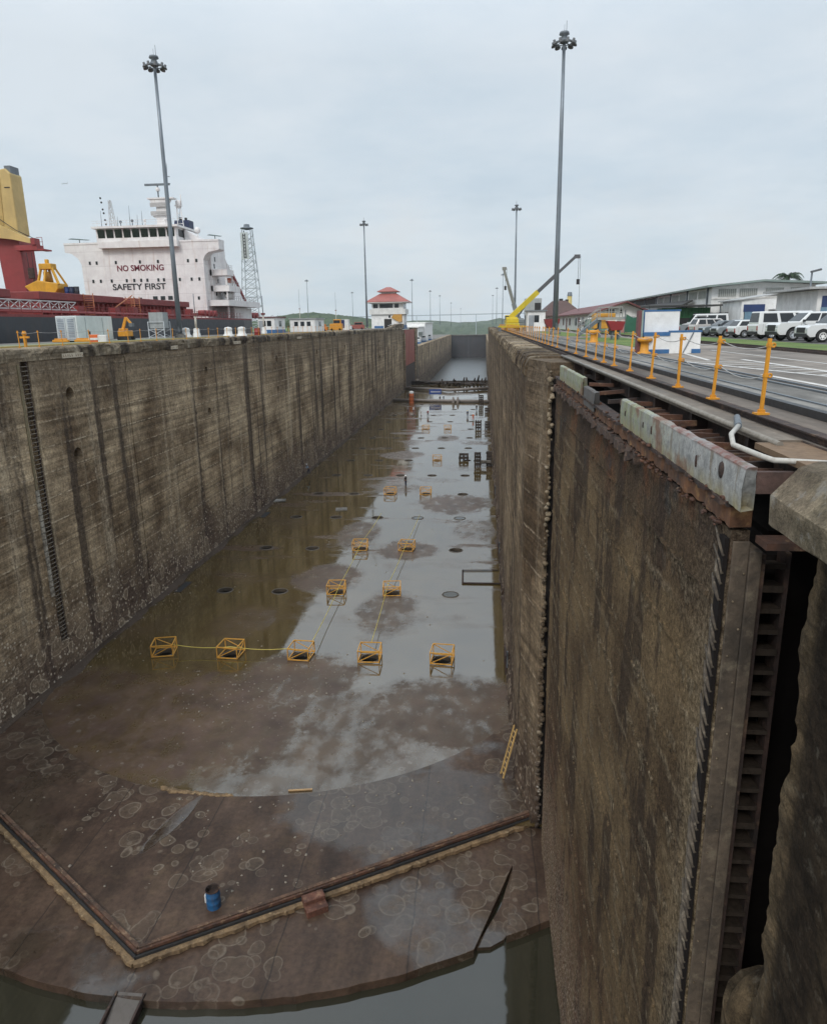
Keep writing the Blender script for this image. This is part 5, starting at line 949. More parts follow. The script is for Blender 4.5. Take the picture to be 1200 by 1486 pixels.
# cargo crane forward
K = MB().prism([(-70.2, 30.4), (-67.0, 30.4), (-67.1, 37.4), (-67.2, 38.6), (-70.5, 38.6), (-70.5, 36)], 104.9, 108.3, 'y').obj('cargo_crane', M_ped, S); 
MB().prism([(-70.8, 39.0), (-67.2, 39.0), (-67.2, 47.2), (-67.9, 47.9), (-70.1, 47.6)], 105.2, 108, 'y').obj('crane_house', M_cream, K, bevel=.15); MB().prism([(-70.6, 40.3), (-69.2, 40.3), (-68.8, 46.8), (-69.7, 46.8)], 105.12, 105.19, 'y').obj('house_face', paint('crane shade', (.46, .31, .10), .5, .2), K)
MB().bx(-68.2, -67.3, 105.6, 107.6, 47.3, 48.3).obj('sheave_head', M_steel, K); MB().bx(-68.3, -67.5, 105.14, 105.2, 45.3, 45.42).obj('vent_slot', M_blk, K)
MB().prism([(-70.8, 40.9), (-69.9, 40.5), (-64.7, 38.2), (-64.7, 37.6), (-67.3, 38.2), (-70.8, 38.62)], 103.8, 104.8, 'y').obj('jib', M_cream, K); MB().bx(-67.3, -63.9, 103.9, 105.6, 36.7, 37.4).obj('jib_rest', M_ped, K); MB().bx(-64.6, -64.0, 103.7, 105.0, 37.42, 38.3).obj('jib_head', M_ped, K)
jr = MB()
for z in (37.7, 38.3): jr.bx(-63.6, -62.7, 103.5, 103.56, z, z + .06)
jr.bx(-62.75, -62.7, 103.5, 103.56, 36.8, 38.3).bx(-63.6, -62.7, 103.5, 105.6, 36.6, 36.8).obj('jib_platform', M_ped, K)
MB().tube([(-70.3, 105, 41.6), (-66.9, 104.2, 39.5), (-64.3, 104.1, 38.3)], .05, 5).tube([(-65.8, 104.2, 36.4), (-65.7, 104.2, 33.9)], .04, 5).tube([(-65, 104.2, 36.4), (-65.1, 104.2, 33.9)], .04, 5).obj('hoist_rope', M_blk, K)
MB().bx(-65.9, -65, 104, 104.4, 32.8, 34.3).bx(-65.3, -65, 104.1, 104.3, 31.6, 32.8).obj('hook_block', M_darkrust, K, bevel=.1)
# on the ship's hatches
t = thing('clamshell_grab', (-62.2, 103, 30.3), 'yellow clamshell grab resting on the ship hatch below the crane', 'grab'); M_gy = paint('grab yellow', (.62, .32, .015), .5, .3, (.2, .1, .03), .8)
MB().prism([(-65.2, 31.6), (-64.6, 31.0), (-63.8, 30.32), (-60.9, 30.32), (-60.2, 31.2), (-60.2, 31.9), (-63.2, 32.4)], 101.6, 104.4, 'y').obj('shells', M_gy, t, bevel=.1)
for a, b in (((-63.2, 32.2), (-62.9, 34.2)), ((-60.2, 31.8), (-61.4, 34.3)), ((-62.3, 32.2), (-62.2, 34))): MB().bar((a[0], 102, a[1]), (b[0], 102.6, b[1]), .28).bar((a[0], 104, a[1]), (b[0], 103.4, b[1]), .28).obj('arm', M_gy, t)
MB().bx(-63.1, -61.2, 102.3, 103.7, 33.9, 34.7).bx(-62.4, -61.9, 102.8, 103.2, 34.7, 35.3).obj('head', M_gy, t, bevel=.08); MB().tube([(-62.3, 102.9, 32.2), (-62.3, 102.9, 33.6)], .5, 10).obj('cylinder', paint('grab worn', (.4, .2, .03), .6, .5), t)
for x, c, nm in ((-59.7, (.02, .05, .18), 'bright blue'), (-58.95, (.02, .035, .08), 'dark blue'), (-58.2, (.025, .03, .04), 'near black')):
    t = thing('oil_drum', (x, 103, 30.3), nm + ' drum on the ship hatch beside the yellow grab', 'drum', 'drums on the ship hatch'); MB().lathe([(.34, 30.3), (.34, 30.8), (.36, 30.85), (.34, 30.9), (.34, 31.45)], 14, (x, 103, 0)).obj('shell', paint(nm + ' drum', c, .45, .2), t); MB().lathe([(.35, 31.45), (.35, 31.5), (0, 31.48)], 14, (x, 103, 0)).obj('lid', M_blk, t)
t = thing('lattice_tower', (-60, 190, LT), 'pale lattice radio tower with sign panel behind the ship stern', 'tower'); lt_ = MB()
HT = 25.2
def lx(z): return 2.5 - (z / HT) * 1.4
for sx, sy in ((-1, -1), (1, -1), (1, 1), (-1, 1)): lt_.bar((-60 + sx * 2.5, 190 + sy * 2, LT), (-60 + sx * 1.1, 190 + sy * .8, LT + HT), .18)
z = 0
while z < HT - 2:
    a, b_ = lx(z), lx(z + 2.2)
    for sy in (-1.6, 1.6): lt_.bar((-60 - a, 190 + sy, LT + z), (-60 + b_, 190 + sy, LT + z + 2.2), .12); lt_.bar((-60 + a, 190 + sy, LT + z), (-60 - b_, 190 + sy, LT + z + 2.2), .12); lt_.bar((-60 - a, 190 + sy, LT + z), (-60 + a, 190 + sy, LT + z), .12)
    z += 2.2
lt_.obj('lattice', paint('tower steel', (.42, .46, .48), .5, .2), t); MB().bx(-61.2, -59.3, 188, 188.2, LT + 18, LT + 24.4).obj('sign_panel', paint('sign pale', (.48, .52, .50), .6, .2), t); sm = MB().bx(-60.6, -60.45, 187.9, 187.99, LT + 18.3, LT + 24.1).bx(-60.05, -59.9, 187.9, 187.99, LT + 18.3, LT + 24.1)
for k in range(8): sm.bx(-60.44, -60.06, 187.9, 187.99, LT + 18.4 + k * .75, LT + 18.55 + k * .75)
sm.obj('sign_marks', M_blk, t); MB().lathe([(.5, 0), (1.7, .25), (1.6, .5), (.8, .7), (.7, 1.3), (0, 1.4)], 12, (-60, 190, LT + HT)).obj('lamp_head', M_steel, t)

# ================================================================ lower chamber, closed gate, far water and land
def lowwall(x0, x1, lab):
    o = MB().bx(x0, x1, 352.5, 728, -9, 15.2).obj('lower_lock_wall', M_lw, org=(x0, 540, 0)); return tag(o, lab, 'wall')
lowwall(XL - 3, XL, 'lower pale concrete chamber wall receding to the far closed gate, left side'); lowwall(XR + .3, XR + 4, 'thin strip of lower chamber wall at the right of the far gate')
o = MB().bx(XL - 3, XL + .02, 344, 352.3, -1, 24.0).obj('wall_end', M_cope, org=(XL, 348, 0)); tag(o, 'broken end of the tall left wall above the lower chamber', 'wall')
t = thing('closed_lock_gate', (-14, 728, 0), 'dark closed lock gate blocking the far end of the chamber', 'lock gate')
MB().bx(XL, -14.7, 728, 731, -9, 14.2).obj('leaf', paint('gate dark steel', (.040, .042, .05), .6, .4, (.09, .06, .05), .15), t); MB().bx(-14.6, XR + .3, 728.2, 731, -9, 14.2).obj('leaf', paint('gate dark steel', ()), t); MB().bx(XL, XR + .3, 727, 731, 14.25, 15).obj('footbridge', M_gconc, t)
M_far = water_mat('lower water', (.05, .055, .055), .28, .05, .6, 1.8); kind(MB().add([(XL - .5, 318, -7.2), (XR + .6, 318, -7.2), (XR + .6, 729, -7.2), (XL - .5, 729, -7.2)], [(0, 1, 2, 3)]).obj('lower_chamber_water', M_far), 'structure')
kind(MB().bx(XL - .4, XR + 1.2, 321.5, 323, -9, -.02).obj('chamber_step', M_cope), 'structure')
sea = water_mat('sea', (.10, .14, .15), .12, .3, .02, 1.4); kind(MB().add([(-3400, 760, -14), (3400, 760, -14), (3400, 3150, -14), (-3400, 3150, -14)], [(0, 1, 2, 3)]).obj('sea', sea), 'structure')
kind(MB().bx(-420, -88, -30, 1000, 5, 23.6).obj('left_ground', M_grass), 'structure'); kind(MB().add([(-87.9, -30, 19), (-51.2, -30, 19), (-51.2, 420, 19), (-87.9, 420, 19)], [(0, 1, 2, 3)]).obj('lane_water', M_far), 'structure')
kind(MB().bx(-87.5, XL - 3.05, 352.5, 760, 3, 15.0).obj('lower_pier', M_gconc), 'structure'); kind(MB().bx(XR + 4.05, 420, 352.1, 765, 3, 15.0).obj('lower_right_ground', M_gconc), 'structure'); kind(MB().bx(4.25, 420, 350.5, 352.08, 3, RT - .02).obj('right_ground_end', M_cope), 'structure')
def wood_mat():
    m, nt, b = MAT('forest'); p = wpos(nt); n = noise(nt, p, .05, 6, .7); n1 = noise(nt, p, .3, 5, .7)
    put(nt, b.inputs['Base Color'], scal(nt, mix(nt, mr(nt, n, .35, .65), (.028, .055, .026), (.075, .10, .048)), mr(nt, n1, .3, .7, .5, 1.4))); b.inputs['Roughness'].default_value = 1; return m
M_wood = wood_mat()
def hill(name, x0, x1, y, dep, h, base, seed, k='structure'):
    nx, ny = 90, 14; vs = []; fs = []
    for i in range(nx + 1):
        for j in range(ny + 1):
            u, w = i / nx, j / ny; x = x0 + (x1 - x0) * u; yy = y + dep * w
            e = (math.sin(math.pi * u) ** .6) * math.sin(math.pi * min(1, w * 1.0)) ** .7; r = mn.fractal(V((x * .006, seed, w)), 1, 2, 4) * .35 + mn.noise(V((x * .05, yy * .05, seed))) * .12 + mn.noise(V((x * .25, yy * .2, seed))) * .07
            vs.append((x, yy, base + h * max(0, e * (.75 + r)) - (2 if e < .02 else 0)))
    for i in range(nx):
        for j in range(ny): a = i * (ny + 1) + j; fs.append((a, a + ny + 1, a + ny + 2, a + 1))
    return kind(MB().add(vs, fs).obj(name, M_wood), k)
hill('wooded_hill', -360, -105, 900, 220, 21, 22, 3); hill('wooded_hill', -190, -60, 1350, 300, 42, -14, 8); hill('wooded_hill', -400, -240, 700, 160, 10, 23, 12)
hill('far_headland', -260, 200, 2300, 200, 46, -14, 5); hill('far_coast', -2900, 3300, 2800, 300, 62, -14, 15)
t = thing('long_bridge', (-150, 2000, -14), 'faint long bridge deck crossing the sky line beyond the far gate', 'bridge'); MB().bar((-540, 2000, 47), (323, 2000, 51), 2.4, 2.4).obj('deck', paint('bridge grey', (.36, .40, .42), .7, .1), t)
for x in range(-500, 320, 160): MB().bx(x - .8, x + .8, 1998, 2002, -14, 47 + (x + 540) * .0046 - 1).obj('pier', paint('bridge grey', ()), t)
t = thing('lockside_block', (-40, 470, 15), 'white flat roofed block with dark windows beyond the lower chamber wall', 'building')
MB().bx(-55, -38, 430, 470, 15, 23.5).obj('wall', M_wwall, t); MB().bx(-50, -37, 470, 540, 15, 26).obj('wing', M_wwall, t); MB().bx(-56, -37.5, 429, 471, 23.6, 24.2).obj('roof', M_wht, t); MB().bx(-51, -36.4, 471.2, 541, 26.1, 26.8).obj('wing_roof', M_wht, t)
for k in range(6): MB().bx(-54 + k * 2.6, -52.4 + k * 2.6, 429.9, 430.1, 19, 21.5).obj('window', glassy('dark glass'), t)
for k in range(7): MB().bx(-38.05, -37.9, 433 + k * 5, 436 + k * 5, 18, 21).obj('window', glassy('dark glass'), t)
for i, (x, y) in enumerate(((-36.5, 415), (-36.5, 455), (-36.5, 500))):
    t = thing('towing_locomotive', (x, y, 15), ('nearest', 'middle', 'farthest')[i] + ' silver and blue towing locomotive on the lower left wall', 'locomotive', 'towing locomotives on the lower left wall')
    MB().bx(x - 1.3, x + 1.3, y - 4, y + 4, 15.4, 17.2).obj('body', paint('silver', (.5, .52, .55), .4, .2), t, bevel=.1); MB().bx(x - 1.35, x + 1.35, y - 4.05, y + 4.05, 15.05, 15.9).obj('skirt', M_blue, t)
    for s in (-3, 1.4): c = MB().bx(x - 1.2, x + 1.2, y + s, y + s + 1.7, 17.2, 18.7).obj('cab', M_wht, t, bevel=.08); MB().bx(x - 1.0, x + 1.0, y + s - .03, y + s + .02, 17.6, 18.5).obj('window', glassy('dark glass'), c)
M_bark = paint('bark', (.10, .075, .055), .9, .4); 
def leaf_mat2(nm, a, b_):
    m, nt, b = MAT(nm); n = noise(nt, wpos(nt), .9, 4, .7); put(nt, b.inputs['Base Color'], mix(nt, mr(nt, n, .35, .65), a, b_)); b.inputs['Roughness'].default_value = .7; return m
M_lf = leaf_mat2('leaves', (.025, .06, .018), (.075, .125, .035)); M_palm = leaf_mat2('palm leaves', (.018, .04, .02), (.045, .075, .035))
def tree(x, y, z, h, w, lab, n=420):
    t = thing('broadleaf_tree', (x, y, z), lab, 'tree', 'dark green trees before the hill'); MB().tube([(x, y, z - .2), (x + .2, y, z + h * .35), (x + .1, y, z + h * .7)], [.35, .25, .08], 7).tube([(x + .2, y, z + h*.35), (x + w*.3, y, z + h*.65)], [.16, .05], 6).tube([(x + .2, y, z + h*.32), (x - w*.3, y, z + h*.6)], [.16, .05], 6).obj('trunk', M_bark, t)
    m = MB(); cl = [(random.uniform(-.38, .38) * w, random.uniform(-.3, .3) * w, h * random.uniform(.45, .85), random.uniform(.14, .26) * w) for _ in range(11)]
    for _ in range(n):
        c = random.choice(cl); d = V((random.gauss(0, 1), random.gauss(0, 1), random.gauss(0, .8))).normalized() * c[3] * random.uniform(.5, 1.1); p = V((x + c[0], y + c[1], z + c[2])) + d; u = V((random.gauss(0, 1), random.gauss(0, 1), random.gauss(0, 1))).normalized(); v = u.orthogonal().normalized(); s = random.uniform(.2, .5) * h / 9
        m.add([p - u*s, p + v*s*.6, p + u*s, p - v*s*.6], [(0, 1, 2, 3)])
    m.obj('crown', M_lf, t)
for i, (x, y, h, w, s) in enumerate(((-108, 372, 8, 11, 'broad dark tree before the hill, right of the white hut'), (-98, 366, 6.5, 8, 'low dark tree before the hill, under the twin signal posts'), (-118, 360, 9.5, 8, 'taller dark tree behind the grey shed'), (-84.5, 410, 6, 7, 'small dark tree before the hill near the yellow machine'))): tree(x, y, 23 if x < -88 else 18, h, w, s)

# the humid air over the water
hz = MB().bx(-3500, 3500, -120, 3250, -16, 660).obj('haze', None); kind(hz, 'stuff')
m = bpy.data.materials.new('humid air'); m.use_nodes = True; nt = m.node_tree; nt.nodes.remove(nt.nodes['Principled BSDF'])
pv = nd(nt, 'ShaderNodeVolumePrincipled', {'Density': .00009}); pv.inputs['Color'].default_value = (.97, .985, 1, 1); pv.inputs['Anisotropy'].default_value = .3
nt.links.new(pv.outputs[0], nt.nodes['Material Output'].inputs['Volume']); hz.data.materials.append(m)
# ================================================================ works at the far end of the chamber floor
M_dtim = rusty('wet timber', (.06, .042, .032), (.022, .017, .014), (.11, .085, .065), .8)
def cage(w=.83, h=.95):
    t = bpy.data.objects.new('drain_guard', None); COL.objects.link(t); t['category'] = 'guard cage'; t['group'] = 'yellow guard cages over the drain holes'
    y = paint('cage yellow', (.66, .33, .05), .5, .35, (.2, .1, .04), 4); r = .034
    for z, nm in ((.05, 'lower_frame'), (h, 'upper_frame')):
        m = MB()
        for a, b in (((-w, -w), (w, -w)), ((w, -w), (w, w)), ((w, w), (-w, w)), ((-w, w), (-w, -w))): m.bar((*a, z), (*b, z), r * 2)
        m.obj(nm, y, t)
    for a in ((-w, -w), (w, -w), (w, w), (-w, w)): MB().bar((*a, 0), (*a, h), r * 2).obj('upright', y, t)
    for a, b in (((-w, -w), (w, -w)), ((w, -w), (w, w)), ((w, w), (-w, w)), ((-w, w), (-w, -w))): MB().bar((*a, .07), (*b, h - .03), r * 1.5).obj('brace', y, t)
    MB().tube([(-w, 0, h * .5), (w, 0, h * .5)], .02, 5).obj('cross_bar', y, t); return t
cg = cage(); first = True
for (j, i) in sorted(cage_at):
    o = cg if first else copy_tree(cg); first = False; o.location = (DX[i], DY[j], .046); o.rotation_euler = (0, 0, random.uniform(-.12, .12) + (.1 if i == 0 else 0))
    row = 'front row' if j == 0 else nth(j + 1) + ' row of drains'
    o['label'] = 'yellow guard cage over a drain hole, %s, %s' % (row, cols[i]); 
    if (j, i) == (2, 3): o['label'] = 'yellow guard cage on the brown mud patch, third row of drains'
def rope(name, pts, lab, sag=.03):
    m = MB(); q = []
    for a, b in zip(pts, pts[1:]):
        for k in range(7): t = k / 6; p = V(a).lerp(V(b), t); p.z -= sag * math.sin(math.pi * t) * 6; q.append(p)
    tag(m.tube(q, .028, 5).obj(name, paint('tape yellow', (.62, .50, .10), .5, .15), org=pts[0]), lab, 'tape')
rope('barrier_tape', [(DX[0] + .8, DY[0], .75), (DX[1], DY[0], .7), (DX[2] - .8, DY[0], .7)], 'yellow tape strung between the front left three guard cages')
rope('barrier_tape', [(DX[2] + .7, DY[0] + .8, .9), (DX[2] + .4, DY[1], .9), (DX[2] + .2, DY[2], .9), (DX[2] + .7, DY[3] - 1, .9)], 'long yellow tape running down the chamber from the middle front cage')
rope('barrier_tape', [(DX[3], DY[0] + .8, .95), (DX[3] - .4, DY[1], .9), (DX[3], DY[2], .9), (DX[3] + .3, DY[3], .5)], 'long pale tape running down the chamber right of the middle line')
# people
def skin(name, verts, edges, rad, mat, parent, sub=1):
    me = bpy.data.meshes.new(name); me.from_pydata(verts, edges, []); o = bpy.data.objects.new(name, me); COL.objects.link(o)
    o.modifiers.new('S', 'SKIN'); sv = me.skin_vertices
    if not sv: return None
    for i, r in enumerate(rad): sv[0].data[i].radius = (r, r) if not isinstance(r, tuple) else r
    sv[0].data[0].use_root = True; b = o.modifiers.new('U', 'SUBSURF'); b.levels = b.render_levels = sub; bake(o); 
    for p in o.data.polygons: p.use_smooth = True
    o.data.materials.append(mat)
    if parent: o.parent = parent
    return o
M_skin = paint('skin', (.22, .12, .075), .55, .05, streak=False)
def person(top, legs, hat, pose=0, lab='', loc=(0, 0, 0), rz=0, boots=(.02, .02, .02)):
    t = bpy.data.objects.new('person', None); COL.objects.link(t); t.location = loc; t.rotation_euler = (0, 0, rz); t['label'] = lab; t['category'] = 'person'; t['group'] = 'workers on the lock floor'
    lean = .0 if pose < 2 else .35; st = .0 if pose == 0 else .14
    hip = (0, 0, .92); ch = (0, lean * .55, 1.28); nk = (0, lean * .75, 1.48); hd = (0, lean * .9 + .02, 1.60)
    vs = [hip, (0, lean * .3, 1.1), ch, nk, hd, (0, lean * .95 + .02, 1.72)]; es = [(0, 1), (1, 2), (2, 3), (3, 4), (4, 5)]; rd = [.13, .13, .15, .06, .085, .075]
    for s in (-1, 1):
        f = st * s; sh = (s * .19, ch[1] + lean * .1, 1.42); el = (s * .25, ch[1] + .06 + (.1 if pose else 0), 1.14); wr = (s * .22, ch[1] + .2 + (.12 if pose else -.05), .95 if pose else .9); pa = (wr[0], wr[1] + .06, wr[2] - .06)
        b = len(vs); vs += [sh, el, wr, pa]; es += [(2, b), (b, b+1), (b+1, b+2), (b+2, b+3)]; rd += [.065, .047, .033, .035]
        for k in range(5):                                  # four fingers and a thumb
            o = (k - 1.5) * .018; b2 = len(vs)
            if k < 4: vs += [(pa[0] + o, pa[1] + .05, pa[2] - .04), (pa[0] + o, pa[1] + .06, pa[2] - .08 + .006 * abs(k - 1))]
            else: vs += [(pa[0] - s * .035, pa[1] + .03, pa[2] - .015), (pa[0] - s * .045, pa[1] + .055, pa[2] - .04)]
            es += [(b + 3, b2), (b2, b2 + 1)]; rd += [.009, .008]
        b = len(vs); kn = (s * .10, f * .6 + .03, .5); an = (s * .11, f - .02, .09); to = (s * .12, f + .14, .035); vs += [(s * .09, 0, .86), kn, an, to]; es += [(0, b), (b, b+1), (b+1, b+2), (b+2, b+3)]; rd += [.10, .062, .045, .04]
    skin('body', vs, es, rd, M_skin, t)
    tv = [hip, (0, lean * .3, 1.1), ch, (0, lean * .7, 1.44)]; te = [(0, 1), (1, 2), (2, 3)]; tr = [.155, .15, .17, .09]
    for s in (-1, 1): sh = (s * .19, ch[1] + lean * .1, 1.42); el = (s * .25, ch[1] + .06 + (.1 if pose else 0), 1.14); wr = (s * .22, ch[1] + .2 + (.10 if pose else -.06), .97 if pose else .92); b = len(tv); tv += [sh, el, wr]; te += [(2, b), (b, b+1), (b+1, b+2)]; tr += [.085, .065, .05]
    skin('shirt', tv, te, tr, paint('cloth ' + str(top), top, .8, .2), t)
    lv = [(0, 0, .95)]; le = []; lr = [.15]
    for s in (-1, 1): f = st * s; b = len(lv); lv += [(s * .09, 0, .84), (s * .10, f * .6 + .03, .5), (s * .11, f - .02, .14)]; le += [(0, b), (b, b+1), (b+1, b+2)]; lr += [.115, .082, .07]
    skin('trousers', lv, le, lr, paint('cloth ' + str(legs), legs, .8, .2), t)
    for s in (-1, 1): f = st * s; skin('boot', [(s*.11, f - .06, .06), (s*.11, f + .04, .055), (s*.12, f + .17, .045)], [(0, 1), (1, 2)], [.062, .06, .048], paint('boots', boots, .6, .2), t)
    MB().lathe([(.175, 0), (.165, .015), (.13, .02), (.128, .06), (.10, .11), (.05, .14), (0, .145)], 14, (0, hd[1], 1.685)).obj('helmet', paint('hat ' + str(hat), hat, .4, .1), t, (0, 0, 0))
    MB().ball((0, hd[1] + .095, 1.60), .018, 6, 4).obj('nose', M_skin, t, (0, 0, 0)); MB().ball((-.032, hd[1] + .082, 1.635), .012, 6, 4).ball((.032, hd[1] + .082, 1.635), .012, 6, 4).obj('eyes', M_blk, t, (0, 0, 0)); MB().bx(-.025, .025, hd[1] + .075, hd[1] + .09, 1.555, 1.563).obj('mouth', M_darkrust, t, (0, 0, 0)); MB().ball((-.088, hd[1], 1.61), .024, 6, 4, (.5, 1, 1.3)).ball((.088, hd[1], 1.61), .024, 6, 4, (.5, 1, 1.3)).obj('ears', M_skin, t, (0, 0, 0))
    return t
WH, DK, NB, ORG, LB = (.75, .75, .75), (.025, .025, .03), (.03, .045, .09), (.72, .14, .03), (.35, .45, .6)
person(LB, NB, WH, 2, 'worker in pale blue shirt and white helmet by the left wall foot', (-30.1, 120.6, .55), 2.2)
person(DK, NB, WH, 0, 'worker in dark clothes and white helmet alone in mid chamber', (-12.4, 113.7, .0), 1.0)
person(ORG, ORG, WH, 1, 'worker in bright orange overalls and white helmet near the right wall', (-2.6, 196, 0), 2.6); person(NB, NB, (.75, .6, .1), 0, 'worker in dark blue beside the one in orange overalls', (-4.3, 203.5, 0), .4)
person((.72, .72, .70), WH, WH, 2, 'worker all in white bending near the dark red one', (-17.6, 206, 0), 1.4); person((.22, .03, .03), DK, WH, 1, 'worker in dark red jacket among the group below the blue board', (-15.6, 205, 0), 2.8)
person(DK, DK, WH, 0, 'worker in black standing first below the blue board', (-14.6, 246.5, 0), 0); person(NB, DK, WH, 1, 'worker in navy standing second below the blue board', (-13.4, 247.5, 0), .6); person(DK, NB, WH, 0, 'worker in dark clothes with white helmet at the edge of the right wall pile', (-1.9, 218, 0), 0)
person(WH, NB, WH, 1, 'worker in white shirt and blue trousers left of the white one', (-20.4, 212, 0), 1); person((.3, .3, .3), NB, WH, 0, 'worker in grey shirt walking by the orange barrel', (-22.3, 214, 0), 2)
# stacks, barrels, barriers
def stack(x, y, w, n, lab, seed, d=1.0):
    t = thing('timber_stack', (x, y, 0), lab, 'timber stack', 'dark timber stacks by the right wall'); r = random.Random(seed)
    for k in range(n):
        m = MB(); z = k * .33
        if k % 2: m.bx(x - w/2 + r.uniform(-.1, .1), x + w/2 + r.uniform(-.1, .1), y - d/2, y - d/2 + .3, z, z + .32).bx(x - w/2, x + w/2, y + d/2 - .3, y + d/2, z, z + .32)
        else: m.bx(x - w/2, x - w/2 + .32, y - d/2 - .1, y + d/2 + .1, z, z + .32).bx(x + w/2 - .32, x + w/2, y - d/2 - .1, y + d/2 + .1, z, z + .32).bx(x - w*.1, x + w*.1, y - d/2, y + d/2, z, z + .3)
        m.obj('timber_course', M_dtim, t)
    return t
stack(-3.6, 136.5, 1.8, 4, 'low square dark crib of timbers standing in the water', 1); stack(-.9, 130, 1.2, 8, 'tall dark timber crib in the water near the right wall', 2); stack(1.2, 131, 1.0, 8, 'tall dark timber crib against the right wall', 3)
stack(-1.1, 178, 1.5, 7, 'dark timber crib beside the worker in orange', 4); stack(1.1, 178.6, 1.2, 6, 'dark timber crib against the right wall behind the worker in orange', 5); stack(-.6, 232, 1.4, 10, 'tall dark timber pile at the right wall by the far pipe', 6); stack(1.2, 214, 1.2, 4, 'low dark timber crib between two taller ones at the right wall', 8)
t = thing('crib_beam', (.4, 129.6, 1.0), 'wet beam and grey slab bridging the two tall timber cribs', 'beam'); MB().bx(-.3, 1.5, 129.2, 129.7, .9, 1.3).obj('slab', M_gconc, t); MB().bar((-.4, 129.5, .8), (.9, 129.5, .9), .3).obj('beam', M_dtim, t)
t = thing('barrel_tower', (-23.8, 241, 0), 'tall orange barrel with white top standing in the shallow water', 'barrel'); MB().lathe([(.8, 0), (.78, 1), (.84, 1.05), (.8, 1.15), (.78, 2.3), (.84, 2.35), (.8, 2.5), (.8, 3.2)], 16, (-23.8, 241, 0)).obj('body', paint('barrel orange', (.66, .17, .06), .5, .25), t); MB().lathe([(.8, 3.2), (.8, 3.8), (.5, 3.95), (0, 3.95)], 16, (-23.8, 241, 0)).obj('white_top', M_wht, t)
t = thing('notice_board', (-16.4, 251, 0), 'blue board with pale writing strip on legs in the far chamber', 'board'); MB().bx(-18.6, -14.4, 251, 251.2, 1.9, 3.6).obj('panel', paint('board blue', (.02, .06, .25), .5, .1), t); mk = MB()
for k in range(9): mk.bx(-18.0 + k * .37, -17.78 + k * .37, 250.95, 250.99, 2.55, 2.95)
mk.obj('pale_marks', M_wht, t)
for x in (-18.2, -14.8): MB().bx(x - .08, x + .08, 251.02, 251.18, 0, 1.9).obj('leg', M_steel, t)
M_pipe = paint('dredge pipe', (.24, .21, .19), .6, .4, (.1, .07, .06), .3)
tag(MB().tube([(-30.6, 246, .5), (-14, 243, .5), (1.9, 240, .5)], .5, 10).obj('drain_pipe', M_pipe, org=(-14, 243, 0)), 'nearer pale pipe lying right across the chamber floor', 'pipe')
tag(MB().tube([(-31, 291, .7), (-18, 284, .7), (-13, 279, .8), (1.9, 287, .7)], .6, 10).obj('drain_pipe', M_pipe, org=(-14, 285, 0)), 'farther pale pipe across the chamber just before the timber debris', 'pipe')
pb = thing('pump_pair', (-9, 240, 0), 'pair of grey pump bodies standing against the nearer pipe', 'pump')
for x in (-9.8, -8.3): MB().lathe([(.45, 0), (.45, 1.2), (.3, 1.4), (.3, 1.9), (0, 2)], 10, (x, 240, 0)).obj('pump_body', M_pipe, pb)
r = random.Random(5)
for k in range(26):
    if k < 12: x0 = -31 + k * 2.7; a = (x0, 317 - k * 1.2 + r.uniform(-2, 2), .6 + r.uniform(0, .6)); b = (min(2, x0 + r.uniform(5, 9)), 314 - k * 1.2 + r.uniform(-2, 2), .7 + r.uniform(0, .8)); lab = 'dark wet log in the debris barrier, lying lengthwise, %s from the left wall' % nth(k + 1)
    else: x0 = -19 + (k - 12) * 1.5; a = (x0, 312 + r.uniform(-4, 4), .3); b = (x0 + r.uniform(-1, 1), 309 + r.uniform(-3, 2), r.uniform(1.5, 4.2)); lab = 'dark stump poking up from the debris barrier, %s from the left' % nth(k - 11)
    o = MB().tube([a, ((a[0]+b[0])/2, (a[1]+b[1])/2 + .3, (a[2]+b[2])/2 + .2), b], [r.uniform(.35, .6), r.uniform(.3, .5), r.uniform(.15, .3)], 7).obj('driftwood_log', M_dtim, org=a); tag(o, lab, 'driftwood', 'dark driftwood barrier across the chamber')
tag(MB().bx(XL, XR + .3, 318, 320.5, -.1, 1.3).obj('timber_sill', M_dtim, org=(-14, 319, 0)), 'long dark timber sill lying right across the chamber under the driftwood', 'sill')
for i, (x, y, w) in enumerate(((-30.6, 103, 2.2), (-20, 98, 1.6))): tag(MB().obx((x, y, .05), (w, 1.6, .12), rz=.2).obj('loose_slab', M_gconc, org=(x, y, 0)), ('loose pale slab lying at the left wall foot', 'loose pale slab lying in mid floor among the drains')[i], 'slab')

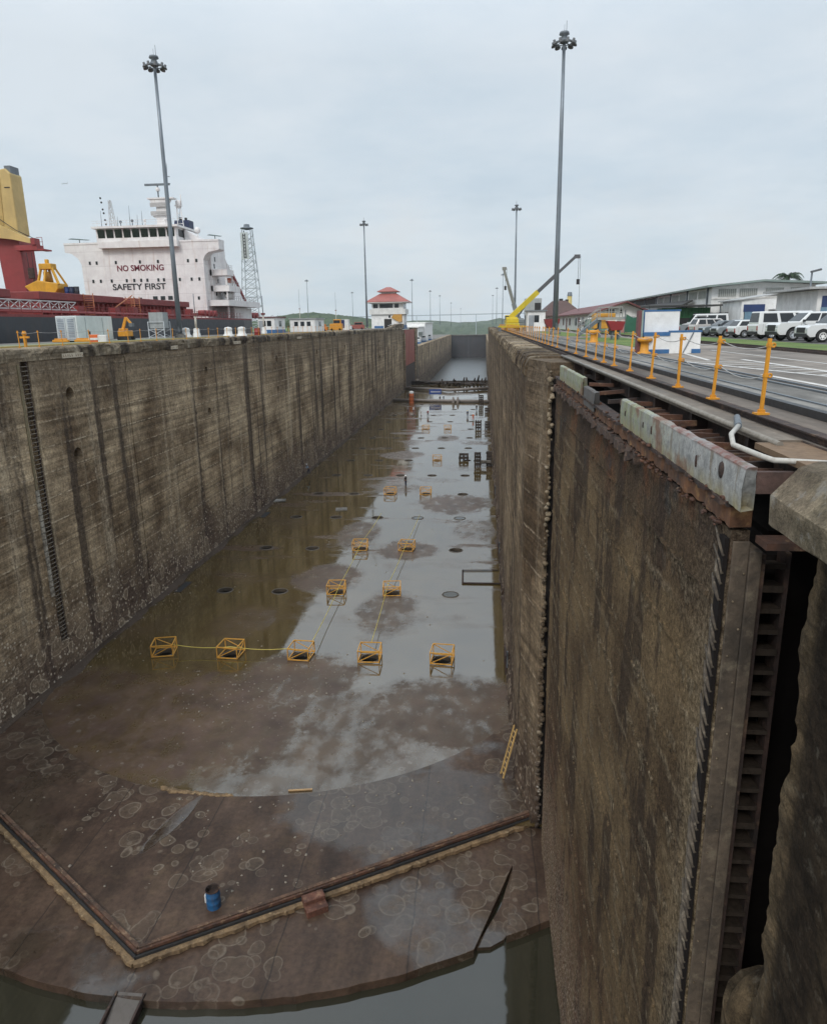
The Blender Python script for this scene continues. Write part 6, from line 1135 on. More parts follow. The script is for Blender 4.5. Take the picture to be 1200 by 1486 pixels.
# ================================================================ right bank: machines and buildings
def mcrane(x, y, rz, tip, mid, c1, c2, lab, ctr):
    t = thing('mobile_crane', (x, y, RT), lab, 'crane'); M1 = paint('crane ' + str(c1), c1, .45, .25, (.2, .12, .05), .5); M2 = paint('boom ' + str(c2), c2, .5, .2)
    MB().bx(x - 1.3, x + 1.3, y - 5, y + 5, RT + .6, RT + 1.5).obj('carrier', M1, t, bevel=.06); MB().bx(x - 1.2, x + 1.0, y - 3, y + 1.2, RT + 1.52, RT + 2.7).bx(x - 1.2, x + 1.2, y - 4.2, y - 3, RT + 1.55, RT + 2.4).obj('upper_works', M1, t, bevel=.1); MB().bx(x - 1.3, x - .3, y + 1.25, y + 2.6, RT + 1.52, RT + 3.1).obj('cab', M1, t, bevel=.08); MB().bx(x - 1.33, x - .27, y + 1.22, y + 2.0, RT + 2.2, RT + 2.95).obj('cab_window', glassy('dark glass'), t)
    for wy in (-4, -2.5, 2.5, 4):
        for s in (-1.25, 1.05): w = MB().tube([(x + s, y + wy, RT + .6), (x + s + .3, y + wy, RT + .6)], .6, 14).obj('wheel', M_blk, t); MB().tube([(x + s - .02, y + wy, RT + .6), (x + s + .32, y + wy, RT + .6)], .25, 10).obj('rim', M_steel, w)
    for wy in (-5.2, 5.0): MB().bx(x - 2.6, x + 2.6, y + wy, y + wy + .35, RT + .7, RT + 1.0).obj('outrigger', M1, t); MB().bx(x - 2.6, x - 2.2, y + wy, y + wy + .35, RT, RT + .75).bx(x + 2.2, x + 2.6, y + wy, y + wy + .35, RT, RT + .75).obj('jack', M_steel, t)
    a = V((x - .4, y - 2.2, RT + 2.6)); tp = V(tip); md = a.lerp(tp, mid); bm_ = MB().bar(a, md, .75, .9).obj('boom_base', M1, t); MB().bar(a.lerp(tp, mid - .04), a.lerp(tp, mid + (1-mid)*.5), .55, .66).bar(a.lerp(tp, mid + (1-mid)*.48), tp, .42, .5).obj('boom_extension', M2, t); MB().bar(a + V((1, .4, -.6)), a.lerp(tp, .3), .28).obj('luffing_ram', M_steel, t)
    MB().obx(tp + V((.2, 0, -.1)), (1.1, .5, .7)).obj('boom_head', M2, t); MB().tube([tp + V((.5, 0, 0)), tp + V((.5, 0, -4.4))], .035, 4).tube([tp + V((.85, 0, 0)), tp + V((.85, 0, -ctr))], .03, 4).obj('hoist_rope', M_blk, t); MB().obx(tp + V((.5, 0, -4.8)), (.55, .3, 1.0)).obj('hook_block', M_blk, t); return t
mcrane(5.6, 150, 0, (17.8, 150, 37.8), .42, (.62, .47, .02), (.10, .10, .105), 'yellow mobile crane with long dark boom reaching right over the deck', 11)
mcrane(9.0, 192, 0, (4.9, 192, 38.8), .3, (.20, .22, .22), (.22, .22, .19), 'dark mobile crane with steep boom behind the yellow crane', 4)
hut(8.2, 11.4, 140, 146, RT, 3.6, 'white hut with red door posts just right of the yellow crane', False, paint('grey roof', (.20, .22, .23), .6, .3), 1, True); 
t = thing('cabin_block', (11.5, 178, RT), 'grey site cabin on a stand between the two cranes', 'cabin'); MB().bx(9.6, 13.4, 176, 180, RT + 3.2, RT + 7.0).obj('cabin', paint('cabin grey', (.40, .42, .41), .6, .3), t); MB().bx(11.8, 13.2, 175.94, 176.02, RT + 3.9, RT + 6.0).obj('opening', M_blk, t)
for x in (9.8, 13.2): MB().bx(x - .12, x + .12, 176.2, 176.5, RT, RT + 3.2).bx(x - .12, x + .12, 179.4, 179.7, RT, RT + 3.2).obj('leg', M_steel, t)
M_rroof = paint('maroon roof', (.15, .045, .042), .6, .35, (.12, .05, .04), .4); M_broof = paint('brown tile roof', (.105, .058, .05), .8, .4, (.05, .035, .03), .3)
t = thing('gable_house', (21, 115, RT), 'white low building with maroon gable roof facing the deck', 'building')
def gable(t, x0, x1, xp, y0, y1, z0, ze, zp, wall, roof, ov=.9, zr=None, th=.22):
    zr = ze if zr is None else zr
    MB().prism([(x0, z0), (x1, z0), (x1, zr - .3), (xp, zp - .3), (x0, ze - .3)], y0, y1, 'y').obj('wall', wall, t)
    s0 = (zp - ze) / (xp - x0); s1 = (zp - zr) / (x1 - xp); a = (x0 - ov, ze - s0 * ov); b = (x1 + ov, zr - s1 * ov)
    return MB().prism([(a[0], a[1] - .26), (xp, zp - .26), (b[0], b[1] - .26), (b[0], b[1] - .26 + th), (xp, zp - .26 + th), (a[0], a[1] - .26 + th)], y0 - ov * 1.4, y1 + ov, 'y').obj('roof', roof, t)
gable(t, 17.4, 24.0, 21.2, 115, 185, RT, RT + 3.3, RT + 4.5, M_wwall, M_rroof, 1.0)
MB().tube([(20.6, 114.9, RT + 3.0), (20.6, 115.05, RT + 3.0)], .26, 12).obj('round_vent', M_blk, t)
for y in (122, 132, 142, 152, 164): MB().bx(17.34, 17.42, y, y + 2.2, RT + .9, RT + 2.3).obj('window', glassy('dark glass'), t)
for y in (127, 138, 158): MB().bx(17.33, 17.42, y, y + 1.6, RT, RT + 2.3).obj('door', paint('maroon door', (.18, .03, .03), .6, .3), t)
MB().bx(20.9, 22.7, 114.93, 115.02, RT, RT + 2.2).obj('grey_door', paint('grey door', ()), t); MB().bx(19.3, 20.3, 114.94, 115.02, RT, RT + .8).obj('blue_band', M_blue, t)
t = thing('hip_roof_house', (19, 185, RT), 'low building with brown tiled hip roof behind the nearest right mast', 'building'); MB().bx(14.2, 22.6, 178, 196, RT, RT + 2.9).obj('wall', M_wwall, t); hip(13.2, 23.6, 176.5, 197.5, RT + 3.1, RT + 6.6, .72).obj('roof', M_broof, t); MB().bx(18.4, 19.3, 186, 187, RT + 5.4, RT + 7.1).bx(19.9, 20.6, 186, 187, RT + 5.2, RT + 6.9).obj('roof_vent', M_blk, t); MB().bx(14.4, 16.0, 177.93, 178.02, RT + .2, RT + 2.3).obj('door', paint('maroon door', ()), t); MB().bx(17.4, 20, 177.93, 178.02, RT + 1, RT + 2.2).obj('window', glassy('dark glass'), t)
t = thing('exhaust_stack', (24.5, 205, RT), 'slim pale yellow stack rising behind the brown roof', 'stack'); MB().tube([(22.8, 205, RT), (23.0, 205, RT + 8.3)], [1.0, .62], 10).obj('shaft', paint('stack yellow', (.55, .42, .14), .6, .3), t); MB().lathe([(.7, 0), (.55, 1), (0, 1.05)], 10, (23.0, 205, RT + 8.3)).obj('cap', M_steel, t)
t = thing('red_canopy', (11.6, 127, RT), 'dark red canopy beside the foot of the nearest right mast', 'canopy'); MB().prism([(10.2, RT + 2.1), (10.4, RT + 1.3), (11.0, RT + .6), (12.0, RT + .75), (12.7, RT + 1.4), (12.8, RT + 2.15)], 127, 129, 'y').obj('cover', paint('canopy red', (.20, .018, .022), .6, .2), t)
for x in (10.45, 12.5): MB().bx(x - .06, x + .06, 127.1, 127.2, RT, RT + 1.4).obj('leg', M_steel, t)
t = thing('site_tent', (15.3, 112, RT), 'small white topped tent with green sides by the maroon roofed building', 'tent'); MB().prism([(15.0, RT + 1.9), (16.6, RT + 2.25), (18.2, RT + 1.9)], 111, 114, 'y').obj('roof', M_wht, t); MB().bx(15.2, 18, 111.1, 113.9, RT + .3, RT + 1.88).obj('sides', paint('tent green', (.14, .27, .22), .7, .2), t)
for k, (x, y) in enumerate(((15.0, 118), (15.9, 119))): o = person((.05, .05, .06) if k else NB, DK, WH, k, 'person in dark clothes on the right deck, %s the gangway' % ('just behind' if k else 'a step left behind'), (x, y, RT), 1 + k); o['group'] = 'people on the right deck'
t = thing('boarding_gangway', (12.4, 75, RT), 'grey boarding gangway with railings and sloping steps', 'gangway'); M_gw = paint('gangway grey', (.34, .34, .32), .5, .3)
MB().bar((10.2, 75, RT + .25), (12.2, 75, RT + 1.75), 1.4, .3).obj('flight', M_steel, t); MB().bx(12.0, 14.4, 74.2, 75.8, RT + 1.7, RT + 1.95).obj('landing', M_gw, t); rl = MB()
for y in (74.25, 75.75): 
    rl.bar((10.2, y, RT + 1.3), (12.2, y, RT + 2.8), .07).bar((10.2, y, RT + .85), (12.2, y, RT + 2.3), .05).bar((12.2, y, RT + 2.9), (14.4, y, RT + 2.9), .07).bar((12.2, y, RT + 2.45), (14.4, y, RT + 2.45), .05)
    for x, z in ((10.3, .3), (11.2, 1), (12.2, 1.8), (13.3, 1.9), (14.35, 1.9)): rl.bar((x, y, RT + z), (x, y, RT + z + 1.1), .07)
rl.obj('railing', M_gw, t)
for x in (12.3, 14.2): MB().bx(x - .1, x + .1, 74.4, 74.6, RT, RT + 1.7).bx(x - .1, x + .1, 75.4, 75.6, RT, RT + 1.7).obj('leg', M_steel, t)
t.location.x -= .9
t = thing('air_compressor', (15.7, 92, RT), 'boxy orange yellow compressor on wheels behind the gangway', 'compressor'); MB().bx(14.5, 17.0, 91, 93.4, RT + .7, RT + 2.5).obj('housing', paint('compressor yellow', (.62, .30, .03), .5, .35), t, bevel=.08); MB().bx(14.8, 16.7, 90.95, 91.02, RT + 1.5, RT + 2.2).obj('louvre_panel', paint('compressor dark', (.40, .19, .03), .6, .4), t); MB().bx(16.2, 16.9, 91.4, 92.8, RT + 2.5, RT + 3.0).obj('exhaust_box', M_blk, t)
for x in (14.9, 16.6): MB().tube([(x, 90.98, RT + .4), (x, 91.3, RT + .4)], .4, 12).obj('wheel', M_blk, t)
t.location.x -= 1.3
t = thing('red_hopper', (11.35, 66, RT), 'dark red wheelbarrow shaped hopper standing on thin legs on the grass', 'hopper'); MB().prism([(10.6, RT + 1.62), (12.15, RT + 1.5), (11.9, RT + .8), (11.0, RT + .75)], 65.4, 66.6, 'y').obj('bin', paint('hopper red', (.27, .015, .02), .5, .25), t, bevel=.04); MB().bx(10.64, 12.1, 65.45, 66.55, RT + 1.6, RT + 1.66).obj('lid', M_wht, t)
for x in (11.15, 11.7): MB().bx(x - .05, x + .05, 65.6, 65.7, RT, RT + .8).bx(x - .05, x + .05, 66.3, 66.4, RT, RT + .8).obj('leg', M_steel, t)
t = thing('yellow_pump', (13.6, 63, RT), 'small pale yellow pump set on the grass by the red hopper', 'pump'); MB().bx(13.1, 14.1, 62.7, 63.4, RT + .05, RT + .55).obj('body', paint('pump yellow', (.55, .5, .12), .5, .3), t, bevel=.1); MB().tube([(13.6, 62.66, RT + .45), (13.6, 62.9, RT + .45)], .2, 10).obj('pulley', M_steel, t)
t = thing('pink_screen', (18, 99, RT), 'faded pink screen panel in front of the white gable wall', 'screen'); MB().bx(17.3, 18.7, 99, 99.1, RT + .1, RT + 1.8).obj('sheet', paint('pink sheet', (.50, .23, .21), .7, .3), t)
for x in (17.35, 18.65): MB().bx(x - .05, x + .05, 99.12, 99.2, RT, RT + 1.9).obj('post', M_steel, t)
t = thing('green_netting', (18.5, 95, RT), 'dark green shade netting hung on posts beside the pink screen', 'netting'); MB().prism([(17.6, RT + .2), (19.4, RT + .2), (19.4, RT + 2.2), (18.6, RT + 1.9), (17.7, RT + 2.4)], 95, 95.08, 'y').obj('net', paint('net green', (.04, .15, .10), .8, .3), t)
for x in (17.6, 19.35): MB().bx(x - .05, x + .05, 95.1, 95.2, RT, RT + 2.9).obj('post', M_steel, t)
M_green = paint('green cladding', (.03, .15, .05), .5, .25, (.03, .08, .04), .5)
t = thing('green_container', (24.4, 94, RT), 'bright green container cabin behind the far parked cars', 'container'); MB().bx(21.5, 27.2, 93, 95.6, RT + .2, RT + 3.0).obj('body', M_green, t); rb = MB()
for k in range(18): rb.bx(21.6 + k * .31, 21.75 + k * .31, 92.94, 93, RT + .3, RT + 2.95)
rb.obj('corrugation', M_green, t); MB().bx(22.6, 25.6, 92.9, 92.96, RT + 1.1, RT + 1.8).obj('window_strip', M_blk, t); MB().bx(19.6, 28.2, 91.6, 96.2, RT + 3.12, RT + 3.3).obj('roof', paint('dark sheet roof', (.045, .045, .045), .7, .3), t)
for x in (19.8, 28.0): MB().bx(x - .06, x + .06, 91.8, 91.92, RT, RT + 3.1).obj('post', M_steel, t)
t = thing('open_shelter', (26, 135, RT), 'dark lean-to roof between the gable house and the green container', 'shelter'); MB().prism([(24.4, RT + 2.3), (28.3, RT + 4.0), (28.3, RT + 4.2), (24.4, RT + 2.5)], 105, 150, 'y').obj('roof', paint('dark sheet roof', ()), t)
for y in (105.4, 120, 135, 149): MB().bx(24.6, 24.75, y, y + .15, RT, RT + 2.4).obj('post', M_steel, t)
t = thing('workshop_hall', (37, 100, RT), 'long white two storey workshop with grey green low roof', 'workshop'); M_groof = paint('grey green roof', (.22, .27, .25), .6, .25, (.1, .1, .09), .2); M_panel = paint('louvre panel', (.55, .56, .53), .7, .3, (.2, .18, .15), .5); M_lv = paint('louvre slat', (.30, .31, .29), .7, .3)
gable(t, 31.0, 43.2, 36.8, 97, 232, RT, 30.85, 31.45, M_wwall, M_groof, .9, 31.0, .3)
def lou(x0, x1, z0, z1, y=None, side=None):
    f = (MB().bx(x0, x1, 96.92, 97.02, z0, z1) if side is None else MB().bx(30.92, 31.02, x0, x1, z0, z1)).obj('louvre_window', M_panel, t); m = MB(); n = 9
    for k in range(n):
        a = x0 + (x1 - x0) * (k + .2) / n; b = x0 + (x1 - x0) * (k + .6) / n
        m.bx(a, b, 96.88, 96.93, z0 + .08, z1 - .08) if side is None else m.bx(30.88, 30.93, a, b, z0 + .08, z1 - .08)
    m.obj('slats', M_lv, f)
for x in (31.8, 34.3, 37.4, 40.3): lou(x, x + 2.1, 29.1, 30.3)
for x in (32.1, 34.3): lou(x, x + 1.7, 26.5, 28.6)
MB().bx(33.2, 35.4, 96.93, 97.02, RT, RT + 2.4).obj('doorway', paint('dark blue door', (.05, .06, .10), .5, .2), t); MB().bx(35.5, 36.3, 96.93, 97.02, RT, RT + 2.4).obj('maroon_panel', paint('maroon door', ()), t); MB().bx(31, 43.2, 96.9, 97.01, 28.75, 28.95).obj('string_course', M_wht, t)
for k in range(12):
    y = 99 + k * 10.6
    if k < 3: lou(y, y + 4.3, 29.0, 30.2, side=1); lou(y + 5, y + 9.3, 29.0, 30.2, side=1)
    else: MB().bx(30.93, 31.02, y, y + 9.6, 28.9, 30.35).obj('open_louvre', M_blk, t)
    if k % 2 == 0: lou(y + 1, y + 4, 26.4, 28.2, side=1)
    else: MB().bx(30.92, 31.02, y + 1, y + 4.6, 26.3, 28.0).obj('blue_window', paint('blue glass', (.03, .07, .16), .3, .1), t)
    MB().bx(30.8, 30.98, y - .5, y - .2, RT, 30.6).obj('downpipe', M_steel, t)
t.location.x -= 2.5; t.scale = (1, 1, .815); t.rotation_euler = (0, 0, R(-1.5))
t = thing('garage_block', (30, 75, RT), 'flat roofed white garage with blue roller door behind the white van', 'garage'); MB().bx(27.3, 34.6, 75, 84, RT, 27.6).obj('wall', M_wwall, t); MB().prism([(27.0, 27.45), (31, 28.1), (35.6, 28.2), (35.6, 28.32), (31, 28.22), (27.0, 27.57)], 74.7, 85, 'y').obj('roof', paint('garage roof', (.46, .46, .45), .6, .3), t)
f = MB().bx(27.6, 29.5, 74.92, 75.02, RT, RT + 3.0).obj('roller_door', paint('door dark', (.03, .035, .045), .5, .2), t); MB().bx(27.5, 29.6, 74.88, 74.95, RT + 2.35, RT + 3.15).obj('door_head', paint('door blue', (.025, .05, .15), .5, .2), f); MB().bx(27.65, 29.45, 74.87, 74.915, RT + 1.5, RT + 2.34).obj('door_curtain', paint('curtain blue', (.16, .27, .36), .5, .2), f)
MB().bx(30.0, 35.2, 72.6, 74.99, RT + 2.45, RT + 2.6).obj('canopy', paint('garage roof', ()), t)
for x, w, c in ((30.3, .5, 'maroon door'), (30.9, 1.2, 'louvre panel'), (32.2, .7, 'maroon door'), (33.1, 2.2, 'dark opening')): MB().bx(x, x + w, 74.93, 75.02, RT + .2, RT + 2.35).obj('panel', paint(c, (.2, .2, .2)), t)
MB().bx(30.6, 35, 70.3, 71.2, RT + 1.75, RT + 2.0).obj('awning', M_wht, t)
for x in (30.8, 34.8): MB().bx(x - .05, x + .05, 70.4, 70.5, RT, RT + 1.75).obj('awning_post', M_steel, t)
t.location = (32.1, 88, RT); t.scale = (1.1, .78, 1)
t = thing('edge_workshop', (33, 62, RT), 'white workshop with deep blue doors at the right photo edge', 'workshop'); MB().bx(29.1, 46, 62, 75, RT, 27.9).obj('wall', M_wwall, t); MB().bx(27.9, 47, 60.8, 76, 27.95, 28.15).obj('roof', paint('garage roof', ()), t); f = MB().bx(29.5, 34, 61.93, 62.02, RT, RT + 3.5).obj('roller_door', paint('door blue', ()), t); MB().bx(29.45, 34.05, 61.89, 61.94, RT + 2.1, RT + 2.5).obj('door_rail', paint('curtain blue', ()), f)
t.location = (34.4, 72, RT); t.scale = (1, .74, 1)
t = thing('street_lamp', (36.5, 80, RT), 'slim dark street lamp behind the flat garage roof', 'street lamp'); MB().tube([(36.6, 80, RT), (36.6, 80, RT + 6.6)], [.13, .1], 8).obj('pole', M_steel, t); MB().obx((37.0, 80, RT + 6.75), (1.0, .4, .22), ry=-.25).obj('lamp_head', paint('lamp housing', ()), t)
t.location = (34.6, 84, RT); t.scale = (1, 1, .95)
def palm(x, y, z, h, lab):
    t = thing('palm_tree', (x, y, z), lab, 'palm tree'); MB().tube([(x, y, z), (x + .2, y, z + h * .5), (x + .1, y, z + h)], [.32, .24, .2], 9).obj('trunk', M_bark, t); r = random.Random(3)
    for k in range(22):
        a = 2 * math.pi * k / 22 + r.uniform(-.15, .15); up = r.uniform(.1, 1.25); L = r.uniform(2.6, 3.4); m = MB(); ax = V((math.cos(a), math.sin(a), 0)); sd = V((-math.sin(a), math.cos(a), 0)); P = []
        for q in range(9): s = q / 8; P.append(V((x + .1, y, z + h)) + ax * L * s * (1 - .2 * s * up) + V((0, 0, L * (math.sin(up) * s - .95 * s * s))))
        m.tube(P, [.05 - .004 * q for q in range(9)], 4)
        for q in range(1, 9):
            for s in (-1, 1):
                for e in (0, .5): b = P[q - 1].lerp(P[q], .5 + e); w = .75 * (1 - (q / 9) ** 2) + .15; d = (P[q] - P[q - 1]).normalized(); tipp = b + sd * s * w * .8 + d * w * .5 - V((0, 0, w * .45)); m.add([b - d * .06, b + d * .09, tipp], [(0, 1, 2)])
        m.obj('frond', M_palm, t)
palm(49.2, 128, RT, 8.0, 'dark palm tree crown showing over the workshop roof')

# ================================================================ parked vehicles
M_tyre = paint('tyre', (.018, .018, .018), .8, .2); M_rim = paint('alloy', (.45, .46, .47), .35, .1, metal=.6); M_cg = glassy('car glass', (.018, .022, .026), .05); M_trim = paint('black trim', (.022, .022, .024), .6, .1); M_hl = paint('headlamp', (.62, .64, .66), .15, .05); M_tl = paint('tail lamp', (.35, .02, .02), .3, .05)
def vpaint(nm, col):
    if nm in _pm: return _pm[nm]
    m, nt, b = MAT(nm); n = noise(nt, opos(nt), 1.5, 4); dirt = mr(nt, sepxyz(nt, opos(nt))[2], .75, .25, 0, .4); put(nt, b.inputs['Base Color'], mix(nt, mth(nt, 'MULTIPLY', dirt, n), col, (.25, .2, .15))); b.inputs['Roughness'].default_value = .3; b.inputs['Coat Weight'].default_value = .5; b.inputs['Coat Roughness'].default_value = .08; _pm[nm] = m; return m
def car(lab, x, y, rz, L, W, H, zb, belt, hood, cab, mat, name, cat='car', bed=None, grille='wide', tyre=.36, steel=False, ridge=0):
    """local frame: +x is the nose. cab = (rear base, rear top, front top, front base) of the glasshouse; belt / hood / bed heights"""
    t = bpy.data.objects.new(name, None); COL.objects.link(t); t.location = (x, y, RT + .006); t.rotation_euler = (0, 0, rz); tag(t, lab, cat, 'vehicles parked beside the lawn'); O = (0, 0, 0)
    h = L / 2; xf, xr = h - L * .19, -h + L * .2; ra = tyre * 1.2
    def arch(cx): return [(cx - ra * math.cos(math.pi * k / 10), zb + ra * 1.05 * math.sin(math.pi * k / 10) + .02) for k in range(11)]
    rearz = bed or belt
    poly = [(-h + .06, zb + .1)] + [(-h + .25, zb)] + arch(xr) + arch(xf) + [(h - .2, zb), (h - .02, zb + .16), (h, zb + .42), (h - .04, hood - .12), (h - .22, hood), (cab[3] + .1, hood + .05), (cab[3] - .06, belt), (cab[0], belt), (cab[0] - .02, rearz), (-h + .06, rearz - .02), (-h, rearz - .15)]
    b = MB().prism(poly, -W/2, W/2, 'y').obj('body', mat, t, O, bevel=.07)
    iw = W/2 - .05; tw = W/2 - .2
    def gh(z, rt, ft, w): return None
    zt = H
    q = [(cab[0], belt - .02, iw), (cab[3], belt - .02, iw), (cab[2], zt, tw), (cab[1], zt, tw)]
    vs = [(p[0], s * p[2], p[1]) for s in (-1, 1) for p in q]
    MB().add(vs, [(0, 1, 2, 3), (7, 6, 5, 4), (0, 4, 5, 1), (1, 5, 6, 2), (2, 6, 7, 3), (3, 7, 4, 0)]).obj('cabin', mat, t, O, bevel=.07)
    def lerp(a, b_, k): return a + (b_ - a) * k
    n = 2 if (bed or cat == 'car') else 3
    for s in (-1, 1):
        for k in range(n):
            u0, u1 = .07 + .87 * k / n, .07 + .87 * (k + 1) / n - .05
            c = []
            for u, v in ((u0, .12), (u1, .12), (u1, .84), (u0, .84)):
                bx_, tx_ = lerp(cab[0], cab[3], u), lerp(cab[1], cab[2], u); c.append((lerp(bx_, tx_, v), s * (lerp(iw, tw, v) + .012), lerp(belt, zt, v)))
            MB().add(c + [(p[0], p[1] - s * .03, p[2]) for p in c], [(0, 1, 2, 3), (7, 6, 5, 4), (0, 4, 5, 1), (1, 5, 6, 2), (2, 6, 7, 3), (3, 7, 4, 0)]).obj('window', M_cg, t, O)
            dx = lerp(cab[0], cab[3], u1 - .06); MB().bx(dx - .12, dx + .04, s * (W/2 + .015) - .012, s * (W/2 + .015) + .012, belt - .2, belt - .16).obj('door_handle', M_trim, t, O)
        for u in (.07, .5, .94): dx = lerp(cab[0], cab[3], u); MB().bx(dx - .006, dx + .006, s * (W/2 + .001) - .004, s * (W/2 + .001) + .004, zb + .2, belt - .03).obj('door_gap', M_trim, b, O)
        MB().obx((cab[3] - .28, s * (W/2 + .08), belt + .1), (.12, .2, .16)).obj('wing_mirror', M_trim, t, O)
    for nm, xa, xb in (('windshield', cab[3], cab[2]), ('rear_window', cab[0], cab[1])):
        d = .012 if nm == 'windshield' else -.012; c = [(lerp(xa, xb, v) + d, sy * lerp(iw, tw, v) * .88, lerp(belt, zt, v) + .008) for sy, v in ((-1, .12), (1, .12), (1, .88), (-1, .88))]
        MB().add(c + [(p[0] - d * 2, p[1], p[2] - .02) for p in c], [(0, 1, 2, 3), (7, 6, 5, 4), (0, 4, 5, 1), (1, 5, 6, 2), (2, 6, 7, 3), (3, 7, 4, 0)]).obj(nm, M_cg, t, O)
    for cx in (xf, xr):
        for s in (-1, 1):
            w = MB().lathe([(tyre * .6, -.1), (tyre * .95, -.11), (tyre, -.06), (tyre, .06), (tyre * .95, .11), (tyre * .6, .1)], 22, (cx, s * (W/2 - .09), tyre), Matrix.Rotation(R(90), 4, 'X')).obj('wheel', M_tyre, t, O)
            rm = MB().lathe([(tyre * .62, .1), (tyre * .6, .115), (tyre * .5, .08), (.0, .075), (0, -.075), (tyre * .5, -.08), (tyre * .6, -.115), (tyre * .62, -.1)], 18, (cx, s * (W/2 - .09), tyre), Matrix.Rotation(R(90), 4, 'X')).obj('rim', M_wht if steel else M_rim, w, O)
            sp = MB()
            for k in range(6): a = k * math.pi / 3; sp.obx((cx + tyre * .36 * math.cos(a), s * (W/2 + .0), tyre + tyre * .36 * math.sin(a)), (.05, .03, .08), ry=-a)
            sp.obj('rim_slots', M_trim, rm, O); MB().prism([(cx + ra * .98 * math.cos(math.pi * k / 10), zb + ra * math.sin(math.pi * k / 10)) for k in range(11)], s * (W/2 - .3) - .02, s * (W/2 - .3) + .02, 'y').obj('wheel_well', M_trim, b, O)
    gz0, gz1 = (zb + .28, hood - .12) if grille == 'tall' else (zb + .3, zb + .52)
    MB().bx(h - .03, h + .025, -W * .3, W * .3, gz0, gz1).obj('grille', M_trim, t, O); MB().bx(h - .12, h + .05, -W * .46, W * .46, zb + .02, zb + .24).obj('front_bumper', M_trim, t, O, bevel=.03); MB().bx(-h - .04, -h + .1, -W * .46, W * .46, zb + .06, zb + .26).obj('rear_bumper', M_trim, t, O, bevel=.03)
    for s in (-1, 1): MB().bx(h - .16, h + .012, s * W * .41 - .16, s * W * .41 + .16, hood - .32, hood - .14).obj('headlight', M_hl, t, O, bevel=.03); MB().bx(-h - .012, -h + .1, s * W * .44 - .08, s * W * .44 + .08, rearz - .5, rearz - .15).obj('taillight', M_tl, t, O, bevel=.02)
    MB().bx(-h - .05, -h - .02, -.18, .18, zb + .32, zb + .44).obj('number_plate', M_hl, t, O)
    if bed: MB().bx(-h + .12, cab[0] - .12, -W/2 + .12, W/2 - .12, bed - .01, bed + .006).obj('bed_cover', M_trim, t, O)
    if ridge:
        rk = MB()
        for s in (-1, 1): rk.bx(cab[1], cab[2], s * tw * .8 - .02, s * tw * .8 + .02, zt + .02, zt + .09)
        for k in range(3): rk.bx(lerp(cab[1], cab[2], k / 2) - .03, lerp(cab[1], cab[2], k / 2) + .03, -tw * .85, tw * .85, zt + .09, zt + .13)
        rk.obj('roof_rack', M_trim, t, O)
        if ridge > 1: MB().bx(cab[1] + .1, cab[2] - .3, -tw * .7, tw * .6, zt + .14, zt + .3).obj('roof_load', paint('roof load', (.3, .3, .3), .7, .4), t, O, bevel=.05)
    return t
VW = vpaint('car white', (.72, .72, .71)); VS = vpaint('car silver', (.24, .26, .27)); VG = vpaint('car grey silver', (.13, .15, .16)); VP = vpaint('car pearl', (.50, .47, .45))
PI = math.pi
car('white crew cab pickup nearest the right photo edge, nose towards the tracks', 23.4, 51.0, PI + .03, 5.3, 1.9, 1.80, .34, 1.14, 1.08, (-.75, -.55, .72, 1.45), VW, 'parked_pickup', 'pickup', 1.12, 'tall', .40, True)
car('big white pickup with black grille and bumper, between van and last pickup', 23.35, 55.2, PI + .05, 5.9, 2.05, 1.98, .42, 1.28, 1.24, (-1.0, -.8, .75, 1.5), VW, 'parked_pickup', 'pickup', 1.26, 'tall', .43)
car('long white passenger van parked tail out beside the pickups', 23.9, 60.9, .06, 5.7, 2.0, 2.1, .34, 1.18, 1.12, (-2.78, -2.66, 1.3, 2.1), VW, 'parked_van', 'van', None, 'wide', .37)
car('low white hatchback tail out, tucked left of the white van', 23.1, 66.0, .1, 4.1, 1.75, 1.46, .26, .95, .88, (-1.95, -1.5, .35, 1.05), VW, 'parked_hatchback', 'car', None, 'wide', .32)
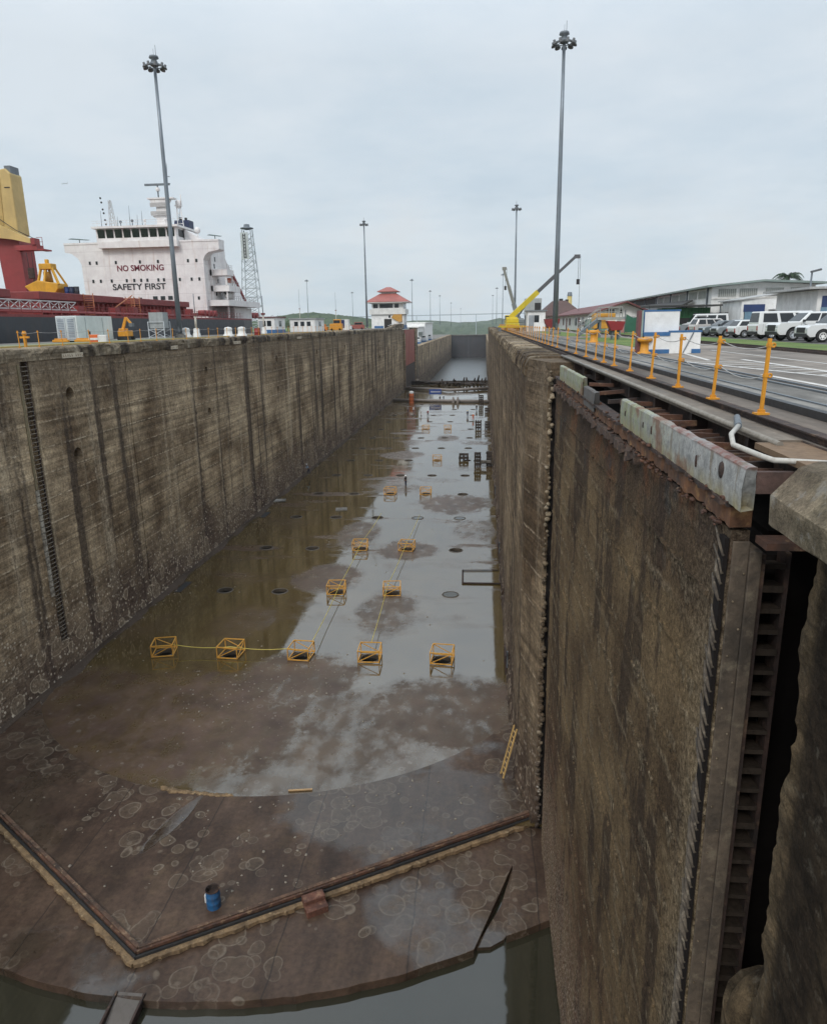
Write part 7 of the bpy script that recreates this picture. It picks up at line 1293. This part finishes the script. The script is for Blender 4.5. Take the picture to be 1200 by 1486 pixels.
car('silver estate car with nose to the lawn, left of the white hatchback', 22.9, 69.4, PI + .08, 4.5, 1.8, 1.52, .26, .98, .92, (-2.1, -1.75, .4, 1.2), VS, 'parked_estate', 'car', None, 'wide', .33)
car('grey silver sedan half hidden behind the silver estate car', 22.9, 73.4, PI + .06, 4.5, 1.8, 1.46, .26, .95, .9, (-1.6, -1.1, .35, 1.15), VG, 'parked_sedan', 'car', None, 'wide', .33)
car('pearl white crossover seen from behind, in the middle of the row', 23.2, 77.8, .1, 4.5, 1.85, 1.66, .32, 1.06, 1.0, (-2.15, -1.85, .4, 1.2), VP, 'parked_crossover', 'crossover', None, 'wide', .36)
car('silver pickup with loaded roof rack at the far end of the row', 23.4, 83.2, .08, 5.0, 1.85, 1.72, .36, 1.08, 1.04, (-.6, -.4, .75, 1.4), VS, 'parked_pickup', 'pickup', 1.06, 'wide', .38, False, 2)
car('white van with roof bars standing behind the silver cars', 25.6, 89.2, PI - .06, 5.0, 1.9, 2.2, .34, 1.2, 1.12, (-2.45, -2.3, 1.2, 1.9), VW, 'parked_van', 'van', None, 'wide', .36, False, 1)

# tiny airliner in the sky
t = thing('airliner', (-1690, 3000, 600), 'tiny pale airliner flying high in the sky above the ship', 'airliner'); M_air = paint('airliner', (.5, .53, .56), .5, .1); X, Y, Z = -1690, 3000, 600
MB().tube([(X - 14, Y, Z), (X - 11, Y, Z), (X + 11, Y, Z + .6), (X + 15, Y, Z + 1)], [.4, 1.9, 1.9, .3], 10).obj('fuselage', M_air, t)
for s in (-1, 1): MB().add([(X - 3, Y + s, Z - .6), (X + 4, Y + s, Z - .6), (X + 8, Y + s * 15, Z + .8), (X + 6, Y + s * 15, Z + .8)], [(0, 1, 2, 3)]).add([(X - 3, Y + s, Z - 1), (X + 4, Y + s, Z - 1), (X + 8, Y + s * 15, Z + .6), (X + 6, Y + s * 15, Z + .6)], [(0, 1, 2, 3)]).obj('wing', M_air, t)
MB().prism([(X + 10, Z + 1.4), (X + 14, Z + 1.4), (X + 16.5, Z + 6), (X + 14.5, Z + 6)], Y - .2, Y + .2, 'y').obj('tail_fin', M_air, t)
